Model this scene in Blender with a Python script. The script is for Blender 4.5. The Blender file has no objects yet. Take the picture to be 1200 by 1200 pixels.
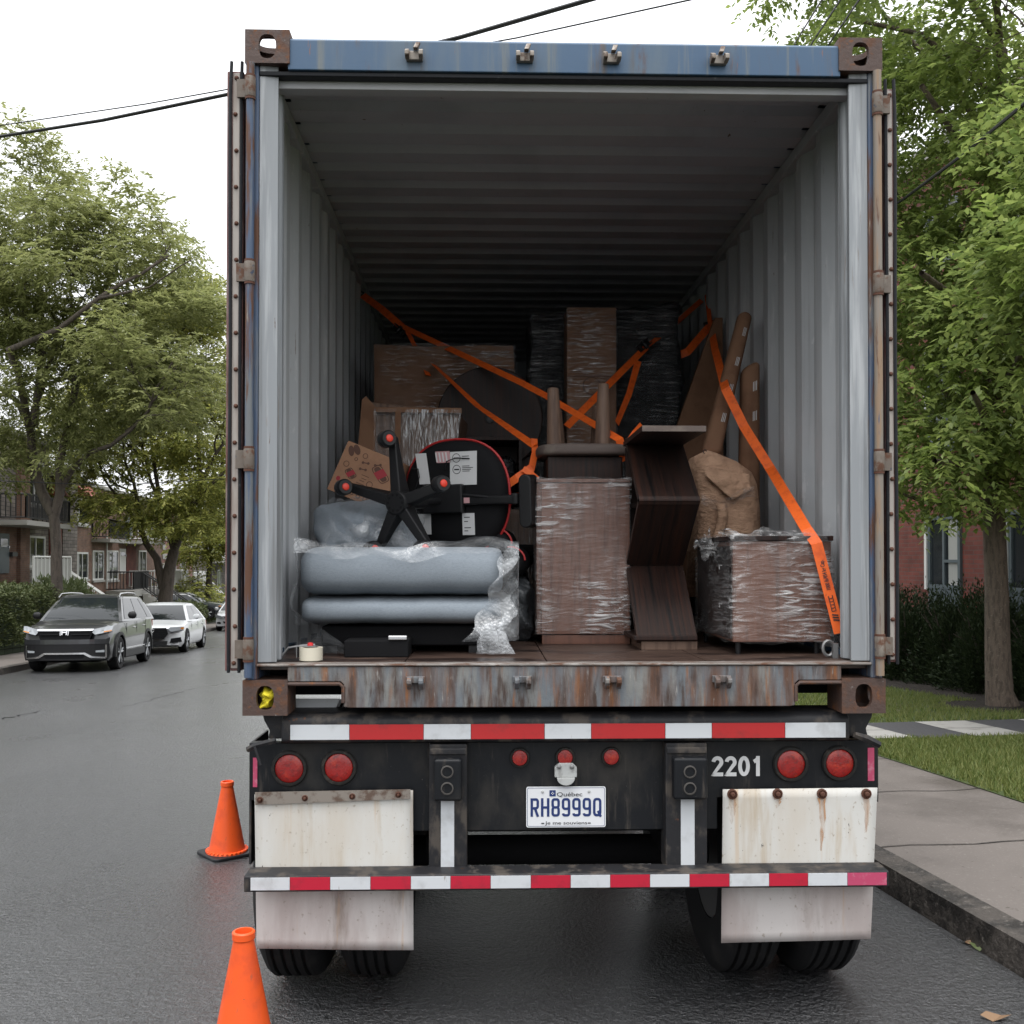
import bpy, bmesh, math, random
import numpy as np
from mathutils import Vector, Matrix, Euler
R = math.radians
S = bpy.context.scene
C = S.collection
rng = random.Random(7)
nrs = np.random.RandomState(11)

# ------------------------------------------------------------------ camera, sky, sun, exposure
CAMZ = 1.75
F = 1160.0 / 1200.0
cam_d = bpy.data.cameras.new('camera'); cam = bpy.data.objects.new('camera', cam_d); C.objects.link(cam)
cam.location = (0, 0, CAMZ)
cam.rotation_euler = (R(90.79), 0, R(-1.48))
cam_d.sensor_width = 36; cam_d.lens = 36 * F
cam_d.shift_y = 41.0 / 1200.0
cam_d.clip_start = 0.05; cam_d.clip_end = 3000
S.camera = cam

W = bpy.data.worlds.new('World'); S.world = W; W.use_nodes = True
wt = W.node_tree; wt.nodes.clear()
sky = wt.nodes.new('ShaderNodeTexSky'); sky.sky_type = 'NISHITA'; sky.sun_disc = False
SUN_EL, SUN_ROT = R(72), R(200)
sky.sun_elevation = SUN_EL; sky.sun_rotation = SUN_ROT; sky.air_density = 1.0; sky.dust_density = 1.5; sky.ozone_density = 1.0
hs = wt.nodes.new('ShaderNodeHueSaturation'); hs.inputs['Saturation'].default_value = 0.06
bg = wt.nodes.new('ShaderNodeBackground'); bg.inputs['Strength'].default_value = 0.15
wo = wt.nodes.new('ShaderNodeOutputWorld')
tcw = wt.nodes.new('ShaderNodeTexCoord'); sxw = wt.nodes.new('ShaderNodeSeparateXYZ'); mrw = wt.nodes.new('ShaderNodeMapRange')   # an overcast sky is about three times brighter overhead than at the horizon
mrw.inputs['To Min'].default_value = .095; mrw.inputs['To Max'].default_value = .225
wt.links.new(tcw.outputs['Generated'], sxw.inputs[0]); wt.links.new(sxw.outputs[2], mrw.inputs[0]); wt.links.new(mrw.outputs[0], bg.inputs['Strength'])
cl = wt.nodes.new('ShaderNodeMix'); cl.data_type = 'RGBA'; cl.inputs[0].default_value = 0.8; cl.inputs[7].default_value = (9.4, 9.6, 9.9, 1)   # an even cloud deck over the sky
wt.links.new(sky.outputs[0], hs.inputs['Color']); wt.links.new(hs.outputs[0], cl.inputs[6]); wt.links.new(cl.outputs[2], bg.inputs['Color']); wt.links.new(bg.outputs[0], wo.inputs['Surface'])
sun_d = bpy.data.lights.new('sun', 'SUN'); sun_d.energy = 1.4; sun_d.angle = R(30); sun_d.color = (1, .97, .93)
sun = bpy.data.objects.new('sun', sun_d); C.objects.link(sun)
sun.rotation_euler = (R(18), 0, R(-20))
S.view_settings.view_transform = 'Standard'; S.view_settings.look = 'None'
S.view_settings.exposure = 0.5; S.view_settings.gamma = 1.0
S.render.engine = 'CYCLES'
S.cycles.max_bounces = 8; S.cycles.transparent_max_bounces = 12; S.cycles.use_denoising = True
S.cycles.caustics_reflective = False; S.cycles.caustics_refractive = False

# ------------------------------------------------------------------ layout helpers (photograph pixel -> place)
CR = Euler(cam.rotation_euler).to_matrix()
def ray(px, py):
    return CR @ Vector(((px - 600) / 1160.0, -(py - 641) / 1160.0, -1.0))
def at(px, py, Y):                       # the point at depth Y along the truck's axis
    d = ray(px, py); k = Y / d.y
    return Vector((d.x * k, Y, CAMZ + d.z * k))
TH = R(6.4)                              # the street runs 6.4 degrees to the left of the truck's axis
SD = Vector((-math.sin(TH), math.cos(TH), 0)); SN = Vector((math.cos(TH), math.sin(TH), 0))
def st(u, s, z=0.0):                     # street coordinates -> world
    p = SN * u + SD * s
    return Vector((p.x, p.y, z))
def gz(s):                               # the street falls away gently ahead
    t = min(s, 110.0) - 5.0
    return -0.0367 * (t if t > 3 else (0 if t < -3 else (t + 3) ** 2 / 12.0))
def sg(u, s, dz=0.0):
    return st(u, s, gz(s) + dz)
def onplane(px, py, U):                  # pixel on the vertical plane u = U -> (s, z)
    d = ray(px, py); du = d.dot(SN); k = U / du
    return (d * k).dot(SD), CAMZ + d.z * k
def ong(px, py, dz=0.0):                 # pixel on the ground
    d = ray(px, py); k = (CAMZ - dz) / max(-d.z, 1e-4)
    for _ in range(30):
        p = d * k; k = 0.5 * k + 0.5 * (gz(p.dot(SD)) + dz - CAMZ) / d.z
    p = d * k
    return Vector((p.x, p.y, CAMZ + p.z))

# ------------------------------------------------------------------ object helpers
ORG = {}
def tag(o, label=None, cat=None, group=None, kind=None):
    if label: o['label'] = label
    if cat: o['category'] = cat
    if group: o['group'] = group
    if kind: o['kind'] = kind
    return o
def thing(name, loc, label, cat, group=None, rz=0.0):
    o = bpy.data.objects.new(name, None); C.objects.link(o); o.empty_display_size = .1
    o.location = loc; o.rotation_euler = (0, 0, rz)
    ORG[o.name] = Vector(loc)
    return tag(o, label, cat, group)
def local_thing(name, label, cat, group=None):          # parts are given in the thing's own frame; place it afterwards
    o = thing(name, (0, 0, 0), label, cat, group)
    return o
def copy_tree(o, parent=None):
    c = o.copy(); C.objects.link(c)
    if parent: c.parent = parent
    for ch in o.children: copy_tree(ch, c)
    return c

class MB:
    def __init__(s): s.v = []; s.f = []
    def add(s, vs, fs):
        n = len(s.v); s.v += [tuple(p) for p in vs]; s.f += [tuple(i + n for i in f) for f in fs]; return s
    def box(s, x0, x1, y0, y1, z0, z1):
        return s.add([(x0,y0,z0),(x1,y0,z0),(x1,y1,z0),(x0,y1,z0),(x0,y0,z1),(x1,y0,z1),(x1,y1,z1),(x0,y1,z1)],
                     [(0,3,2,1),(4,5,6,7),(0,1,5,4),(1,2,6,5),(2,3,7,6),(3,0,4,7)])
    def obox(s, c, ax, ay, az, hx, hy, hz):             # oriented box: centre, three unit axes, half sizes
        c = Vector(c); ax = Vector(ax) * hx; ay = Vector(ay) * hy; az = Vector(az) * hz
        P = [c + ax*i + ay*j + az*k for k in (-1, 1) for (i, j) in ((-1,-1),(1,-1),(1,1),(-1,1))]
        return s.add(P, [(0,3,2,1),(4,5,6,7),(0,1,5,4),(1,2,6,5),(2,3,7,6),(3,0,4,7)])
    def prism(s, pts, vec):                             # polygon extruded by a vector
        n = len(pts); vec = Vector(vec); a = [Vector(p) for p in pts]
        return s.add(a + [p + vec for p in a], [tuple(range(n))[::-1], tuple(range(n, 2*n))] + [(i, (i+1) % n, (i+1) % n + n, i + n) for i in range(n)])
    def tube(s, path, r, n=8, caps=True, closed=False):
        P = [Vector(p) for p in path]; m = len(P); rs = r if isinstance(r, (list, tuple)) else [r] * m
        vs = []; up = None
        for i, p in enumerate(P):
            t = (P[(i+1) % m] - P[i-1]) if closed else ((P[min(i+1, m-1)] - P[max(i-1, 0)]))
            if t.length < 1e-9: t = Vector((0, 0, 1))
            t.normalize()
            if up is None: up = Vector((0, 0, 1)) if abs(t.z) < .9 else Vector((1, 0, 0))
            a = t.cross(up)
            if a.length < 1e-6: a = t.cross(Vector((0.3, 1, .2)))
            a.normalize(); b = a.cross(t).normalized(); up = b
            for k in range(n):
                q = 2 * math.pi * k / n
                vs.append(p + (a * math.cos(q) + b * math.sin(q)) * rs[i])
        fs = []
        for i in range(m if closed else m - 1):
            for k in range(n):
                j = (i + 1) % m
                fs.append((i*n + k, i*n + (k+1) % n, j*n + (k+1) % n, j*n + k))
        if caps and not closed:
            fs.append(tuple(range(n))[::-1]); fs.append(tuple((m-1)*n + k for k in range(n)))
        return s.add(vs, fs)
    def lathe(s, prof, c, axis=(0, 0, 1), n=24, closed=False):          # prof: (radius, height along axis)
        ax = Vector(axis).normalized(); a = ax.orthogonal().normalized(); b = ax.cross(a); c = Vector(c); vs = []
        for r, h in prof:
            for k in range(n):
                q = 2 * math.pi * k / n
                vs.append(c + ax * h + (a * math.cos(q) + b * math.sin(q)) * r)
        m = len(prof); fs = []
        for i in range(m if closed else m - 1):
            for k in range(n):
                j = (i + 1) % m
                fs.append((i*n + k, i*n + (k+1) % n, j*n + (k+1) % n, j*n + k))
        if not closed:
            fs.append(tuple(range(n))[::-1]); fs.append(tuple((m-1)*n + k for k in range(n)))
        return s.add(vs, fs)
    def grid(s, fn, nu, nv):                            # fn(a, b) for a, b in 0..1
        vs = [fn(i / nu, j / nv) for j in range(nv + 1) for i in range(nu + 1)]
        w = nu + 1
        return s.add(vs, [(j*w + i, j*w + i + 1, (j+1)*w + i + 1, (j+1)*w + i) for j in range(nv) for i in range(nu)])
    def holed(s, o, ax, ay, w, h, rx, ry, n=24, cx=.5, cy=.5):         # rectangle with an oval hole, ring of quads + a tunnel
        o = Vector(o); ax = Vector(ax); ay = Vector(ay); nn = ax.cross(ay).normalized()
        out = []; inn = []
        for k in range(n):
            q = 2 * math.pi * k / n; cc, ss = math.cos(q), math.sin(q)
            inn.append(o + ax * (w*cx + rx*math.copysign(abs(cc)**.8, cc)) + ay * (h*cy + ry*math.copysign(abs(ss)**.8, ss)))
            m = max(abs(cc), abs(ss)); X, Y = cc / m, ss / m
            out.append(o + ax * (w*.5 + w*.5*X) + ay * (h*.5 + h*.5*Y))
        deep = [p - nn * .022 for p in inn]
        return s.add(out + inn + deep, [(k, (k+1) % n, n + (k+1) % n, n + k) for k in range(n)] + [(n + k, n + (k+1) % n, 2*n + (k+1) % n, 2*n + k) for k in range(n)])
    def build(s, name, m, parent=None, smooth=False, bevel=0.0, seg=2, solid=0.0, angle=40, **tags):
        org = ORG.get(parent.name, Vector()) if parent is not None else tags.pop('org', Vector())
        me = bpy.data.meshes.new(name)
        ox, oy, oz = org
        me.from_pydata([(x - ox, y - oy, z - oz) for x, y, z in s.v], [], s.f)
        bm = bmesh.new(); bm.from_mesh(me); bmesh.ops.recalc_face_normals(bm, faces=bm.faces); bm.to_mesh(me); bm.free()
        me.materials.append(m)
        o = bpy.data.objects.new(name, me); C.objects.link(o)
        if parent is not None: o.parent = parent
        else: o.location = org
        ORG[o.name] = org
        if solid:
            md = o.modifiers.new('solid', 'SOLIDIFY'); md.thickness = solid; md.offset = 0
        if bevel:
            md = o.modifiers.new('bevel', 'BEVEL'); md.width = bevel; md.segments = seg; md.limit_method = 'ANGLE'; md.angle_limit = R(angle)
        if smooth or bevel:
            me.polygons.foreach_set('use_smooth', [True] * len(me.polygons))
            if bevel:
                md = o.modifiers.new('wn', 'WEIGHTED_NORMAL'); md.keep_sharp = True
            else:
                try:
                    me.set_sharp_from_angle(angle=R(angle))
                except Exception: pass
        tag(o, tags.get('label'), tags.get('cat'), tags.get('group'), tags.get('kind'))
        return o
def text_mesh(name, body, m, parent, origin, ax, ay, height, sx=1.0, depth=.0015, center=False, spacing=1.0, bold=0.0):
    cu = bpy.data.curves.new(name, 'FONT'); cu.body = body; cu.size = 1.0; cu.extrude = 0.0; cu.space_character = spacing
    cu.offset = bold; cu.resolution_u = 3
    tmp = bpy.data.objects.new(name + '_t', cu); C.objects.link(tmp)
    bpy.context.view_layer.update()
    me = bpy.data.meshes.new_from_object(tmp.evaluated_get(bpy.context.evaluated_depsgraph_get()))
    bpy.data.objects.remove(tmp); bpy.data.curves.remove(cu)
    co = [v.co.copy() for v in me.vertices]
    fs = [tuple(p.vertices) for p in me.polygons]
    bpy.data.meshes.remove(me)
    lo = min(p.x for p in co); hi = max(p.x for p in co); bt = min(p.y for p in co); tp = max(p.y for p in co)
    k = height / (0.72 if tp - bt > .8 else max(tp - bt, .2)) 
    ax = Vector(ax); ay = Vector(ay); nn = ax.cross(ay)
    w = (hi - lo) * k * sx
    o0 = Vector(origin) - (ax * w / 2 if center else Vector())
    return MB().add([o0 + ax * ((p.x - lo) * k * sx) + ay * ((p.y - (bt if tp-bt <= .8 else 0)) * k) + nn * depth for p in co], fs).build(name, m, parent), w

# ------------------------------------------------------------------ materials
def mat(name, base, rough=.6, metal=0.0, layers=(), bump=(), spec=.5, coat=0.0, vary=None, trans=0.0, alpha=None):
    """layers: (colour, roughness, scale3 or scale, low, high[, detail]) noise masks one over another; bump: (scale3 or scale, strength, distance)"""
    m = bpy.data.materials.new(name); m.use_nodes = True; t = m.node_tree; N = t.nodes; L = t.links
    p = N['Principled BSDF']; co = N.new('ShaderNodeTexCoord')
    col = N.new('ShaderNodeRGB'); col.outputs[0].default_value = (*base, 1); cs = col.outputs[0]
    rv = N.new('ShaderNodeValue'); rv.outputs[0].default_value = rough; rs = rv.outputs[0]
    def noise(sc, detail=6, rough_=.6):
        mp = N.new('ShaderNodeMapping'); mp.inputs['Scale'].default_value = sc if isinstance(sc, tuple) else (sc, sc, sc)
        mp.inputs['Location'].default_value = (rng.uniform(0, 9), rng.uniform(0, 9), rng.uniform(0, 9))
        L.new(co.outputs['Object'], mp.inputs[0])
        n = N.new('ShaderNodeTexNoise'); n.inputs['Scale'].default_value = 1; n.inputs['Detail'].default_value = detail; n.inputs['Roughness'].default_value = rough_
        L.new(mp.outputs[0], n.inputs['Vector']); return n.outputs['Fac']
    for ly in layers:
        c, r, sc, lo, hi = ly[:5]
        nf = noise(sc, ly[5] if len(ly) > 5 else 6)
        mr = N.new('ShaderNodeMapRange'); mr.inputs['From Min'].default_value = lo; mr.inputs['From Max'].default_value = hi
        mr.interpolation_type = 'SMOOTHSTEP'
        L.new(nf, mr.inputs['Value'])
        mx = N.new('ShaderNodeMix'); mx.data_type = 'RGBA'; mx.inputs['B'].default_value = (*c, 1)
        mx.inputs[7].default_value = (*c, 1)
        L.new(mr.outputs[0], mx.inputs[0]); L.new(cs, mx.inputs[6]); cs = mx.outputs[2]
        mf = N.new('ShaderNodeMix'); mf.inputs[3].default_value = r; L.new(mr.outputs[0], mf.inputs[0]); L.new(rs, mf.inputs[2]); rs = mf.outputs[0]
    if vary:                                            # small random shift for every loose piece (leaves, blades)
        g = N.new('ShaderNodeNewGeometry'); mx = N.new('ShaderNodeMix'); mx.data_type = 'RGBA'; mx.inputs[7].default_value = (*vary, 1)
        L.new(g.outputs['Random Per Island'], mx.inputs[0]); L.new(cs, mx.inputs[6]); cs = mx.outputs[2]
    L.new(cs, p.inputs['Base Color']); L.new(rs, p.inputs['Roughness'])
    p.inputs['Metallic'].default_value = metal; p.inputs['Specular IOR Level'].default_value = spec; p.inputs['Coat Weight'].default_value = coat
    if coat: p.inputs['Coat Roughness'].default_value = .06
    h = None
    for sc, strength, dist in bump:
        b = N.new('ShaderNodeBump'); b.inputs['Strength'].default_value = strength; b.inputs['Distance'].default_value = dist
        L.new(noise(sc, 5), b.inputs['Height'])
        if h: L.new(h, b.inputs['Normal'])
        h = b.outputs[0]
    if h:
        L.new(h, p.inputs['Normal'])
        if coat and bump: L.new(h, p.inputs['Coat Normal'])
    if trans:
        tr = N.new('ShaderNodeBsdfTranslucent'); L.new(cs, tr.inputs['Color'])
        ms = N.new('ShaderNodeMixShader'); ms.inputs[0].default_value = trans
        L.new(p.outputs[0], ms.inputs[1]); L.new(tr.outputs[0], ms.inputs[2]); L.new(ms.outputs[0], N['Material Output'].inputs['Surface'])
    return m
def brick_mat(name, c1, c2, mortar, bw, rh, msize=.012, rough=.85, axis='x', squash=1.0, layers=()):
    m = mat(name, c1, rough, layers=layers); t = m.node_tree; N = t.nodes; L = t.links; p = N['Principled BSDF']
    co = N.new('ShaderNodeTexCoord'); sx = N.new('ShaderNodeSeparateXYZ'); cb = N.new('ShaderNodeCombineXYZ')
    L.new(co.outputs['Object'], sx.inputs[0]); ad = N.new('ShaderNodeMath'); ad.operation = 'ADD'
    L.new(sx.outputs[0], ad.inputs[0]); L.new(sx.outputs[1], ad.inputs[1]); L.new(ad.outputs[0], cb.inputs[0]); L.new(sx.outputs[2], cb.inputs[1])
    b = N.new('ShaderNodeTexBrick'); b.inputs['Color1'].default_value = (*c1, 1); b.inputs['Color2'].default_value = (*c2, 1); b.inputs['Mortar'].default_value = (*mortar, 1)
    b.inputs['Scale'].default_value = 1; b.inputs['Brick Width'].default_value = bw; b.inputs['Row Height'].default_value = rh; b.inputs['Mortar Size'].default_value = msize
    b.inputs['Bias'].default_value = -.1
    L.new(cb.outputs[0], b.inputs['Vector'])
    n = N.new('ShaderNodeTexNoise'); n.inputs['Scale'].default_value = 2.3; n.inputs['Detail'].default_value = 5; L.new(co.outputs['Object'], n.inputs['Vector'])
    hv = N.new('ShaderNodeHueSaturation'); L.new(b.outputs[0], hv.inputs['Color'])
    mr = N.new('ShaderNodeMapRange'); mr.inputs['From Min'].default_value = .3; mr.inputs['From Max'].default_value = .7; mr.inputs['To Min'].default_value = .7; mr.inputs['To Max'].default_value = 1.25
    L.new(n.outputs['Fac'], mr.inputs[0]); L.new(mr.outputs[0], hv.inputs['Value']); L.new(hv.outputs[0], p.inputs['Base Color'])
    bp = N.new('ShaderNodeBump'); bp.inputs['Strength'].default_value = .6; bp.inputs['Distance'].default_value = .01; bp.invert = True
    L.new(b.outputs['Fac'], bp.inputs['Height']); L.new(bp.outputs[0], p.inputs['Normal'])
    return m
def film(name, tint, opacity, sc, strength=.8, rough=.16, lo=.35, hi=.7, dist=.02, bubbles=0.0, milk=.5, rot=0.0, wave=None):
    """clear stretch film: see-through, with glossy wrinkles"""
    m = bpy.data.materials.new(name); m.use_nodes = True; t = m.node_tree; N = t.nodes; L = t.links; p = N['Principled BSDF']
    co = N.new('ShaderNodeTexCoord'); mp = N.new('ShaderNodeMapping'); mp.inputs['Scale'].default_value = sc; mp.inputs['Rotation'].default_value = (0, rot, 0)
    L.new(co.outputs['Object'], mp.inputs[0])
    n = N.new('ShaderNodeTexNoise'); n.inputs['Scale'].default_value = 1; n.inputs['Detail'].default_value = 4; n.inputs['Distortion'].default_value = .8
    L.new(mp.outputs[0], n.inputs['Vector'])
    big = N.new('ShaderNodeTexNoise'); big.inputs['Scale'].default_value = 3.2; big.inputs['Detail'].default_value = 3; L.new(co.outputs['Object'], big.inputs['Vector'])
    rr = N.new('ShaderNodeMapRange'); rr.inputs['From Min'].default_value = lo; rr.inputs['From Max'].default_value = hi
    L.new(n.outputs['Fac'], rr.inputs[0])
    rb = N.new('ShaderNodeMapRange'); rb.inputs['From Min'].default_value = .42; rb.inputs['From Max'].default_value = .60; L.new(big.outputs['Fac'], rb.inputs[0])
    mu = N.new('ShaderNodeMath'); mu.operation = 'MULTIPLY'; L.new(rr.outputs[0], mu.inputs[0]); L.new(rb.outputs[0], mu.inputs[1])
    mo = N.new('ShaderNodeMapRange'); mo.inputs['To Min'].default_value = opacity * .10; mo.inputs['To Max'].default_value = opacity; L.new(mu.outputs[0], mo.inputs[0])
    bp = N.new('ShaderNodeBump'); bp.inputs['Strength'].default_value = strength; bp.inputs['Distance'].default_value = dist; L.new(n.outputs['Fac'], bp.inputs['Height'])
    last = bp
    if bubbles:
        v = N.new('ShaderNodeTexVoronoi'); v.inputs['Scale'].default_value = bubbles; L.new(co.outputs['Object'], v.inputs['Vector'])
        b2 = N.new('ShaderNodeBump'); b2.inputs['Strength'].default_value = .6; b2.inputs['Distance'].default_value = .004; b2.invert = True
        L.new(v.outputs['Distance'], b2.inputs['Height']); L.new(bp.outputs[0], b2.inputs['Normal']); last = b2
    p.inputs['Base Color'].default_value = (*tint, 1); p.inputs['Roughness'].default_value = rough; p.inputs['Specular IOR Level'].default_value = .9
    p.inputs['IOR'].default_value = 1.6
    L.new(last.outputs[0], p.inputs['Normal'])
    gl = N.new('ShaderNodeBsdfGlossy'); gl.inputs['Roughness'].default_value = rough; L.new(last.outputs[0], gl.inputs['Normal'])
    m1 = N.new('ShaderNodeMixShader'); m1.inputs[0].default_value = milk; L.new(gl.outputs[0], m1.inputs[1]); L.new(p.outputs[0], m1.inputs[2])
    tr = N.new('ShaderNodeBsdfTransparent'); ms = N.new('ShaderNodeMixShader')
    L.new(mo.outputs[0], ms.inputs[0]); L.new(tr.outputs[0], ms.inputs[1]); L.new(m1.outputs[0], ms.inputs[2]); L.new(ms.outputs[0], N['Material Output'].inputs['Surface'])
    return m

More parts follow.
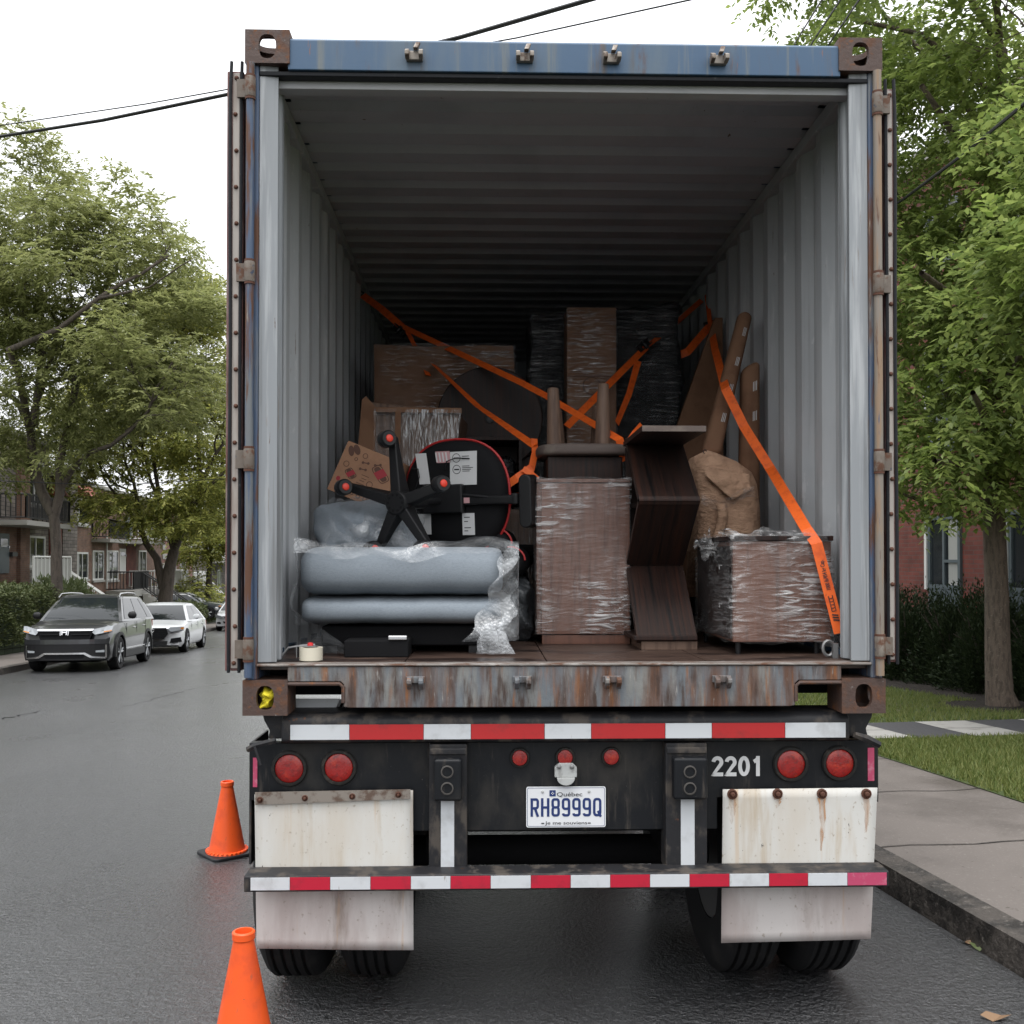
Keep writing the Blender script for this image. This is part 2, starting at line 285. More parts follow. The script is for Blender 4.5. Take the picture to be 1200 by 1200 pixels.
RUST = (.10, .045, .025); RUSTD = (.045, .025, .018); RUSTO = (.26, .10, .03)
M = dict(
 asphalt = mat('wet_asphalt', (.022,.023,.025), .34, layers=[((.036,.036,.038), .45, .35, .42, .68), ((.014,.014,.016), .22, (.9,.5,.9), .54, .68), ((.008,.008,.009), .3, 48, .48, .58), ((.12,.12,.125), .4, 95, .58, .66)], bump=[(46, 1.0, .028), (120, .6, .006), (14, .4, .03)], spec=.7, coat=1.0),
 concrete = mat('damp_concrete', (.155,.135,.122), .8, layers=[((.115,.10,.09), .6, 1.3, .45, .7), ((.085,.072,.062), .6, .55, .52, .68), ((.23,.21,.19), .85, 60, .55, .75), ((.07,.06,.05), .8, 14, .66, .72)], bump=[(120, .4, .004)]),
 kerb = mat('kerb_concrete', (.07,.06,.052), .75, layers=[((.025,.022,.02), .5, 5, .42, .6), ((.14,.125,.11), .8, 30, .55, .72)], bump=[(22, .9, .02), (70, .6, .006)]),
 soil = mat('lawn_soil', (.06,.085,.025), .95, layers=[((.09,.08,.035), .95, 1.2, .5, .7)]),
 mulch = mat('bark_mulch', (.02,.014,.010), .95, layers=[((.05,.035,.022), .9, 45, .5, .65)], bump=[(60, 1, .03)]),
 paver_d = mat('dark_paver', (.055,.055,.06), .7, layers=[((.08,.08,.082), .7, 40, .5, .7)]),
 paver_l = mat('light_paver', (.36,.35,.33), .75, layers=[((.25,.24,.22), .7, 6, .5, .7)]),
 blue = mat('weathered_blue_paint', (.045,.095,.17), .55, layers=[((.085,.125,.17), .6, (4,4,.9), .42, .66), ((.15,.165,.165), .7, (26,26,1.2), .54, .74), ((.10,.085,.075), .7, (14,14,1.6), .54, .72), (RUST, .8, (9,9,2.2), .58, .72), (RUSTO, .85, (40,40,5), .66, .76)], bump=[(30, .15, .003)]),
 sillm = mat('rusted_sill_paint', (.13,.145,.16), .5, layers=[((.20,.20,.19), .6, (16,16,3), .45, .66), (RUST, .75, (13,13,1.6), .41, .66), (RUSTO, .85, (42,42,3.5), .52, .76), (RUSTD, .7, (22,22,4), .46, .68), ((.30,.29,.27), .6, (80,80,12), .60, .76)], bump=[(40, .4, .004)]),
 casting = mat('rusted_casting_steel', (.065,.038,.03), .62, layers=[(RUST, .8, 14, .45, .62), ((.16,.06,.02), .85, 30, .58, .7), ((.19,.17,.16), .6, 38, .66, .72)], bump=[(45, .5, .006)]),
 inner = mat('container_inside_paint', (.47,.485,.50), .55, layers=[((.41,.425,.44), .6, (3,3,1.1), .45, .65), ((.56,.57,.58), .5, (9,9,1.3), .56, .70), ((.55,.56,.57), .5, (5,14,7), .62, .70), ((.20,.16,.13), .7, (60,60,6), .68, .74), ((.36,.37,.38), .6, (26,26,.9), .58, .72), ((.12,.06,.035), .8, (34,34,20), .72, .74)], bump=[(9, .12, .006)]),
 roofin = mat('container_roof_paint', (.47,.475,.49), .6, layers=[((.48,.48,.49), .6, (4,16,5), .60, .72), ((.42,.425,.44), .6, 2.2, .48, .65), ((.18,.13,.10), .7, (30,30,8), .70, .74)], spec=0.25),
 jamb = mat('chipped_jamb_paint', (.25,.265,.28), .55, layers=[((.39,.405,.42), .5, (24,24,1.2), .48, .66), ((.17,.175,.18), .7, (34,34,.9), .52, .72), ((.22,.20,.19), .7, (40,40,3), .62, .70), (RUST, .8, (50,50,5), .70, .75)]),
 post = mat('rusted_blue_post', (.05,.08,.14), .5, layers=[((.13,.14,.15), .6, (30,30,2), .48, .62), (RUST, .8, (22,22,2.5), .5, .62), ((.24,.20,.16), .7, (35,35,4), .62, .70)]),
 pinbar = mat('rust_stained_pin_bar', (.20,.175,.15), .55, layers=[((.25,.17,.11), .7, (25,25,2.2), .45, .6), (RUST, .8, (40,40,4), .56, .66), ((.04,.07,.14), .6, (45,45,4), .64, .7)]),
 doorskin = mat('faded_red_door_paint', (.16,.07,.065), .6, layers=[((.26,.21,.20), .6, (30,14,5), .44, .70), (RUST, .8, (30,30,6), .52, .68)]),
 strip = mat('white_retaining_strip', (.36,.325,.295), .55, layers=[((.30,.25,.22), .7, (30,30,2.5), .5, .66), (RUST, .8, (30,30,5), .66, .74)]),
 gasket = mat('black_door_gasket', (.014,.015,.018), .5, layers=[((.06,.06,.06), .6, 40, .6, .72)], spec=0.2),
 plank = mat('container_floor_plywood', (.06,.036,.027), .45, layers=[((.025,.016,.014), .28, (2,5,2), .45, .62), ((.12,.08,.06), .6, (6,24,6), .58, .7)], bump=[((8,40,8), .15, .003)]),
 hinge = mat('rusted_hinge_steel', (.13,.105,.085), .6, layers=[((.22,.19,.16), .6, (18,18,6), .52, .7), (RUST, .8, 22, .48, .62), ((.03,.045,.08), .6, 26, .64, .7)], bump=[(50, .4, .003)]),
 thresh = mat('worn_threshold_steel', (.17,.15,.135), .5, layers=[((.32,.30,.28), .5, (9,30,30), .5, .66), (RUST, .8, (14,40,40), .48, .66)]),
 rivet = mat('rusty_rivet', (.09,.035,.02), .8),
 black = mat('black_trailer_paint', (.008,.009,.011), .42, layers=[((.030,.028,.026), .6, (5,5,3), .45, .7), ((.055,.048,.042), .7, (30,30,4), .56, .74), ((.14,.13,.12), .7, 130, .68, .74)], bump=[(35, .15, .003)], spec=0.22),
 blackworn = mat('worn_black_paint', (.018,.018,.02), .5, layers=[((.07,.06,.052), .7, (14,14,8), .48, .64), (RUST, .8, 25, .66, .73)], bump=[(35, .3, .004)], spec=0.25),
 under = mat('dark_underside_steel', (.010,.010,.011), .8, spec=0.1),
 tred = mat('red_reflective_tape', (.42,.018,.02), .4, layers=[((.30,.02,.02), .5, (12,12,12), .5, .7)]),
 twhite = mat('white_reflective_tape', (.56,.58,.60), .4, layers=[((.44,.45,.46), .5, 9, .5, .7), ((.30,.28,.26), .6, (60,60,8), .66, .72)]),
 tred2 = mat('crimson_reflective_tape', (.45,.012,.035), .35, layers=[((.33,.012,.03), .5, (14,14,14), .5, .7)]),
 tpink = mat('faded_pink_tape', (.45,.06,.13), .4, layers=[((.5,.18,.24), .5, 30, .5, .66)]),
 lens = mat('red_lamp_lens', (.30,.011,.009), .22, layers=[((.42,.03,.012), .2, 22, .5, .7), ((.2,.008,.007), .3, 55, .5, .62)], spec=.6, bump=[(150, .5, .003)]),
 lensring = mat('lamp_grommet', (.02,.019,.018), .7, layers=[((.06,.052,.045), .8, 25, .5, .7)], spec=0.2),
 flap = mat('stained_white_mudflap', (.58,.57,.54), .5, layers=[((.54,.50,.44), .6, (4,4,1.0), .42, .66), ((.44,.36,.26), .7, (10,10,1.1), .54, .74), ((.50,.34,.19), .7, (22,22,.6), .60, .76), ((.36,.31,.25), .7, (60,60,50), .60, .72), ((.05,.045,.04), .6, (38,38,15), .70, .715)]),
 flaplow = mat('grimy_white_mudflap', (.57,.53,.51), .55, layers=[((.44,.38,.36), .6, (5,5,1.2), .42, .64), ((.24,.185,.155), .7, (7,7,1.3), .55, .74), ((.50,.29,.12), .7, (24,24,.45), .60, .74), ((.34,.29,.25), .7, (60,60,50), .60, .72), ((.05,.045,.04), .6, (40,40,16), .70, .715)]),
 steelstrip = mat('stained_steel_strip', (.25,.22,.19), .45, metal=.3, layers=[((.12,.08,.06), .7, 20, .48, .64)]),
 tyre = mat('black_tyre_rubber', (.014,.014,.015), .72, layers=[((.028,.027,.026), .8, 12, .5, .7)], spec=0.2),
 rim = mat('dusty_steel_rim', (.10,.10,.10), .6, spec=0.2),
 plate = mat('white_plate_paint', (.72,.73,.75), .4), navy = mat('navy_lettering', (.012,.03,.13), .4), ink = mat('black_lettering', (.015,.015,.018), .5),
 socketm = mat('grey_socket_rubber', (.06,.055,.05), .7), zinc = mat('cast_zinc', (.44,.45,.44), .45, layers=[((.3,.3,.29), .6, 30, .5, .7)]), white = mat('white_lettering', (.62,.62,.62), .5),
 cone = mat('orange_cone_vinyl', (.80,.10,.018), .42, layers=[((.66,.082,.022), .5, 9, .46, .68), ((.42,.10,.05), .6, (30,30,12), .62, .74), ((.12,.07,.05), .7, 60, .70, .75)], spec=.4),
 conebase = mat('black_rubber_base', (.015,.016,.018), .5, spec=0.25),
 fabric = mat('heather_grey_upholstery', (.23,.262,.295), .95, layers=[((.20,.228,.258), .95, (70,70,260), .44, .66), ((.275,.305,.335), .95, (160,160,300), .56, .7)], bump=[(260, .5, .002)]),
 wood_r = mat('reddish_brown_veneer', (.135,.056,.034), .38, layers=[((.088,.035,.021), .4, (40,40,2.5), .45, .65)]),
 wood_d = mat('dark_espresso_veneer', (.022,.013,.011), .5, layers=[((.044,.018,.012), .5, (38,1.5,1.5), .42, .74), ((.010,.008,.008), .45, (60,2,2), .5, .65)], spec=.22),
 wood_m = mat('plain_brown_wood', (.155,.098,.07), .55, layers=[((.09,.055,.04), .6, (34,34,3), .45, .65)], spec=0.3),
 wood_g = mat('grey_brown_seat_top', (.10,.075,.065), .7, layers=[((.15,.12,.10), .8, 16, .5, .68)]),
 card = mat('brown_cardboard', (.21,.115,.07), .85, layers=[((.17,.09,.055), .85, 8, .45, .65)], bump=[((6,6,160), .08, .002)], spec=0.2),
 card_o = mat('printed_box_cardboard', (.30,.16,.092), .8, layers=[((.26,.135,.078), .8, 10, .45, .65)]),
 kraft = mat('crumpled_kraft_paper', (.56,.345,.225), .8, layers=[((.43,.26,.165), .8, 9, .45, .65)], bump=[((7,7,16), .8, .05), ((22,22,12), .4, .015), (60, .3, .004)]),
 blackplastic = mat('black_plastic_sheet', (.010,.011,.013), .22, bump=[((9,9,34), .9, .03), (50, .5, .008)], spec=0.5),
 greyplastic = mat('dark_grey_plastic_sheet', (.05,.055,.06), .28, bump=[((14,14,9), .9, .03)], spec=.6),
 chairblack = mat('chair_black_nylon', (.012,.012,.013), .38, spec=0.25), chairshell = mat('chair_underside_cloth', (.010,.010,.011), .75, spec=0.1),
 chairred = mat('red_piping', (.42,.02,.02), .5), castred = mat('red_caster_cap', (.62,.035,.015), .35),
 paper = mat('white_paper_label', (.58,.58,.58), .7), pinkpaper = mat('pink_hatched_label', (.5,.28,.29), .7),
 strap = mat('orange_webbing', (.85,.135,.012), .6, layers=[((.68,.095,.012), .65, (24,24,24), .46, .68), ((.35,.07,.02), .7, (60,60,60), .64, .74)], bump=[((300,300,300), .3, .001)]),
 hookm = mat('black_coated_steel', (.015,.015,.016), .4, spec=0.3), steel = mat('worn_grey_steel', (.23,.23,.23), .45, metal=.6),
 tape = mat('cream_packing_tape', (.62,.58,.47), .35), redp = mat('red_plastic', (.6,.03,.03), .4), rag = mat('yellow_rag', (.62,.52,.02), .8),
 bark = mat('grey_brown_bark', (.085,.068,.055), .9, layers=[((.05,.04,.033), .9, (12,12,3), .45, .62), ((.13,.11,.09), .9, 26, .58, .7)], bump=[((24,24,6), .9, .03)]),
 bark2 = mat('brown_furrowed_bark', (.15,.115,.09), .9, layers=[((.09,.07,.055), .9, (26,26,7), .45, .62), ((.21,.175,.14), .9, 40, .58, .7)], bump=[((40,40,10), 1, .03)]),
 leaf_l = mat('locust_leaf', (.175,.20,.068), .5, vary=(.33,.345,.14), trans=.55),
 leaf_y = mat('yellowing_locust_leaf', (.18,.215,.055), .5, vary=(.42,.41,.11), trans=.55),
 leaf_r = mat('broad_green_leaf', (.14,.20,.058), .4, vary=(.34,.41,.12), trans=.58),
 leaf_rl = mat('young_yellow_green_leaf', (.22,.31,.07), .42, vary=(.34,.42,.11), trans=.5),
 leaf_h = mat('hedge_leaf', (.06,.085,.025), .6, vary=(.11,.125,.045), trans=.25),
 leaf_s = mat('dark_yew_leaf', (.018,.03,.014), .6, vary=(.035,.05,.02), trans=.15, spec=0.15),
 leaf_c = mat('light_cedar_leaf', (.10,.135,.05), .6, vary=(.15,.18,.075), trans=.25),
 grass = mat('grass_blade', (.11,.165,.036), .6, vary=(.25,.265,.085), trans=.4),
 glass = mat('dark_window_glass', (.02,.024,.027), .06, spec=0.5), wframe = mat('white_window_frame', (.60,.60,.58), .5), dframe = mat('slate_window_frame', (.08,.10,.11), .5),
 curtain = mat('pale_curtain', (.35,.35,.33), .9, bump=[((30,30,1), .6, .03)]),
 wpaint = mat('white_railing_paint', (.62,.62,.60), .5), ipaint = mat('black_iron_paint', (.015,.015,.016), .5), redroof = mat('red_sheet_roof', (.30,.07,.045), .6),
 bluecurb = mat('pale_concrete_slab', (.34,.33,.31), .8), cable = mat('black_cable', (.012,.012,.013), .5, spec=0.2),
 stone = brick_mat('split_stone_cladding', (.20,.175,.155), (.125,.105,.095), (.07,.06,.055), .55, .16, .014),
 brick_b = brick_mat('brown_brick', (.20,.105,.07), (.145,.075,.052), (.16,.135,.115), .22, .075, .009),
 brick_r = brick_mat('dark_red_brick', (.165,.042,.03), (.12,.031,.023), (.11,.06,.05), .22, .075, .008),
 brick_q = brick_mat('red_brick', (.23,.075,.055), (.17,.055,.042), (.25,.23,.21), .24, .08, .010),
 p_grey = mat('graphite_car_paint', (.045,.046,.05), .3, metal=.45, coat=.8), p_white = mat('white_car_paint', (.68,.69,.70), .35, coat=.7), p_blue = mat('blue_car_paint', (.02,.07,.20), .3, coat=.7), p_dark = mat('dark_car_paint', (.03,.035,.04), .3, coat=.7),
 p_trim = mat('black_car_trim', (.012,.012,.013), .5, spec=0.25), chrome = mat('bright_trim', (.55,.55,.56), .18, metal=.9), lampg = mat('headlamp_lens', (.35,.37,.39), .12, spec=.8), alloy = mat('alloy_wheel', (.30,.31,.32), .35, metal=.6),
 carglass = mat('car_glass', (.012,.015,.017), .04, spec=0.45), amber = mat('amber_lens', (.6,.22,.03), .2), taill = mat('tail_lamp_lens', (.35,.02,.02), .2),
 deadleaf = mat('fallen_leaf', (.20,.12,.065), .7),
)
M['asphalt'].node_tree.nodes['Principled BSDF'].inputs['Coat Roughness'].default_value = .24
M['wrap'] = film('stretch_film', (.80,.80,.80), .62, (11, 11, 60), strength=.7, rough=.3, lo=.44, hi=.68, milk=.72, rot=.2, dist=.03)
M['wrapv'] = film('stretch_film_upright', (.75,.75,.76), .72, (120, 60, 14), strength=.9, rough=.22, lo=.44, hi=.62, milk=.55)
M['wrapk'] = film('stretch_film_on_black', (.55,.55,.57), .20, (5, 5, 70), strength=.8, rough=.2, lo=.52, hi=.68, milk=.3)
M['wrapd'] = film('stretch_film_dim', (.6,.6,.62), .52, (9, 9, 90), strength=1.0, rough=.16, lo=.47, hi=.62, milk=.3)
M['bubble'] = film('bubble_wrap', (.66,.69,.72), .50, (11, 11, 11), strength=.35, rough=.3, lo=.30, hi=.66, bubbles=85, milk=.8)
M['rustrun'] = film('orange_rust_runoff', (.46,.22,.08), .75, (70, 70, 9), strength=0.0, rough=.8, lo=.36, hi=.62, milk=1.0)
# ================================================================== THE SETTING: street, kerbs, pavements, lawn
S_LIST = [-40, -25, -15, -10, -6, -3] + [i * 1.0 for i in range(-1, 31)] + [35, 40, 50, 60, 75, 90, 110, 150, 220, 400, 900]
def strip_mesh(u0, u1, dz, nu=1, s0=-1e9, s1=1e9):
    b = MB(); ss = [s for s in S_LIST if s0 <= s <= s1]
    ss = sorted(set(ss + [x for x in (s0, s1) if abs(x) < 1e8]))
    for k in range(len(ss) - 1):
        for j in range(nu):
            a, c = u0 + (u1-u0)*j/nu, u0 + (u1-u0)*(j+1)/nu
            b.add([sg(a, ss[k], dz), sg(c, ss[k], dz), sg(c, ss[k+1], dz), sg(a, ss[k+1], dz)], [(0,1,2,3)])
    bm = b
    return bm
def struct(name, b, m, **k):
    return b.build(name, m, kind='structure', **k)
KL, KR = -7.65, 2.71
struct('ground', strip_mesh(-900, 900, -.16, 2), M['soil'])
struct('road', strip_mesh(KL, KR, 0, 4), M['asphalt'])
def kerb(u0, u1, name):
    b = MB(); ss = [s for s in S_LIST if -15 <= s <= 150]
    for k in range(len(ss) - 1):
        q = [(u0, -.05), (u0 + (.03 if u1 > u0 else -.03), .13), (u1, .142)]
        for i in range(2):
            (a, za), (c, zc) = q[i], q[i+1]
            b.add([sg(a, ss[k], za), sg(c, ss[k], zc), sg(c, ss[k+1], zc), sg(a, ss[k+1], za)], [(0,1,2,3)])
    return struct(name, b, M['kerb'], smooth=True)
kerb(KR, KR + .17, 'kerb_right'); kerb(KL, KL - .17, 'kerb_left')
struct('pavement_right', strip_mesh(KR + .17, 4.41, .142, 1, -15, 150), M['concrete'])
struct('pavement_left', strip_mesh(KL - 1.75, KL - .17, .142, 1, -15, 150), M['concrete'])
# joints between the pavement slabs: narrow sunken-looking dark lines laid on the slab
jb = MB()
for s, sk in ((2.6, .0), (4.1, .0), (5.35, .02), (6.75, .03), (8.1, 0)):
    for k in range(8):
        ua, ub = KR + .17 + (4.41 - KR - .17) * k / 8, KR + .17 + (4.41 - KR - .17) * (k + 1) / 8
        ja, jc = sk * math.sin(k * 1.7), sk * math.sin((k + 1) * 1.7)
        jb.add([sg(ua, s + ja - .007, .146), sg(ub, s + jc - .007, .146), sg(ub, s + jc + .007, .146), sg(ua, s + ja + .007, .146)], [(0,1,2,3)])
struct('pavement_joint_line', jb, M['kerb'])
struct('lawn_right', strip_mesh(4.41, 60, .148, 1, -15, 150), M['soil'])
struct('lawn_left', strip_mesh(-60, KL - 1.75, .30, 1, -15, 150), M['soil'])
# cracks in the asphalt, as thin ragged tar lines
cb = MB()
for pts in ([(130,832),(170,822),(205,812),(240,804)], [(0,843),(35,836),(55,832)], [(385,0)]):
    if len(pts) < 2: continue
    P = [ong(x, y, .004) for x, y in pts]; Q = []
    for i in range(len(P) - 1):
        for k in range(6): Q.append(P[i].lerp(P[i+1], k / 6) + Vector((rng.uniform(-.06,.06), rng.uniform(-.09,.09), 0)))
    for i in range(len(Q) - 1):
        w = .035 * rng.uniform(.3, 1)
        cb.add([Q[i] + Vector((0,-w,0)), Q[i+1] + Vector((0,-w,0)), Q[i+1] + Vector((0,w,0)), Q[i] + Vector((0,w,0))], [(0,1,2,3)])
for p in cb.v: pass
struct('road_crack_lines', cb, M['under'])

# paved walkway across the verge: dark and light bands
wk = {'d': MB(), 'l': MB()}
s0, s1 = 9.15, 10.3
u = 4.41 - .35; k = 0
while u < 10.5:
    w = .62
    if k % 2 == 0:
        wk['d'].add([sg(u, s0, .156), sg(u + w, s0, .156), sg(u + w, s1, .156), sg(u, s1, .156)], [(0,1,2,3)])
    else:
        for j in range(2):
            a, c = s0 + (s1-s0)*j/2 + .01, s0 + (s1-s0)*(j+1)/2 - .01
            wk['l'].add([sg(u+.01, a, .158), sg(u + w-.01, a, .158), sg(u + w-.01, c, .158), sg(u+.01, c, .158)], [(0,1,2,3)])
        wk['d'].add([sg(u, s0, .153), sg(u + w, s0, .153), sg(u + w, s1, .153), sg(u, s1, .153)], [(0,1,2,3)])
    u += w; k += 1
struct('walkway_path', wk['d'], M['paver_d']); struct('walkway_paving', wk['l'], M['paver_l'])
# bark mulch under the shrubs and round the tree
mb = MB()
def mulch_patch(uc, sc_, ru, rs, n=40):
    P = [sg(uc, sc_, .20)]
    for i in range(n):
        q = 2*math.pi*i/n; r = 1 + .09*math.sin(3*q+1) + .06*math.sin(7*q) + rng.uniform(-.04,.04)
        P.append(sg(uc + ru*r*math.cos(q), sc_ + rs*r*math.sin(q), .155))
    mb.add(P, [(0, 1+i, 1+(i+1) % n) for i in range(n)])
tb = ong(1175, 829, .15); TU, TS = tb.dot(SN), tb.dot(SD)
mulch_patch(TU + .25, TS + .1, 1.0, .7); mulch_patch(8.9, 15.0, 1.3, 5.5)
struct('mulch_ground', mb, M['mulch'], smooth=True)

# grass blades on the right-hand verge
def blades(name, regions, m, h0, h1):
    tot = []; 
    for (ua, ub, sa, sb, n) in regions:
        u = nrs.uniform(ua, ub, n); s = nrs.uniform(sa, sb, n)
        ok = ~((s > 9.1) & (s < 10.35)) & ~(((u-TU-.25)/1.0)**2 + ((s-TS-.1)/.7)**2 < .8) & ~(((u-8.9)/1.3)**2 + ((s-15.0)/5.5)**2 < .85)
        tot.append(np.stack([u[ok], s[ok]], 1))
    P = np.concatenate(tot); n = len(P)
    x = P[:,0]*SN.x + P[:,1]*SD.x; y = P[:,0]*SN.y + P[:,1]*SD.y
    z = np.array([gz(q) for q in P[:,1]]) + .145
    a = nrs.uniform(0, 2*np.pi, n); h = nrs.uniform(h0, h1, n); w = nrs.uniform(.004, .009, n); l = nrs.uniform(.1, .9, n) * h; b = nrs.uniform(0, 2*np.pi, n)
    V = np.zeros((n, 3, 3)); 
    V[:,0] = np.stack([x - np.cos(a)*w, y - np.sin(a)*w, z], 1); V[:,1] = np.stack([x + np.cos(a)*w, y + np.sin(a)*w, z], 1)
    V[:,2] = np.stack([x + np.cos(b)*l, y + np.sin(b)*l, z + h], 1)
    return np_mesh(name, V.reshape(-1, 3), 3, m)
def np_mesh(name, V, k, m, parent=None):
    me = bpy.data.meshes.new(name); n = len(V) // k
    me.vertices.add(len(V)); me.vertices.foreach_set('co', np.ascontiguousarray(V, dtype=np.float32).ravel())
    me.loops.add(len(V)); me.loops.foreach_set('vertex_index', np.arange(len(V), dtype=np.int32))
    me.polygons.add(n); me.polygons.foreach_set('loop_start', np.arange(0, len(V), k, dtype=np.int32))
    try: me.polygons.foreach_set('loop_total', np.full(n, k, dtype=np.int32))
    except Exception: pass
    me.update(calc_edges=True); me.materials.append(m)
    o = bpy.data.objects.new(name, me); C.objects.link(o)
    if parent is not None: o.parent = parent
    return o
tag(blades('grass', [(4.42, 6.6, 5.6, 9.2, 26000), (2.9, 9.5, 10.3, 15.5, 42000)], M['grass'], .03, .075), 'short lawn grass on the verge beside the pavement', 'grass', None, 'stuff')
# a few fallen leaves by the kerb
def fallen(px, py, sz, i):
    p = ong(px, py, .006); a = rng.uniform(0, 6)
    b = MB(); pts = []
    for k in range(7):
        q = 2*math.pi*k/7; r = sz * (1 if k % 2 else .6)
        pts.append((p.x + r*math.cos(q+a), p.y + .8*r*math.sin(q+a), p.z + .006 + .012*math.sin(q*2)))
    b.add(pts, [tuple(range(7))])
    return b
for i, (px, py, sz, lb) in enumerate(((1133,1104,.035,'pale dry leaf on the road, leftmost of the leaves near the kerb'), (1148,1110,.05,'large pale green fallen leaf on the road near the kerb'), (1181,1128,.025,'small orange fallen leaf at the foot of the kerb, second from the right edge'), (1193,1135,.025,'small orange fallen leaf at the foot of the kerb, nearest the right edge'), (1166,1192,.06,'brown leaf litter flat on the road at the bottom right'))):
    p = ong(px, py)
    fallen(px, py, sz, i).build('fallen_leaf', M['deadleaf'] if i != 1 else M['leaf_c'], None, org=p, label=lb, cat='leaf', group='fallen leaves by the kerb')
# ================================================================== THE SHIPPING CONTAINER
CX, Y0, HW = .304, 3.75, 1.219
Z0 = 1.172; Z1 = Z0 + 2.591; L20 = 6.058; Y1 = Y0 + L20
FZ = 1.36; CEIL = 3.715; WI = 1.176
def px_x(px, Y): return at(px, 657, Y).x
def px_z(py, Y, px=664): return at(px, py, Y).z
cont = thing('shipping_container', (CX, Y0, Z0), 'open weathered blue shipping container loaded with wrapped furniture, standing on a trailer', 'shipping container')
def cb_(b, name, m, parent=None, **k): return b.build(name, M[m] if isinstance(m, str) else m, parent or cont, **k)
# corrugated walls, roof, front
def corr(n_len, pitch, depth, fr=(.26, .245, .25, .245)):
    P = []; t = 0.0
    while t < n_len:
        for f, d in zip(fr, (0, 0, 1, 1)):
            P.append((t, d * depth)); t += f * pitch
            if t > n_len: break
    P.append((n_len, 0)); return P
for sgn, lab in ((-1, None), (1, None)):
    b = MB(); prof = corr(L20 - .20, .278, .036); nz = 6
    for i in range(len(prof) - 1):
        (a, da), (c, dc) = prof[i], prof[i+1]
        xa, xc = CX + sgn * (WI + .036 - da), CX + sgn * (WI + .036 - dc)
        for k in range(nz):
            za, zc = FZ - .02 + (CEIL - FZ + .02) * k / nz, FZ - .02 + (CEIL - FZ + .02) * (k+1) / nz
            b.add([(xa, Y0 + .15 + a, za), (xc, Y0 + .15 + c, za), (xc, Y0 + .15 + c, zc), (xa, Y0 + .15 + a, zc)], [(0,1,2,3)])
    wal = cb_(b, 'side_wall', 'inner', solid=.002)
    ob = MB()
    for i in range(len(prof) - 1):
        (a, da), (c, dc) = prof[i], prof[i+1]
        xa, xc = CX + sgn * (WI + .0365 - da + .004), CX + sgn * (WI + .0365 - dc + .004)
        ob.add([(xa, Y0 + .152 + a, FZ - .02), (xc, Y0 + .152 + c, FZ - .02), (xc, Y0 + .152 + c, CEIL - .04), (xa, Y0 + .152 + a, CEIL - .04)], [(0,1,2,3)])
    cb_(ob, 'outer_skin', 'blue', wal, solid=.002)
    # top and bottom side rails
    cb_(MB().box(min(CX + sgn*1.160, CX + sgn*1.2135), max(CX + sgn*1.160, CX + sgn*1.2135), Y0 + .165, Y1 - .1, CEIL - .058, CEIL - .002), 'roof_edge_rail', 'inner', bevel=.004)
    r = MB().box(min(CX + sgn*1.214, CX + sgn*HW), max(CX + sgn*1.214, CX + sgn*HW), Y0 + .162, Y1 - .162, CEIL - .05, Z1 - .02)
    r.box(min(CX + sgn*1.178, CX + sgn*HW), max(CX + sgn*1.178, CX + sgn*HW), Y0 + .162, Y1 - .162, Z0 + .01, FZ + .015)
    r.box(min(CX + sgn*1.150, CX + sgn*1.2135), max(CX + sgn*1.150, CX + sgn*1.2135), Y0 + .165, Y1 - .05, CEIL + .026, Z1 - .022)
    r.box(min(CX + sgn*1.1855, CX + sgn*1.2135), max(CX + sgn*1.1855, CX + sgn*1.2135), Y0 + .165, Y1 - .05, CEIL - .0015, CEIL + .0255)
    cb_(r, 'side_rail', 'blue')
b = MB(); prof = corr(L20 - .16, .222, .034, (.52, .11, .25, .12))
for i in range(len(prof) - 1):
    (a, da), (c, dc) = prof[i], prof[i+1]
    b.add([(CX - 1.185, Y0 + .12 + a, CEIL + da), (CX + 1.185, Y0 + .12 + a, CEIL + da), (CX + 1.185, Y0 + .12 + c, CEIL + dc), (CX - 1.185, Y0 + .12 + c, CEIL + dc)], [(0,1,2,3)])
cb_(b, 'roof', 'roofin', solid=.002)
b = MB(); prof = corr(2.37, .25, .04)
for i in range(len(prof) - 1):
    (a, da), (c, dc) = prof[i], prof[i+1]
    b.add([(CX - 1.185 + a, Y1 - .09 + da, FZ - .02), (CX - 1.185 + c, Y1 - .09 + dc, FZ - .02), (CX - 1.185 + c, Y1 - .09 + dc, CEIL + .03), (CX - 1.185 + a, Y1 - .09 + da, CEIL + .03)], [(0,1,2,3)])
b.box(CX - HW, CX + HW, Y1 - .045, Y1, Z0 + .01, Z1 - .02)
cb_(b, 'front_wall', 'inner', solid=.002)
# plywood floor: boards butted side by side
b = MB()
xs = [CX - 1.17, CX - .62, CX - .07, CX + .55, CX + 1.17]
for i in range(4): b.box(xs[i] + .002, xs[i+1] - .002, Y0 + .06, Y1 - .1, FZ - .028, FZ)
cb_(b, 'floor', 'plank', bevel=.002)
b = MB()
for k in range(14): b.box(CX - 1.17, CX + 1.17, Y0 + .25 + k*.42, Y0 + .31 + k*.42, Z0 + .04, FZ - .03)
cb_(b, 'floor_crossmember', 'under')
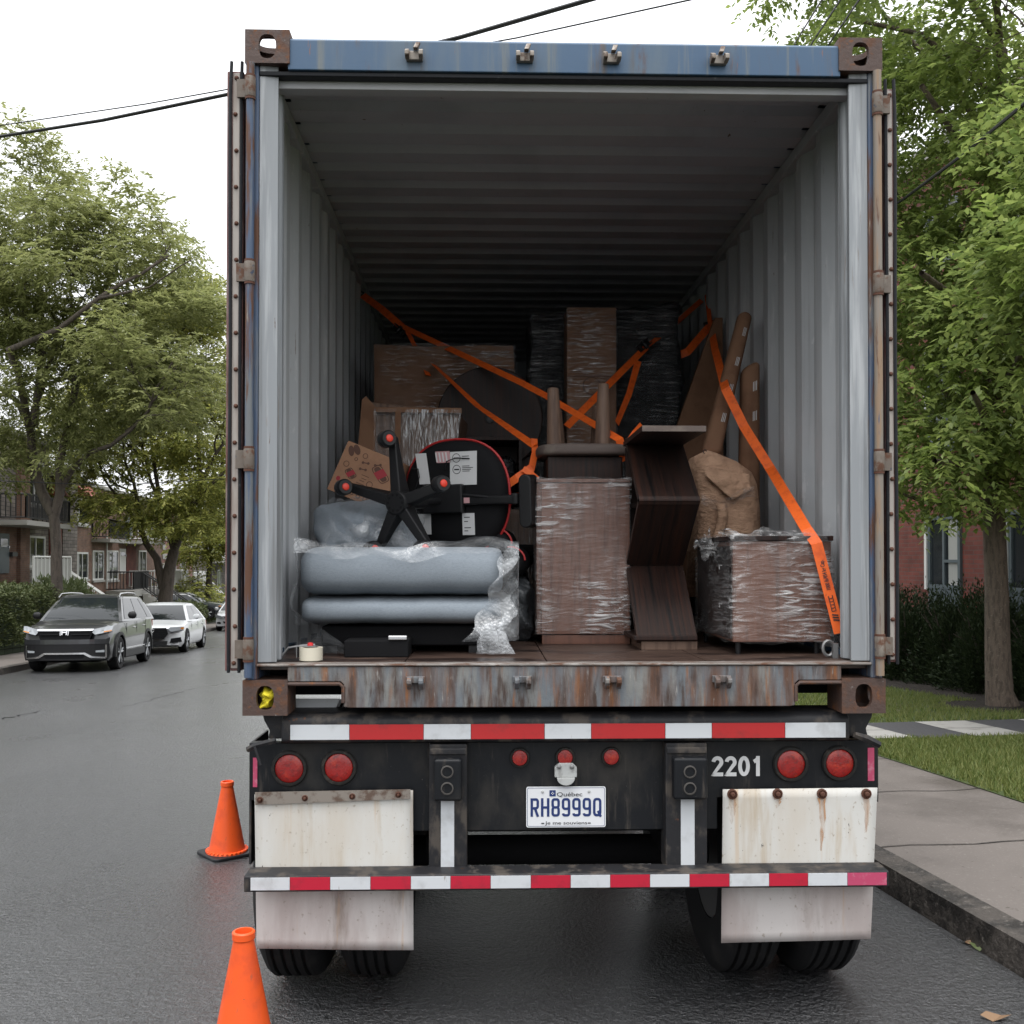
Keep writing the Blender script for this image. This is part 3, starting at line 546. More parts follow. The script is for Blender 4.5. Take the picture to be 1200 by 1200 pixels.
# corner castings
def casting(cx0, cx1, y0, y1, z0, z1, front, top, lab=None):
    b = MB(); w, h, d = cx1 - cx0, z1 - z0, abs(y1 - y0)
    yf = y0 if front else y1
    if front: b.holed((cx0, y0, z0), (1,0,0), (0,0,1), w, h, .033, .046, cx=.5, cy=.5)
    else: b.holed((cx1, y1, z0), (-1,0,0), (0,0,1), w, h, .033, .046)
    if cx0 < CX: b.holed((cx0, y1, z0), (0,-1,0), (0,0,1), d, h, .04, .036)
    else: b.holed((cx1, y0, z0), (0,1,0), (0,0,1), d, h, .04, .036)
    zz = z1 if top else z0
    if top: b.holed((cx0, y0, z1), (1,0,0), (0,1,0), w, d, .062, .055)
    else: b.holed((cx0, y1, z0), (1,0,0), (0,-1,0), w, d, .062, .055)
    # the closed faces, as 12 mm plates
    b.box(cx0 + .001, cx1 - .001, (y1 - .012) if front else y0, y1 if front else y0 + .012, z0 + .001, z1 - .001)
    if cx0 < CX: b.box(cx1 - .012, cx1, y0 + .001, y1 - .001, z0 + .001, z1 - .001)
    else: b.box(cx0, cx0 + .012, y0 + .001, y1 - .001, z0 + .001, z1 - .001)
    if top: b.box(cx0 + .002, cx1 - .002, y0 + .002, y1 - .002, z0, z0 + .012)
    else: b.box(cx0 + .002, cx1 - .002, y0 + .002, y1 - .002, z1 - .012, z1)
    return cb_(b, 'corner_casting', 'casting')
for x0, x1 in ((CX - HW, CX - HW + .168), (CX + HW - .168, CX + HW)):
    casting(x0, x1, Y0 - .004, Y0 + .162, Z1 - .128, Z1, True, True)
    casting(x0, x1, Y0 - .004, Y0 + .162, Z0 - .004, Z0 + .128, True, False)
    casting(x0, x1, Y1 - .162, Y1 + .004, Z1 - .118, Z1, False, True)
    casting(x0, x1, Y1 - .162, Y1 + .004, Z0 - .004, Z0 + .118, False, False)
# corner posts: outer blue channel, inner pale jamb
for sgn in (-1, 1):
    b = MB(); xo, xi = CX + sgn * (HW - .004), CX + sgn * (HW - .05)
    b.box(min(xo, xi), max(xo, xi), Y0 + .012, Y0 + .16, Z0 + .126, Z1 - .126)
    pst = cb_(b, 'corner_post', 'post', bevel=.008)
    b = MB(); xa, xb = CX + sgn * (HW - .05), CX + sgn * (1.098)
    P = [(xa, Y0 + .02), (xb, Y0 + .028), (xb - sgn*(-.006), Y0 + .06), (xb - sgn*(-.02), Y0 + .075), (xb - sgn*(-.02), Y0 + .11), (xb - sgn*(-.004), Y0 + .125), (xb - sgn*(-.004), Y0 + .158), (xa, Y0 + .158)]
    b.prism([(x, y, FZ + .004) for x, y in P], (0, 0, CEIL - FZ - .07))
    cb_(b, 'door_jamb', 'jamb', pst, bevel=.004)
    # hinge pin bar: a steel rod full height with hinge knuckles
    xr = CX + sgn * (HW - .022)
    b = MB().tube([(xr, Y0 - .006, Z0 + .14), (xr, Y0 - .006, Z1 - .13)], .016, 10)
    bar = cb_(b, 'hinge_bar', 'pinbar' if sgn > 0 else 'post', smooth=True)
    for py in (108, 322, 539, 760) if sgn < 0 else (118, 330, 540, 758):
        z = px_z(py, Y0); h = .038
        b = MB().lathe([(.019, -h), (.0205, -h + .005), (.0205, h - .005), (.019, h)], (xr, Y0 - .008, z), n=14)
        x2 = CX + sgn * (HW + .03)
        b.box(min(xr, x2), max(xr, x2), Y0 - .002, Y0 + .012, z - h + .004, z + h - .004)
        cb_(b, 'hinge', 'hinge', smooth=True)
        for zz in (z + h + .005, z - h - .005):
            cb_(MB().lathe([(.0195, -.004), (.0195, .004)], (xr, Y0 - .007, zz), n=12), 'hinge_washer', 'rivet', smooth=True)
# header with door gasket and four lock keepers
b = MB(); zt, zb = Z1 - .022, px_z(85, Y0)
x0, x1 = CX - HW + .16, CX + HW - .16
b.prism([(x0, Y0 + .004, zb), (x0, Y0 + .004, zt - .012), (x0, Y0 + .02, zt), (x0, Y0 + .13, zt), (x0, Y0 + .13, zb)], (x1 - x0, 0, 0))
header = cb_(b, 'header', 'blue', bevel=.004)
b = MB().box(CX - HW + .05, CX + HW - .05, Y0 + .015, Y0 + .06, zb - .018, zb - .001)
cb_(b, 'header_gasket', 'gasket', header, bevel=.003)
b = MB().box(CX - 1.16, CX + 1.16, Y0 + .062, Y0 + .12, zb - .045, zb - .001)
cb_(b, 'header_lip', 'roofin', header, bevel=.003)
for px in (485, 615, 717, 843):
    x = px_x(px, Y0); z = px_z(66, Y0)
    b = MB().box(x - .032, x + .032, Y0 - .016, Y0 + .004, z - .028, z + .006)
    b.prism([(x - .034, Y0 - .018, z - .03), (x - .034, Y0 - .05, z - .024), (x - .034, Y0 - .05, z - .006), (x - .034, Y0 - .018, z + .012)], (.016, 0, 0))
    b.prism([(x + .018, Y0 - .018, z - .03), (x + .018, Y0 - .05, z - .024), (x + .018, Y0 - .05, z - .006), (x + .018, Y0 - .018, z + .012)], (.016, 0, 0))
    b.prism([(x - .004, Y0 - .012, z + .006), (x - .004, Y0 - .04, z + .006), (x + .006, Y0 - .028, z + .034), (x + .006, Y0 - .012, z + .034)], (.018, 0, 0))
    cb_(b, 'lock_keeper', 'steelstrip', header, bevel=.003)
# sill with fork notches beside the castings and four keepers
zt, zb = px_z(781, Y0), px_z(829, Y0)
xa, xb = px_x(403, Y0), px_x(932, Y0); xl, xr_ = CX - HW + .166, CX + HW - .166
zn = px_z(802, Y0)
b = MB()
pl = [(xl, zn + .012), (xa - .012, zn + .012), (xa, zn), (xa, zb + .004), (xa + .02, zb), (xb - .02, zb), (xb, zb + .004), (xb, zn), (xb + .012, zn + .012), (xr_, zn + .012), (xr_, zt), (xl, zt)]
b.prism([(x, Y0 + .006, z) for x, z in pl], (0, .12, 0))
sill = cb_(b, 'sill', 'sillm', bevel=.004)
b = MB().box(CX - HW + .05, CX + HW - .05, Y0 + .0, Y0 + .07, zt + .0015, zt + .012)
cb_(b, 'threshold_strip', 'thresh', sill, bevel=.004)
# welded rim round each notch
for s_, xo, xi in ((1, xl, xa), (-1, xr_, xb)):
    b = MB().tube([(xo, Y0 + .004, zn + .004), (xi - s_*.016, Y0 + .004, zn + .004), (xi - s_*.002, Y0 + .004, zn - .008), (xi - s_*.002, Y0 + .004, zb + .02)], .0075, 8)
    cb_(b, 'notch_rim', 'casting', sill, smooth=True)
for px in (487, 612, 717, 845):
    x = px_x(px, Y0); z = px_z(798, Y0)
    b = MB().box(x - .036, x + .036, Y0 - .014, Y0 + .004, z - .006, z + .020)
    for d in (-.030, .014):
        b.prism([(x + d, Y0 - .016, z - .03), (x + d, Y0 - .046, z - .004), (x + d, Y0 - .046, z + .010), (x + d, Y0 - .016, z + .022)], (.018, 0, 0))
    cb_(b, 'lock_keeper', 'sillm', sill, bevel=.003)
# doors folded right back along the sides
for sgn in (-1, 1):
    xi, xo = CX + sgn * (HW + .012), CX + sgn * (HW + .075)
    if sgn > 0: xi, xo = CX + (HW + .018), CX + (HW + .066)
    zb, zt = px_z(786 if sgn < 0 else 778, Y0), px_z(84 if sgn < 0 else 95, Y0)
    b = MB(); ya, yb = Y0 + .03, Y0 + 1.2
    b.box(min(xi, xo), max(xi, xo), ya, ya + .06, zb, zt); b.box(min(xi, xo), max(xi, xo), yb - .06, yb, zb, zt)
    b.box(min(xi, xo), max(xi, xo), ya + .06, yb - .06, zb, zb + .08); b.box(min(xi, xo), max(xi, xo), ya + .06, yb - .06, zt - .08, zt)
    xm = (xi + xo) / 2; n = 10
    for k in range(n):
        za, zc = zb + .08 + (zt - zb - .16) * k / n, zb + .08 + (zt - zb - .16) * (k + 1) / n; o = .016 if k % 2 else -.016
        b.box(xm + o - .004, xm + o + .004, ya + .06, yb - .06, za, zc)
    door = cb_(b, 'door', 'doorskin', bevel=.003, label='cargo door folded back flat along the %s side' % ('left' if sgn < 0 else 'right'))
    # edge seen from behind: retaining strip, gasket lips, rivets
    w = abs(xo - xi)
    sa, sb = xi + sgn * w * .20, xi + sgn * w * .62
    b = MB().box(min(sa, sb), max(sa, sb), ya - .008, ya - .001, zb + .01, zt - .01)
    cb_(b, 'retaining_strip', 'strip', door, bevel=.002)
    b = MB()
    for x, lean in ((sb + sgn * .007, .006), (sa - sgn * .006, -.004)):
        pth = []
        for k in range(30):
            q = k / 29; pth.append((x + sgn * lean * math.sin(q * 9) * .3, ya - .012, zb - .006 + (zt - zb + .012) * q))
        pth[-1] = (x - sgn * .004, ya - .014, zt + .03); 
        b.tube(pth, .0065, 6)
    cb_(b, 'door_gasket', 'gasket', door, smooth=True)
    n = 17
    for k in range(n):
        z = zb + .03 + (zt - zb - .06) * k / (n - 1)
        b = MB().lathe([(.0085, 0), (.0085, .002), (.006, .006), (.002, .0075)], ((sa + sb) / 2 + rng.uniform(-.003, .003), ya - .009, z), (0, -1, 0), 10)
        cb_(b, 'rivet', 'rivet', door, smooth=True)
    # locking rods on the outer face (they end up between door and side wall)
    b = MB()
    for y in (ya + .32, ya + .8): b.tube([(xi - sgn * .012, y, zb + .02), (xi - sgn * .012, y, zt - .02)], .012, 8)
    cb_(b, 'lock_rod', 'steelstrip', door, smooth=True)
# lashing ring and scrap steel guard at the threshold corners
for sgn, px in ((1, 1000),):
    x = CX + sgn * 1.10
    b = MB().tube([Vector((x - .03, Y0 + .20, FZ + .008)) + Vector((.022 * math.cos(q), 0, .03 + .03 * math.sin(q))) for q in [k * 2*math.pi/14 for k in range(14)]], .007, 6, closed=True)
    b.box(x - .02, x + .0, Y0 + .17, Y0 + .19, FZ, FZ + .06); b.box(x + .012, x + .04, Y0 + .135, Y0 + .15, FZ, FZ + .14)
    cb_(b, 'lashing_ring', 'steel', smooth=True)
# ================================================================== THE CHASSIS TRAILER
TY = 3.79
tr = thing('chassis_trailer', (CX, 5.0, 0), 'black chassis trailer under the blue container, with striped bumper and white mudflaps', 'trailer')
def tb_(b, name, m, parent=None, **k): return b.build(name, M[m] if isinstance(m, str) else m, parent or tr, **k)
# rear bolster beam with rounded upper edge
xa, xb = px_x(330, TY), px_x(995, TY); zt, zb = px_z(836, TY), px_z(872, TY)
P = [(TY + .012, zb + .006), (TY, zb + .018), (TY, zt - .035), (TY + .008, zt - .016), (TY + .028, zt - .003), (TY + .06, zt), (TY + .20, zt), (TY + .20, zb + .006)]
bol = tb_(MB().prism([(xa, y, z) for y, z in P], (xb - xa, 0, 0)), 'rear_bolster', 'blackworn', bevel=.006)
edges = [340.7, 410, 496.7, 552, 638, 692.5, 779, 833.5, 919, 990]
za, zc = px_z(865.5, TY), px_z(848, TY)
for i in range(9):
    x0, x1 = px_x(edges[i] + .3, TY), px_x(edges[i+1] - .3, TY)
    tb_(MB().box(x0, x1, TY - .0035, TY - .0005, za, zc), 'reflective_tape', 'twhite' if i % 2 == 0 else 'tred', bol, label='%s stripe of reflective tape' % ('white' if i % 2 == 0 else 'red'))
for x0, x1 in ((px_x(306, TY), px_x(338, TY)), (px_x(992, TY), px_x(1026, TY))):
    z1_, z0_ = Z0 - .008, px_z(866, TY)
    s_ = 1 if x0 < CX else -1
    o_, i_ = (x0, x1) if s_ > 0 else (x1, x0)
    pl = [(o_, z1_), (i_, z1_), (i_, z0_), (o_ + s_*.02, z0_ + .0), (o_ + s_*.028, z0_ + .03), (o_ + s_*.006, z0_ + .07)]
    tb_(MB().prism([(x, TY + .03, z) for x, z in pl], (0, .14, 0)), 'twist_lock_seat', 'blackworn', bevel=.005)
# hinged twist-lock levers
tb_(MB().tube([(px_x(292, TY), TY - .01, px_z(876, TY)), (px_x(301, TY), TY - .02, px_z(871, TY)), (px_x(325, TY), TY - .02, px_z(865, TY))], .012, 6).tube([(px_x(301, TY), TY - .03, px_z(871, TY)), (px_x(308, TY), TY - .03, px_z(893, TY))], .006, 6), 'lock_lever', 'blackworn', smooth=True)
tb_(MB().tube([(px_x(1028, TY), TY - .01, px_z(874, TY)), (px_x(1012, TY), TY - .02, px_z(866, TY)), (px_x(998, TY), TY - .02, px_z(861, TY))], [.014, .017, .012], 6), 'lock_lever', 'blackworn', smooth=True)
# lamp plate
PY = 3.86
xl, xr2 = px_x(293, PY), px_x(1028, PY); zt, zm, zc = px_z(869, PY), px_z(936, PY), px_z(973, PY)
xc0, xc1 = px_x(482, PY), px_x(840, PY)
pl = [(xl, zt), (xl, zm), (xc0, zm), (xc0, zc), (xc1, zc), (xc1, zm), (xr2, zm), (xr2, zt)]
lp = tb_(MB().prism([(x, PY, z) for x, z in pl], (0, .05, 0)), 'lamp_panel', 'black', bevel=.004)
tb_(MB().box(xl, xl + .008, PY + .001, PY + .30, px_z(1010, PY), zt - .001), 'panel_return', 'blackworn')
tb_(MB().box(xr2 - .008, xr2, PY + .001, PY + .30, zm - .02, zt - .001), 'panel_return', 'blackworn')
def lamp(px, py, r, name, nm):
    p = at(px, py, PY); rr = r / 1160 * PY
    ring = tb_(MB().lathe([(rr*1.24, 0), (rr*1.28, .006), (rr*1.2, .016), (rr*1.04, .018), (rr*1.0, .008)], p, (0,-1,0), 32), 'lamp_ring', 'lensring', lp, smooth=True)
    o = tb_(MB().lathe([(rr*1.0, .006), (rr*.985, .011), (rr*.93, .0135), (rr*.5, .0155), (.001, .016)], p, (0,-1,0), 32), name, 'lens', lp, smooth=True)
for px, py in ((339.5, 900), (397.5, 899), (926, 895), (983, 894)): lamp(px, py, 16.5, 'tail_lamp', '')
for px, py in ((609, 887.5), (662, 887), (716, 886.5)): lamp(px, py, 9.2, 'marker_lamp', '')
for px0, px1, py0, py1, m in ((1015.5, 1023, 878, 917, 'tpink'), (297.5, 302.5, 886, 920, 'tpink')):
    tb_(MB().box(px_x(px0, PY), px_x(px1, PY), PY - .003, PY - .0005, px_z(py1, PY), px_z(py0, PY)), 'side_reflector', m, lp)
# licence plate
lx0, lx1 = px_x(616.5, PY), px_x(709, PY); lz0, lz1 = px_z(968.5, PY), px_z(921, PY); ly = PY - .012
def rrect(x0, x1, z0, z1, r, n=5):
    P = []
    for (cx_, cz_, a0) in ((x1 - r, z1 - r, 0), (x0 + r, z1 - r, 90), (x0 + r, z0 + r, 180), (x1 - r, z0 + r, 270)):
        for k in range(n + 1):
            q = R(a0 + 90 * k / n); P.append((cx_ + r*math.cos(q), cz_ + r*math.sin(q)))
    return P
plate = tb_(MB().prism([(x, ly, z) for x, z in rrect(lx0, lx1, lz0, lz1, .008)], (0, .003, 0)), 'licence_plate', 'plate', lp)
lw, lh = lx1 - lx0, lz1 - lz0
bd = MB(); o_ = rrect(lx0 + .004, lx1 - .004, lz0 + .004, lz1 - .004, .006); i_ = rrect(lx0 + .0055, lx1 - .0055, lz0 + .0055, lz1 - .0055, .005); n = len(o_)
bd.add([(x, ly - .0008, z) for x, z in o_] + [(x, ly - .0008, z) for x, z in i_], [(k, (k+1) % n, n + (k+1) % n, n + k) for k in range(n)])
tb_(bd, 'plate_border', 'navy', plate)
def arc(cx, cy, rx, ry, a0, a1, n=14):
    return [(cx + rx*math.cos(R(a0 + (a1 - a0)*k/n)), cy + ry*math.sin(R(a0 + (a1 - a0)*k/n))) for k in range(n + 1)]
def glyphs(name, body, m, parent, x0, x1, z0, h, y, wt=.16, gap=.24, sq=False):
    """block lettering built from strokes of even width, one mesh per word"""
    t = wt/2; o = 1 - t; b = MB(); n = len(body); pitch = (x1 - x0)/(n - gap*.0 + 0) ; cw = (x1 - x0)/(n + gap*(n - 1)); asp = h/cw
    def rr(x_0, x_1, y_0, y_1, r, a=None):
        rx, ry = r*asp*.75, r
        P = arc(x_1 - rx, y_1 - ry, rx, ry, 0, 90, 6) + arc(x_0 + rx, y_1 - ry, rx, ry, 90, 180, 6) + arc(x_0 + rx, y_0 + ry, rx, ry, 180, 270, 6) + arc(x_1 - rx, y_0 + ry, rx, ry, 270, 360, 6)
        return P + [P[0]]
    tx = t*asp*.92; X0, X1 = tx, 1 - tx
    G = {'2': [arc(.5, .70, .5 - tx, .30 - t, 175, -28, 16) + [(X0, t), (X0 + .001, t)], [(X0 - .02, t), (1, t)]],
         '0': [arc(.5, .5, .5 - tx, .5 - t, 0, 360, 28)], '1': [[(.56, 0), (.56, 1)], [(.56, .90), (.44, .80), (.20, .72)]],
         'H': [[(X0, 0), (X0, 1)], [(X1, 0), (X1, 1)], [(X0, .5), (X1, .5)]],
         'R': [[(X0, 0), (X0, 1)], [(X0, o)] + arc(X1 - .22, o - .12, .22, .12, 90, 0, 6) + arc(X1 - .22, .46 + .12, .22, .12, 0, -90, 6) + [(X0, .46)], [(.52, .46), (X1 + .02, 0)]],
         '8': [rr(X0, X1, .5, o, .13), rr(X0, X1, t, .5, .13)],
         '9': [rr(X0, X1, .42, o, .14), [(X1, .72), (X1, t + .14)] + arc(X1 - .2, t + .13, .2, .13, 0, -90, 6) + arc(X0 + .2, t + .13, .2, .13, 270, 190, 6)],
         'Q': [rr(X0, X1, t, o, .15), [(.58, .30), (X1 + .08, -.02)]]}
    for i, ch in enumerate(body):
        gx = x0 + i*cw*(1 + gap); d = 0
        for P in G[ch]:
            P = [Vector((gx + px*cw, 0, z0 + pz*h)) for px, pz in P]; closed = (P[0] - P[-1]).length < 1e-5
            if closed: P = P[:-1]
            m_ = len(P); L_, R_ = [], []
            for k in range(m_):
                a = P[k - 1] if (k > 0 or closed) else P[k]; c = P[(k + 1) % m_] if (k < m_ - 1 or closed) else P[k]
                d0 = (P[k] - a).normalized() if (P[k] - a).length > 1e-7 else (c - P[k]).normalized(); d1 = (c - P[k]).normalized() if (c - P[k]).length > 1e-7 else d0
                nn = Vector((-(d0.z + d1.z), 0, d0.x + d1.x)); nn = nn.normalized() if nn.length > 1e-6 else Vector((-d0.z, 0, d0.x))
                kk = min(1.6, 1/max(.3, nn.dot(Vector((-d0.z, 0, d0.x))))); w = h*wt/2*kk
                L_.append((P[k].x + nn.x*w, y - d*.00012, P[k].z + nn.z*w)); R_.append((P[k].x - nn.x*w, y - d*.00012, P[k].z - nn.z*w))
            b.add(L_ + R_, [(k, (k + 1) % m_, m_ + (k + 1) % m_, m_ + k) for k in range(m_ if closed else m_ - 1)]); d += 1
    return tb_(b, name, m, parent)
def fit_text(name, body, m, parent, x0, x1, z, h, y, bold=0.0, spacing=1.0):
    o, w = text_mesh(name, body, M[m], parent, (x0, y, z), (1,0,0), (0,0,1), h, 1.0, bold=bold, spacing=spacing)
    kx = (x1 - x0) / w; org = ORG[parent.name]
    for v in o.data.vertices: v.co.x = (x0 - org.x) + (v.co.x - (x0 - org.x)) * kx
    return o
glyphs('fleet_number', '2201', 'white', lp, at(834, 900, PY).x, at(894, 900, PY).x, at(860, 909.5, PY).z, 23.5/1160*PY, PY - .0012, .19, .16)
X = lambda f: lx0 + lw * f
Zf = lambda f: lz1 - lh * f
glyphs('plate_number', 'RH8999Q', 'navy', plate, X(.055), X(.945), Zf(.735), lh * .455, ly - .001, .135, .26)
fit_text('plate_province', 'Québec', 'ink', plate, X(.385), X(.705), Zf(.235), lh * .105, ly - .001, bold=.004)
fit_text('plate_motto', 'Je me souviens', 'ink', plate, X(.235), X(.765), Zf(.925), lh * .085, ly - .001, bold=.004)
tb_(MB().box(X(.19), X(.225), ly - .002, ly - .0005, Zf(.91), Zf(.885)).box(X(.775), X(.81), ly - .002, ly - .0005, Zf(.91), Zf(.885)), 'plate_dash', 'ink', plate)
em = MB().box(X(.292), X(.37), ly - .0015, ly - .0005, Zf(.235), Zf(.085))
tb_(em, 'province_emblem', 'navy', plate)
b = MB(); ex, ez = X(.331), Zf(.16)
for dx, dz in ((0,.0042),(0,-.0042),(.0042,0),(-.0042,0)):
    b.box(ex + dx - .0016, ex + dx + .0016, ly - .0025, ly - .0016, ez + dz - .0016, ez + dz + .0016)
tb_(b, 'emblem_mark', 'plate', plate)
for f in (.205, .79): tb_(MB().lathe([(.0055, 0), (.0055, .003), (.002, .005)], (X(f), ly, Zf(.12)), (0,-1,0), 10), 'plate_bolt', 'zinc', plate, smooth=True)
# plate lamp
pc = at(662.5, 905, PY)
s_ = 1/1160*PY
hs_ = [(-8,12),(-13,7),(-13,-4.5),(13,-4.5),(13,7),(8,12)]
pll = tb_(MB().prism([(pc.x + a*s_, PY - .024, pc.z + c*s_) for a, c in hs_], (0, .024, 0)), 'plate_lamp', 'zinc', lp, bevel=.003)
tb_(MB().prism([(pc.x + 10.5*s_*math.cos(q), PY - .034, pc.z - 4.5*s_ + 9*s_*math.sin(q)) for q in [math.pi + k*math.pi/10 for k in range(11)]], (0, .03, 0)), 'lamp_hood', 'zinc', pll, bevel=.002)
for d in (-8, 7): tb_(MB().lathe([(2.6*s_, 0), (2.6*s_, .006), (1.2*s_, .009)], (pc.x + d*s_, PY - .024, pc.z + 8*s_), (0,-1,0), 12), 'lamp_screw', 'steel', pll, smooth=True)
# uprights with socket boxes and white strips
UY = 3.80
for x0p, x1p, strip, box, hx in ((503, 547.5, (517, 532.5), (509, 542), 524), (779.5, 828, (797, 813), (786, 826), 808.5)):
    up = tb_(MB().box(px_x(x0p, UY), px_x(x1p, UY), UY, UY + .11, px_z(1021, UY), px_z(871.5, UY)), 'upright', 'blackworn', bevel=.005)
    tb_(MB().box(px_x(strip[0], UY), px_x(strip[1], UY), UY - .003, UY - .0005, px_z(1020, UY), px_z(932, UY)), 'white_strip', 'twhite', up)
    tb_(MB().box(px_x(x0p + 1, UY), px_x(x1p - 1, UY), UY - .012, UY - .0005, px_z(883, UY), px_z(876, UY)), 'upright_rib', 'blackworn', up, bevel=.003)
    bx = tb_(MB().box(px_x(box[0], UY), px_x(box[1], UY), UY - .05, UY - .001, px_z(935, UY), px_z(886, UY)), 'socket_box', 'black', up, bevel=.012, seg=3)
    for hy in (904.5, 924):
        p = at(hx, hy, UY - .051); r = 6.6/1160*UY
        tb_(MB().lathe([(r*1.12, -.004), (r*1.12, .004), (r*.9, .005), (r*.8, -.02), (r*.3, -.028), (.001, -.028)], p, (0,-1,0), 20), 'socket', 'socketm', bx, smooth=True)
# mudflaps (one sheet each, passing behind the bumper) with bolts
FY = 3.83
def flap(pl, name, lab, seg=10):
    # pl: four corners in px: top-left, top-right, bottom-right, bottom-left
    tl, trr, br, bl = [at(px, py, FY) for px, py in pl]
    def fn(a, c):
        p = (tl.lerp(trr, a)).lerp(bl.lerp(br, a), c)
        p.y += .008 * math.sin(a * 3.1 + c * 2) * c - .010*c
        return p
    return fn
for pl, lab, bolts, strip in (([(298.5,931),(484,926),(485,1111),(301,1111)], 'white mudflap with a steel strip along its top', [(305,937),(357.5,935),(413,933),(467,931)], True),
                       ([(847,925),(1028,923),(1018,1098),(845,1104.5)], 'white mudflap with rust-streaked bolts along its top', [(858,930.5),(911,930),(963,930),(1015,930)], False)):
    fn = flap(pl, '', '')
    # split into above and below the bumper only in material: one continuous mesh with two slots
    b = MB().grid(fn, 14, 16)
    f = tb_(b, 'mudflap', 'flap', smooth=True, solid=.006, label=lab)
    f.data.materials.append(M['flaplow'])
    for p in f.data.polygons:
        if p.center.z < px_z(1036, FY): p.material_index = 1
    if strip:
        tb_(MB().add([at(299,928.5,FY-.012), at(481,925,FY-.012), at(481,936,FY-.012), at(299,943,FY-.012)], [(0,1,2,3)]), 'clamp_strip', 'steelstrip', f, solid=.006)
    for px, py in bolts:
        p = at(px, py, FY - (.012 if strip else .004)); r = (3.6 if strip else 6)/1160*FY
        tb_(MB().lathe([(r, -.004), (r, .006), (r*.75, .008), (r*.72, .003), (r*.5, .003), (r*.48, .014), (r*.3, .017)], p, (0,-1,0), 16), 'flap_bolt', 'rivet', f, smooth=True)
        if not strip:   # rust run-off below each bolt: a stain on the sheet
            ln = {858: 30, 911: 12, 963: 62, 1015: 44}[px]; bb = MB(); q0 = at(px, py + 4, FY - .0065); Pn = []
            for k in range(9):
                f_ = k / 8; w = (.012 * (1 - f_)**.8 + .0022) * (1 + .25*math.sin(k*2.3 + px))
                q = at(px + 1.2*math.sin(f_*4), py + 5 + ln * f_, FY - .0068 - .0*f_)
                a_ = (q.x - pl[0][0]); 
                Pn.append((q, w))
            for k in range(8):
                (qa, wa), (qb, wb) = Pn[k], Pn[k+1]
                bb.add([qa + Vector((-wa,0,0)), qa + Vector((wa,0,0)), qb + Vector((wb,0,0)), qb + Vector((-wb,0,0))], [(0,1,2,3)])
            # kept inside the flap's own paint below (see rust_run material)
            tb_(bb, 'rust_run', M['rustrun'], f)
# underride bumper
BY = 3.715
xa, xb = px_x(287, BY), px_x(1040, BY); za, zc = px_z(1042.5, BY), px_z(1023.5, BY)
P = [(BY, za), (BY, zc - .004), (BY + .006, zc), (BY + .10, zc + .003), (BY + .10, za)]
bmp = tb_(MB().prism([(xa, y, z) for y, z in P], (xb - xa, 0, 0)), 'bumper', 'blackworn', bevel=.004)
ed = [295, 341, 388, 435, 482, 528.3, 575, 622, 668.3, 714.5, 760.8, 807, 853.5, 899.7, 945, 991, 1037]
for i in range(16):
    m = 'tpink' if i == 15 else ('twhite' if i % 2 == 0 else 'tred2')
    tb_(MB().box(px_x(ed[i] + .25, BY), px_x(ed[i+1] - .25, BY), BY - .0035, BY - .0005, px_z(1040, BY), px_z(1025.5, BY)), 'reflective_tape', m, bmp, label='%s stripe of reflective tape' % ('faded pink' if i == 15 else 'white' if i % 2 == 0 else 'red'))
# frame rails, cross members, axles, wheels
fr = MB()
for x in (CX - .48, CX + .48):
    fr.box(x - .06, x - .05, 3.92, 9.7, .78, 1.12); fr.box(x - .06, x + .06, 3.92, 9.7, 1.105, 1.12); fr.box(x - .06, x + .06, 3.92, 9.7, .78, .795)
fr.box(CX - .42, CX + .42, 4.0, 4.08, .66, .95); fr.box(CX - .42, CX + .42, 5.0, 5.1, .8, 1.0); fr.box(CX - 1.1, CX + 1.1, 9.3, 9.6, 1.0, 1.15)
tb_(fr, 'frame_rail', 'under')
def tyre_profile(r, w):
    P = [(.29, -w/2 + .03), (.36, -w/2), (r - .06, -w/2 + .004), (r - .015, -w/2 + .03), (r, -w/2 + .05)]
    for g in (-.06, -.02, .02, .06):
        P += [(r, g - .008), (r - .014, g - .005), (r - .014, g + .005), (r, g + .008)]
    P += [(r, w/2 - .05), (r - .015, w/2 - .03), (r - .06, w/2 - .004), (.36, w/2), (.29, w/2 - .03)]
    return P
for ay in (4.36, 5.66):
    gg = gz(ay); az = .50 + gg
    tb_(MB().tube([(CX - 1.2, ay, az), (CX + 1.2, ay, az)], .065, 12).box(CX - .55, CX - .42, ay - .3, ay + .3, az + .06, az + .14).box(CX + .42, CX + .55, ay - .3, ay + .3, az + .06, az + .14), 'axle', 'under', smooth=True)
    for wx in (CX - 1.09, CX - .765, CX + .765, CX + 1.09):
        w = tb_(MB().lathe(tyre_profile(.5, .265), (wx, ay, az), (1,0,0), 48, closed=True), 'tyre', 'tyre', smooth=True, angle=30)
        tb_(MB().lathe([(.285, -.1), (.292, -.09), (.27, -.08), (.25, .0), (.13, .02), (.12, .1), (.02, .1)], (wx, ay, az), (1 if wx > CX else -1, 0, 0), 28), 'rim', 'rim', w, smooth=True)
# white plate seen through the left fork notch
tb_(MB().prism([at(345, 834, 3.97), at(344, 819, 3.97), at(398, 819, 3.97), at(392, 834, 3.97)], (0, .01, 0)), 'marker_plate', 'twhite', label='white slanted marker plate under the left fork notch')
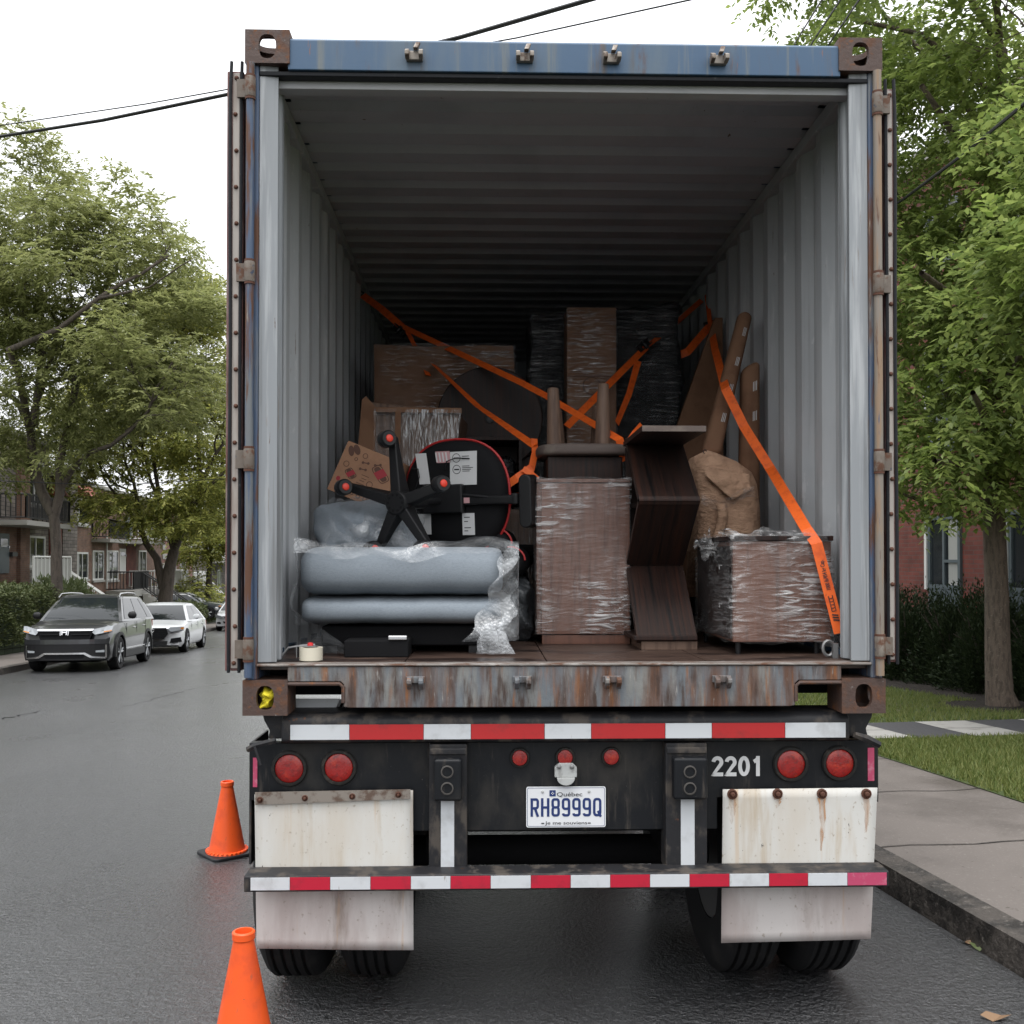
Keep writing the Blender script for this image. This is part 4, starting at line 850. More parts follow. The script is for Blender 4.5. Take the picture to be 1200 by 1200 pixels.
# ================================================================== THE LOAD INSIDE THE CONTAINER
def A(px, py, Y): return at(px, py, Y)
def rough_grid_box(x0, x1, y0, y1, z0, z1, amp=.01, n=10, freq=9, seed=0, puff=0.0):
    """closed box skin with soft irregular faces (wrapped goods, bundles)"""
    b = MB(); r = random.Random(seed); ph = [r.uniform(0, 6) for _ in range(9)]
    def dis(p):
        x, y, z = p
        f = freq
        d = Vector((math.sin(f*y*1.3 + ph[0]) * math.sin(f*z + ph[1]), math.sin(f*x*1.1 + ph[2]) * math.sin(f*z*1.4 + ph[3]), math.sin(f*x + ph[4]) * math.sin(f*y*1.2 + ph[5]))) * amp
        d += Vector((math.sin(3.1*f*z + ph[6] + 2*x*f), math.sin(2.7*f*z + ph[7] + 2.2*f*x), math.sin(3.3*f*x + ph[8]))) * amp * .4
        if puff:
            cx, cy, cz = (x0+x1)/2, (y0+y1)/2, (z0+z1)/2
            a, c, e = (x-cx)/(x1-x0)*2, (y-cy)/(y1-y0)*2, (z-cz)/(z1-z0)*2
            k = puff
            d += Vector((-(x-cx) * k * max(c*c, e*e)**2, -(y-cy) * k * max(a*a, e*e)**2, -(z-cz) * k * max(a*a, c*c)**2))
        return Vector(p) + d
    g = lambda a, c: None
    F = [lambda a, c: (x0 + (x1-x0)*a, y0, z0 + (z1-z0)*c), lambda a, c: (x1, y0 + (y1-y0)*a, z0 + (z1-z0)*c), lambda a, c: (x1 - (x1-x0)*a, y1, z0 + (z1-z0)*c),
         lambda a, c: (x0, y1 - (y1-y0)*a, z0 + (z1-z0)*c), lambda a, c: (x0 + (x1-x0)*a, y0 + (y1-y0)*c, z1), lambda a, c: (x0 + (x1-x0)*a, y1 - (y1-y0)*c, z0)]
    for f in F: b.grid(lambda a, c, f=f: dis(f(a, c)), n, n)
    return b
def weld(o, d=1e-4):
    bm = bmesh.new(); bm.from_mesh(o.data); bmesh.ops.remove_doubles(bm, verts=bm.verts, dist=d); bmesh.ops.recalc_face_normals(bm, faces=bm.faces); bm.to_mesh(o.data); bm.free()
    o.data.polygons.foreach_set('use_smooth', [True] * len(o.data.polygons))
    return o
def wrap_shell(parent, x0, x1, y0, y1, z0, z1, m, amp=.004, seed=1, off=.004, name='stretch_wrap', freq=23):
    o = rough_grid_box(x0 - off, x1 + off, y0 - off, y1 + off, z0 - off, z1 + off, amp, 18, freq, seed).build(name, M[m], parent, smooth=True)
    return weld(o)

# --- tall brown cabinet wrapped in stretch film
Yc = 4.62; x0, x1 = px_x(629, Yc), px_x(738.5, Yc); z1_ = px_z(561, Yc); 
cab = thing('wrapped_cabinet', ((x0+x1)/2, Yc + .25, FZ), 'tall reddish brown cabinet wrapped in crinkled clear film, left of the zigzag bookcase', 'cabinet')
b = MB().box(x0, x1, Yc + .016, Yc + .5, FZ + .045, z1_ - .02)
cab_b = b.build('carcass', M['wood_r'], cab, bevel=.003)
MB().box(x0 + .025, x1, Yc + .004, Yc + .5, FZ, FZ + .043).build('plinth', M['wood_r'], cab, bevel=.002)
MB().box(x0 - .002, x1 + .002, Yc, Yc + .505, z1_ - .018, z1_).build('top_panel', M['wood_r'], cab, bevel=.003)
MB().box(x0 + .022, x1 - .002, Yc - .002, Yc + .014, FZ + .047, z1_ - .022).build('door', M['wood_r'], cab, bevel=.002)
wrap_shell(cab, x0, x1, Yc - .004, Yc + .5, FZ + .05, z1_ + .002, 'wrap', .004, 3)
# --- upside-down stool standing on the cabinet
Ys = 4.75
x0, x1 = px_x(630, Ys), px_x(744, Ys); zt = px_z(519, Ys); zb = zt - .055
stl = thing('upturned_stool', ((x0+x1)/2, Ys + .22, z1_ + .01), 'upside-down wooden stool with its round legs pointing up, on top of the wrapped cabinet', 'stool')
P = []
for k in range(40):
    q = 2*math.pi*k/40; c_, s_ = math.cos(q), math.sin(q)
    P.append(((x0+x1)/2 + (x1-x0)/2*math.copysign(abs(c_)**.55, c_), Ys + .21 + .21*math.copysign(abs(s_)**.55, s_), zb))
MB().prism(P, (0, 0, .055)).build('seat', M['wood_g'], stl, bevel=.018, seg=3)
xm = (x0+x1)/2
MB().box(x0 + .05, x1 - .05, Ys + .06, Ys + .38, z1_ + .008, zb).build('cushion_base', M['wood_d'], stl, bevel=.01)
for px, py, yy in ((648, 455, Ys + .07), (707, 450, Ys + .09), (701, 476, Ys + .34), (652, 480, Ys + .34)):
    pt = A(px, py, yy); sg_ = 1 if px > 680 else -1
    bt = Vector((pt.x + (-.004 if sg_ > 0 else .01) , yy, zt - .004)); tp = Vector((pt.x, yy, pt.z))
    MB().tube([bt, bt.lerp(tp, .5), tp - Vector((0,0,.004)), tp], [.040, .034, .027, .023], 16).build('leg', M['wood_m'], stl, smooth=True)
# --- zigzag bookcase
Ya = 4.30
zz = thing('zigzag_bookcase', (A(783, 657, 4.4).x, 4.45, FZ), 'dark espresso bookcase of zigzag panels standing beside the film-wrapped cabinet', 'bookcase')
xa, xb = px_x(748.5, 4.25), px_x(820.5, 4.25)
pts = [(4.66, px_z(507, 4.5)), (4.24, px_z(586, 4.24)), (4.62, px_z(663, 4.62)), (4.30, px_z(750, 4.30))]
th = .026
for i in range(3):
    (ya, za), (yb, zb_) = pts[i], pts[i+1]
    n_ = Vector((0, -(zb_ - za), yb - ya)).normalized() * th
    if n_.y < 0: n_ = -n_
    g = 0.0015
    a = Vector((xa, ya, za - g)); c = Vector((xa, yb, zb_ + g))
    MB().prism([a, c, c + n_, a + n_], (xb - xa, 0, 0)).build('slanted_panel', M['wood_d'], zz, bevel=.002)
zt = px_z(498.5, 4.14)
MB().box(xa - .004, xb + .004, 4.14, 4.70, zt - .024, zt).build('top_shelf', M['wood_d'], zz, bevel=.002)
MB().box(xa - .002, xb + .002, 4.135, 4.1385, zt - .024, zt).build('shelf_edge', M['wood_g'], zz)
MB().box(xa + .02, xb - .0, 4.31, 4.62, FZ, FZ + .042).build('foot', M['wood_m'], zz, bevel=.002)
MB().box(xa - .014, xb - .004, 4.29, 4.66, FZ + .044, FZ + .062).build('base_shelf', M['wood_d'], zz, bevel=.002)
MB().box(xa + .01, xb - .01, 4.72, 4.74, FZ + .064, zt - .026).build('back_panel', M['wood_d'], zz, bevel=.002)
for zq in (px_z(586, 4.24), px_z(663, 4.62)):
    MB().box(xa + .003, xb - .003, 4.66, 4.718, zq - .012, zq + .012).build('cross_shelf', M['wood_d'], zz, bevel=.002)
# --- film-wrapped nightstand on feet, front right
Yn = 4.10; x0, x1 = px_x(859, Yn), px_x(974, Yn); z0_, z1n = px_z(753, Yn), px_z(634, Yn); yb = 4.80
nst = thing('wrapped_nightstand', ((x0+x1)/2, (Yn+yb)/2, FZ), 'dark brown nightstand on short feet wrapped in torn film, beside the right container wall', 'nightstand')
MB().box(x0, x1, Yn, yb, z0_, z1n).build('carcass', M['wood_r'], nst, bevel=.003)
MB().box(x0 - .003, x0 - .0005, Yn + .02, yb - .02, z0_ + .01, z1n - .02).build('side_panel', M['wood_d'], nst)
MB().box(x0 - .012, x1 + .008, Yn - .008, yb + .005, z1n + .001, z1n + .022).build('top_panel', M['wood_d'], nst, bevel=.003)
for x in (x0 + .03, x1 - .05):
    for y in (Yn + .04, yb - .05): MB().tube([(x, y, FZ), (x, y, z0_)], [.010, .014], 10).build('foot', M['hookm'], nst, smooth=True)
for zz_ in (px_z(662, Yn + .1), px_z(708, Yn + .1)):
    y_ = Yn + .17; xh = x0 - .006
    MB().box(xh - .002, xh + .001, y_, y_ + .05, zz_ - .004, zz_ + .0).box(xh - .002, xh + .001, y_ + .042, y_ + .05, zz_ - .02, zz_ - .0045).build('corner_mark', M['paper'], nst)
wrap_shell(nst, x0, x1, Yn, yb, z0_ + .004, z1n + .02, 'wrap', .006, 5, .008, freq=19)
# torn crumpled film lying along its top edge
def crumple(x0, x1, yc, zc, rx, rz, n=26, m_=10, seed=0):
    r = random.Random(seed); b = MB(); ph = [r.uniform(0, 6) for _ in range(6)]
    def fn(a, c):
        q = 2*math.pi*c; k = .6 + .4*math.sin(a*11 + ph[0]) + .45*math.sin(a*23 + ph[1] + 3*q) + .3*math.sin(5*q + a*30 + ph[2])
        k = max(k, .1) * math.sin(math.pi * min(max(a, .02), .98))**.5
        return (x0 + (x1-x0)*a, yc + rx*k*math.cos(q), zc + rz*k*math.sin(q) + .01*math.sin(a*17 + ph[3]))
    b.grid(fn, n, m_); return b
crumple(x0 - .05, x1 + .02, Yn + .05, z1n + .03, .05, .022, 60, 14, 4).build('crumpled_film', M['wrap'], nst, smooth=True)
crumple(x0 - .10, x0 + .02, Yn + .30, z1n - .01, .05, .05, 24, 14, 9).build('crumpled_film', M['wrap'], nst, smooth=True)
b = MB().grid(lambda a, c: (x0 - .012 - .10*(1-c)**2*(1-abs(2*a-1)) - .02*math.sin(a*9), Yn + .02 + (yb - Yn - .1)*a, z1n + .01 - (z1n - z0_ - .02)*(1-c) - .0), 14, 10)
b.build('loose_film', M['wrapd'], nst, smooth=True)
# --- grey upholstered sofa on its back, rolled cushions towards the door
Yf = 4.08; x0, x1 = px_x(348, Yf), px_x(590, Yf)
sofa = thing('wrapped_sofa', ((x0+x1)/2, Yf + .4, FZ), 'blue-grey upholstered sofa lying in bubble wrap at the left of the load', 'sofa')
def bolster(xa, xb, yc, zc, ry, rz, e=.60, n=36, seed=0, endr=.09):
    b = MB(); r = random.Random(seed)
    st_ = [0, .12, .3, .55, .8, 1]; xs_ = [xa + endr*(1-math.cos(t*math.pi/2)) for t in st_]
    sc_ = [.0, .42, .68, .86, .965, 1]
    xs_ += [xa + endr + (xb - xa - 2*endr)*k/14 for k in range(1, 14)]; sc_ += [1]*13
    xs_ += [xb - endr*(1-math.cos(t*math.pi/2)) for t in st_[::-1]]; sc_ += [1, .965, .86, .68, .42, .0]
    vs = []
    for x, s in zip(xs_, sc_):
        s = max(s, .02) if s < .01 else s
        s = s ** .45 if s > .05 else s
        for k in range(n):
            q = 2*math.pi*k/n; c_, s_ = math.cos(q), math.sin(q)
            w = 1 + .012*math.sin(x*23 + q*2 + seed) + .008*math.sin(x*51 + 3*q)
            vs.append((x, yc + ry*s*w*math.copysign(abs(c_)**e, c_), zc + rz*s*w*math.copysign(abs(s_)**e, s_)))
    m_ = len(xs_); fs = [(i*n+k, i*n+(k+1) % n, (i+1)*n+(k+1) % n, (i+1)*n+k) for i in range(m_-1) for k in range(n)]
    fs += [tuple(range(n)), tuple((m_-1)*n+k for k in range(n))]
    return b.add(vs, fs)
zu0, zu1, zl0 = px_z(699, Yf), px_z(640, Yf), px_z(734, Yf)
bolster(x0, x1, Yf + .33, (zu0+zu1)/2, .33, (zu1-zu0)/2, seed=1, endr=.06).build('seat_cushion', M['fabric'], sofa, smooth=True, angle=80)
bolster(x0 + .002, x1 - .008, Yf + .36, (zl0+zu0)/2 - .001, .345, (zu0-zl0)/2 - .001, seed=2, endr=.05).build('back_cushion', M['fabric'], sofa, smooth=True, angle=80)
MB().box(x0 + .08, x1 - .05, Yf + .12, Yf + .68, FZ + .03, zl0 - .004).build('underframe', M['under'], sofa, bevel=.01)
for x in (x0 + .12, x1 - .12):
    for y in (Yf + .16, Yf + .62): MB().box(x - .025, x + .025, y - .025, y + .025, FZ, FZ + .029).build('leg', M['hookm'], sofa)
# bubble wrap: draped over the top and hanging down both ends
ph = [1.3, .4, 2.2]
def bw_top(a, c):
    x = x0 - .012 + (x1 - x0 + .075)*a; q = c
    z = zu1 + .012 + .016*math.sin(a*8 + ph[0])*math.sin(c*5 + 1) + .01*math.sin(a*21 + c*7) + .03*math.exp(-((a-.80)/.11)**2)*(1-abs(2*c-1))
    y = Yf - .012 + .62*c
    if c < .22:
        t = (.22 - c)/.22; y = Yf - .016 + .012*math.sin(a*9) + .03*(1-t)**2; z = z - .055*t**1.5 - .01*math.sin(a*13)*t
    return (x, y, z)
MB().grid(bw_top, 60, 24).build('bubble_wrap', M['bubble'], sofa, smooth=True)
def bw_right(a, c):            # the right-hand end: falls from the top round the end of the cushions
    z = zu1 + .02 - (zu1 - FZ - .04)*c
    q = a*2.2 - .55
    bulge = .05 + .02*math.sin(c*7 + 1) + .012*math.sin(c*19 + a*6)
    x = x1 + .0 + (.066 - .11*max(0, .55 - a)*2*(.35 + c*.9))*1.0 - .02*math.sin(c*5)*(a < .4)
    if a < .5: x = x1 + .058 - (.5 - a)*2*(.06 + .16*c**1.6) + .012*math.sin(c*23 + a*9)
    y = Yf - .02 + .018*math.sin(c*11 + a*5) + max(0, a - .45)*.7
    return (x, y, z)
MB().grid(bw_right, 26, 44).build('bubble_wrap', M['bubble'], sofa, smooth=True)
def bw_left(a, c):
    z = zu1 - .02 - (zu1 - FZ - .03)*c
    x = x0 - .022 + .012*math.sin(c*9) + (.03 + .14*max(0, c - .55)*2.2)*a*(1 if a < .6 else .0) 
    if c < .6: x = x0 - .022 + .012*math.sin(c*9) + .02*a
    else: x = x0 - .015 + a*(.02 + .62*(c - .6))
    y = Yf - .014 + (1 - a)*.05 - .01*math.sin(c*15)
    return (x, y, z)
MB().grid(bw_left, 14, 30).build('bubble_wrap', M['bubble'], sofa, smooth=True)
# gathered tail of wrap at the lower right
xt = px_x(578, Yf)
def tail(a, c):
    q = 2*math.pi*a; w = .072*(.55 + .55*abs(c - .25)**.8) * (1 + .18*math.sin(5*q + c*4) + .1*math.sin(9*q))
    return (xt - .02 + .03*c + w*math.cos(q), Yf - .03 + .35*w*math.sin(q), zl0 + .015 - (zl0 - FZ + .005)*c + .02*math.cos(q)*(1-c))
MB().grid(tail, 40, 16).build('wrap_tail', M['bubble'], sofa, smooth=True)
# --- black case under the sofa
xk0, xk1 = px_x(404, 4.02), px_x(479, 4.02)
case = thing('black_case', ((xk0+xk1)/2, 4.04, FZ), 'flat black case with a silver latch lying under the grey sofa', 'case')
MB().box(xk0, xk1, 4.0, 4.19, FZ, px_z(750, 4.0) ).build('case_shell', M['under'], case, bevel=.006)
MB().box(xk1 - .08, xk1 - .005, 3.992, 4.02, px_z(749.5, 4.0), px_z(744.5, 4.0)).build('latch', M['chrome'], case, bevel=.003)
# --- grey wrapped cushion bundle
Yb = 4.55
bun = rough_grid_box(px_x(364, Yb), px_x(486, Yb), Yb, Yb + .33, px_z(652, Yb), px_z(587, Yb), .016, 16, 13, 7, puff=.22).build('wrapped_cushion', M['fabric'], None, org=A(420, 655, Yb + .15), smooth=True)
weld(bun); tag(bun, 'puffy grey cushion in shiny clear wrap on the back of the sofa', 'cushion')
wb = rough_grid_box(px_x(362, Yb), px_x(490, Yb), Yb - .012, Yb + .34, px_z(654, Yb), px_z(584, Yb), .016, 22, 19, 8, puff=.2).build('clear_wrap', M['bubble'], bun, smooth=True); weld(wb)
# --- printed cardboard box, tipped over
Yp = 4.78
c_ = [A(408, 516, Yp + .02), A(473, 543, Yp), A(451.5, 602, Yp - .02), A(383, 573, Yp)]
pbx = thing('printed_box', (c_[0] + c_[2]) / 2 + Vector((0, .1, 0)), 'tilted cardboard box printed with food doodles and red jars, against the left wall', 'box')
MB().prism(c_, (0.03, .24, 0)).build('carton', M['card_o'], pbx, bevel=.003)
ex = (c_[1] - c_[0]); ez = (c_[3] - c_[0]); nn = ex.cross(ez).normalized()
if nn.y > 0: nn = -nn
def onbox(u, v, d=.0015): return c_[0] + ex*u + ez*v + nn*d
def print_poly(name, uv, m, d=.0012): 
    return MB().add([onbox(u, v, d) for u, v in uv], [tuple(range(len(uv)))]).build(name, M[m], pbx)
def ring_uv(u, v, ru, rv, n=16, rot=0, sq=1.0):
    P = []
    for k in range(n):
        q = 2*math.pi*k/n; a_, b_ = math.copysign(abs(math.cos(q))**sq, math.cos(q))*ru, math.copysign(abs(math.sin(q))**sq, math.sin(q))*rv
        P.append((u + a_*math.cos(rot) - b_*math.sin(rot), v + a_*math.sin(rot) + b_*math.cos(rot)))
    return P
def ring_mesh(u, v, ru, rv, w, rot=0, sq=1.0, n=18):
    o_, i_ = ring_uv(u, v, ru, rv, n, rot, sq), ring_uv(u, v, ru - w, rv - w, n, rot, sq)
    return MB().add([onbox(a, b, .0012) for a, b in o_ + i_], [(k, (k+1) % n, n + (k+1) % n, n + k) for k in range(n)])
M['print_br'] = mat('brown_print_ink', (.095,.045,.03), .8); M['print_red'] = mat('red_print_ink', (.30,.025,.035), .75)
for (u, v, ru, rv, rot) in ((.72,.36,.095,.17,-.9), (.26,.56,.075,.10,-.9)):
    ring_mesh(u, v, ru, rv, .014, rot, .45).build('printed_jar', M['print_br'], pbx)
    print_poly('printed_lid', ring_uv(u, v, ru*.62, rv*.86, 16, rot, .5), 'print_br', .0010)
    print_poly('printed_band', [(u + a_*math.cos(rot) - b_*math.sin(rot), v + a_*math.sin(rot) + b_*math.cos(rot)) for a_, b_ in ((-ru*1.0, -rv*.42), (ru*1.0, -rv*.42), (ru*1.0, rv*.42), (-ru*1.0, rv*.42))], 'print_red', .0016)
for (u, v, ru, rv, rot) in ((.12,.16,.05,.10,-.4), (.20,.10,.055,.10,-.6)): print_poly('printed_leaf', ring_uv(u, v, ru, rv, 14, rot), 'print_br')
for (u, v, ru) in ((.37,.15,.045), (.95,.2,.05), (.13,.42,.05), (.25,.27,.03), (.62,.62,.055), (.30,.80,.03), (.70,.88,.03)): ring_mesh(u, v, ru, ru*1.15, .012).build('printed_doodle', M['print_br'], pbx)
for (u, v, l, rot) in ((.42,.27,.09,-.25), (.42,.40,.09,-.2), (.62,.22,.09,-.5)):
    b = MB()
    for d in (-l*.5, l*.5):
        b.add([onbox(a, c, .0012) for a, c in ring_uv(u + d*math.cos(rot), v + d*math.sin(rot), .022, .026, 10)], [tuple(range(10))])
    b.add([onbox(u + a*l*.5*math.cos(rot), v + a*l*.5*math.sin(rot) + c*.01, .0011) for a, c in ((-1,-1),(1,-1),(1,1),(-1,1))], [(0,1,2,3)])
    b.build('printed_tool', M['print_br'], pbx)
for k, (u, v, w) in enumerate(((.50,.50,.13), (.50,.56,.09), (.48,.61,.09), (.47,.67,.14))):
    b = MB()
    b.add([onbox(u + a*w*.5, v + c*.006, .0012) for a, c in ((-1,-1),(1,-1),(1,1),(-1,1))], [(0,1,2,3)]); b.build('printed_line', M['print_br'], pbx)
for (u, v) in ((.40,.88), (.52,.90), (.64,.90), (.77,.90)):
    ring_mesh(u, v, .035, .04, .014, 0, .5).build('printed_symbol', M['ink'], pbx)
print_poly('printed_fruit', ring_uv(.10,.73,.035,.045), 'print_red')
# --- armchair carcass wrapped in film and board
Yr = 5.35
arm = thing('wrapped_armchair', A(480, 560, Yr + .3), 'armchair packed in bright wrinkled film with a cardboard side, behind the printed box', 'armchair')
pl = [(427,466),(440,479),(541,480),(528,600),(436,600),(416,590)]
MB().prism([A(px, py, Yr) for px, py in [(430,470),(538,483),(524,600),(424,600)]], (.04, .45, 0)).build('frame', M['wood_m'], arm, bevel=.01)
MB().prism([A(px, py, Yr - .03) for px, py in [(424,468),(429,464),(441,478),(437,600),(413,600)]], (.0, .02, 0)).build('cardboard_side', M['card'], arm, bevel=.003)
tl, tr_, br_, bl_ = A(438,479,Yr-.05), A(541,480,Yr-.05), A(527,600,Yr-.05), A(436,600,Yr-.05)
def fa(a, c):
    p = tl.lerp(tr_, a).lerp(bl_.lerp(br_, a), c); p.y += .006*math.sin(a*60 + 3*math.sin(c*6)) + .010*math.sin(a*23 + c*3) ; return p
MB().grid(fa, 90, 14).build('stretch_wrap', M['wrapv'], arm, smooth=True)
MB().prism([A(px, py, Yr - .04) for px, py in [(440,477),(541,478),(541,484),(440,483)]], (0, .05, 0)).build('edge_board', M['card'], arm, bevel=.002)
MB().prism([A(px, py, Yr - .058) for px, py in [(463,481),(470,481),(469,520),(463,520)]], (0, .003, 0)).build('edge_board', M['card'], arm)
# --- large brown box wrapped in film, at the back left
Yk = 6.15
bb_ = thing('wrapped_crate', (A(519, 657, Yk).x, Yk + .4, FZ), 'large brown carton in dull film at the back left of the container', 'carton')
x0b, x1b = px_x(438, Yk), px_x(602, Yk); ztb = px_z(406, Yk)
rough_grid_box(x0b, x1b, Yk, Yk + .8, FZ, ztb, .006, 10, 9, 21).build('carton', M['card'], bb_, smooth=True, angle=50)
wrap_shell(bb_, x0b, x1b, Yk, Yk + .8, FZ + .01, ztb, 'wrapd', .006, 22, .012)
# --- round dark table top on edge
Yd = 5.95; pc = A(574, 491, Yd); rd = 62/1160*Yd
rt = thing('round_table_top', pc + Vector((0, 0, -rd)), 'round dark table top standing on edge before the film-wrapped carton', 'table top')
MB().lathe([(rd - .006, -.014), (rd, -.008), (rd, .008), (rd - .006, .014)], pc, (0, -1, .04), 64).build('top', M['wood_d'], rt, smooth=True)
MB().lathe([(.03, .014), (.03, .02), (.024, .022)], pc, (0, -1, .04), 18).build('screw_plate', M['hookm'], rt, smooth=True)
MB().box(pc.x - .25, pc.x + .25, Yd + .03, Yd + .10, FZ, pc.z - rd*.7).build('leg_frame', M['wood_d'], rt, bevel=.004)
# --- open dark drawer cabinet
Yo = 5.6; x0o, x1o = px_x(546, Yo), px_x(612, Yo); zo0, zo1 = px_z(640, Yo), px_z(512, Yo)
dr = thing('open_shelf_cabinet', ((x0o+x1o)/2, Yo + .2, zo0), 'dark open shelf cabinet seen behind the seat of the upturned office chair', 'cabinet')
for nm, bx in (('side_panel', (x0o, x0o + .02, zo0, zo1 - .021)), ('side_panel', (x1o - .02, x1o, zo0, zo1 - .021)), ('top_panel', (x0o, x1o, zo1 - .02, zo1)), ('shelf', (x0o + .021, x1o - .021, zo0 + .25, zo0 + .27))):
    MB().box(bx[0], bx[1], Yo, Yo + .35, bx[2], bx[3]).build(nm, M['wood_d'], dr, bevel=.002)
MB().box(x0o, x1o, Yo + .352, Yo + .36, zo0, zo1).build('back_panel', M['wood_d'], dr)
MB().box(x0o - .02, x1o + .02, Yo - .01, Yo + .37, zo0 - .35, zo0 - .002).build('base', M['wood_d'], dr, bevel=.004)
rough_grid_box(x0o + .04, x1o - .03, Yo + .03, Yo + .3, zo0 + .275, zo1 - .10, .012, 10, 20, 31, puff=.2).build('wrapped_parcel', M['blackplastic'], dr, smooth=True)
# --- beige wrapped wooden piece between chair and cabinet
Yw = 5.05; bw_ = rough_grid_box(px_x(580, Yw), px_x(629, Yw), Yw, Yw + .3, FZ, px_z(596, Yw), .004, 8, 13, 41).build('wrapped_board', M['wood_m'], None, org=A(604, 700, Yw), smooth=True, angle=50)
tag(bw_, 'tan wooden board in film standing between the office chair and the tall cabinet', 'board')
wrap_shell(bw_, px_x(580, Yw), px_x(629, Yw), Yw, Yw + .3, FZ + .02, px_z(596, Yw), 'wrapv', .004, 42, .006)
# --- dark bundle beside the sofa
Yq = 4.72; db = rough_grid_box(px_x(590, Yq), px_x(628, Yq), Yq, Yq + .3, FZ, px_z(672, Yq), .012, 14, 15, 51, puff=.3).build('plastic_bundle', M['greyplastic'], None, org=A(610, 740, Yq + .1), smooth=True)
weld(db); tag(db, 'dark grey plastic bundle squeezed between the sofa and the tall cabinet', 'bundle')
# --- tall cardboard carton and the black-wrapped furniture behind it
Yt = 5.95; x0t, x1t = px_x(664.5, Yt), px_x(722.5, Yt); ztt = px_z(360, Yt)
tc = thing('tall_carton', ((x0t+x1t)/2, Yt + .1, FZ), 'tall narrow cardboard carton standing before the black plastic furniture', 'carton')
MB().box(x0t, x1t, Yt, Yt + .22, FZ, ztt).build('carton', M['card'], tc, bevel=.004)
MB().box(x0t + .002, x1t - .002, Yt - .0015, Yt - .0005, ztt - .42, ztt - .415).build('flap_seam', M['print_br'], tc)
xm_, zm_ = (x0t+x1t)/2, px_z(452, Yt)
for nm, r_ in (('handling_symbol', .055),):
    n = 24; P = [(xm_ + r_*math.cos(2*math.pi*k/n), Yt - .0012, zm_ + r_*math.sin(2*math.pi*k/n)) for k in range(n)] + [(xm_ + (r_-.006)*math.cos(2*math.pi*k/n), Yt - .0012, zm_ + (r_-.006)*math.sin(2*math.pi*k/n)) for k in range(n)]
    MB().add(P, [(k, (k+1) % n, n+(k+1) % n, n+k) for k in range(n)]).build(nm, M['print_br'], tc)
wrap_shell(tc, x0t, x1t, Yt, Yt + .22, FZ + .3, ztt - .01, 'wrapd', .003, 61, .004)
Yv = 6.3
for (pa, pb, pt, sd, lab) in ((621, 668, 360, 71, 'black plastic wrapped furniture rising left of the tall carton'), (718, 800, 352, 72, 'black plastic wrapped furniture rising right of the tall carton')):
    o = rough_grid_box(px_x(pa, Yv), px_x(pb, Yv), Yv, Yv + .6, FZ, px_z(pt, Yv), .018, 20, 9, sd, puff=.04).build('plastic_wrapped_furniture', M['blackplastic'], None, org=A((pa+pb)/2, 760, Yv + .3), smooth=True)
    weld(o); tag(o, lab, 'furniture', 'black wrapped furniture at the back')
    wrap_shell(o, px_x(pa, Yv), px_x(pb, Yv), Yv - .01, Yv + .6, FZ + .1, px_z(pt, Yv), 'wrapk', .012, sd + 5, .012)
# --- big dark panel leaning at the right, long leaning cartons
Ye = 6.0
lp_ = thing('leaning_board', A(815, 700, Ye), 'large dark brown flat pack board leaning behind the long cartons', 'board')
MB().prism([A(786, 520, Ye), A(838, 372, Ye + .1), A(847, 372, Ye + .1), A(849, 700, Ye - .05), A(786, 700, Ye - .05)], (0, .05, 0)).build('board', M['card'], lp_, bevel=.004)
def leaner(tl, tr, br, bl, Yt_, Yb_, dep, nm, lab, tapes):
    P = [A(*tl, Yt_), A(*tr, Yt_), A(*br, Yb_), A(*bl, Yb_)]
    t = thing(nm, (P[2] + P[3]) / 2, lab, 'carton', 'long cartons leaning at the right')
    MB().prism(P, (0, dep, 0)).build('carton', M['card'], t, bevel=.040, seg=6)
    for f in tapes:
        a = P[0].lerp(P[3], f); c = P[1].lerp(P[2], f); d = (P[3] - P[0]).normalized()*.05; m0 = a.lerp(c, .52); m1 = a.lerp(c, .78); q = Vector((0, -.0025, 0))
        for k in range(3):
            u0, u1 = k/3, k/3 + .16
            MB().add([m0.lerp(m1, u0) + q, m0.lerp(m1, u1) + q, m0.lerp(m1, u1) + d + q, m0.lerp(m1, u0) + d + q], [(0,1,2,3)]).build('printed_mark', M['paper'], t)
    return t
leaner((869,362),(884,366),(846,534),(824,530), 5.2, 5.02, .10, 'leaning_carton', 'long cardboard carton tilted against the right wall, the longer and higher one', (.12,.33,.52,.72))
leaner((872,430),(892.5,420),(892.5,660),(868,660), 5.12, 5.02, .12, 'leaning_carton', 'shorter upright cardboard carton tight to the right container wall', (.10,.25))
# --- crumpled kraft paper parcel
Yg = 4.92
kp = thing('kraft_parcel', A(852, 700, Yg + .15), 'crumpled kraft paper parcel standing behind the film-wrapped nightstand', 'parcel')
outline = [(816,640),(817,600),(816,560),(815,542),(819,532),(828,528),(838,531),(862,541),(880,554),(886,568),(890,600),(890,640),(890,700),(816,700)]
cen = A(852, 610, Yg); n = len(outline); b = MB(); vs = []
rings = 7
for k in range(rings + 1):
    f = k / rings
    for i, (px, py) in enumerate(outline):
        p = A(px, py, Yg + .05); q = cen.lerp(p, f); bul = .06*(1 - f**3)
        q.y = Yg + .04 - bul - .016*abs(math.sin(i*1.35 + k*.35))*f*(1.15 - f) - .006*abs(math.sin(i*2.9 + k*.9))*(k > 0)
        vs.append(q)
b.add(vs, [(k*n+i, k*n+(i+1) % n, (k+1)*n+(i+1) % n, (k+1)*n+i) for k in range(rings) for i in range(n)])
bk = [Vector((v.x, Yg + .28, v.z)) for v in vs[-n:]]
b.add(vs[-n:] + bk, [(i, (i+1) % n, n+(i+1) % n, n+i) for i in range(n)] + [tuple(range(n, 2*n))])
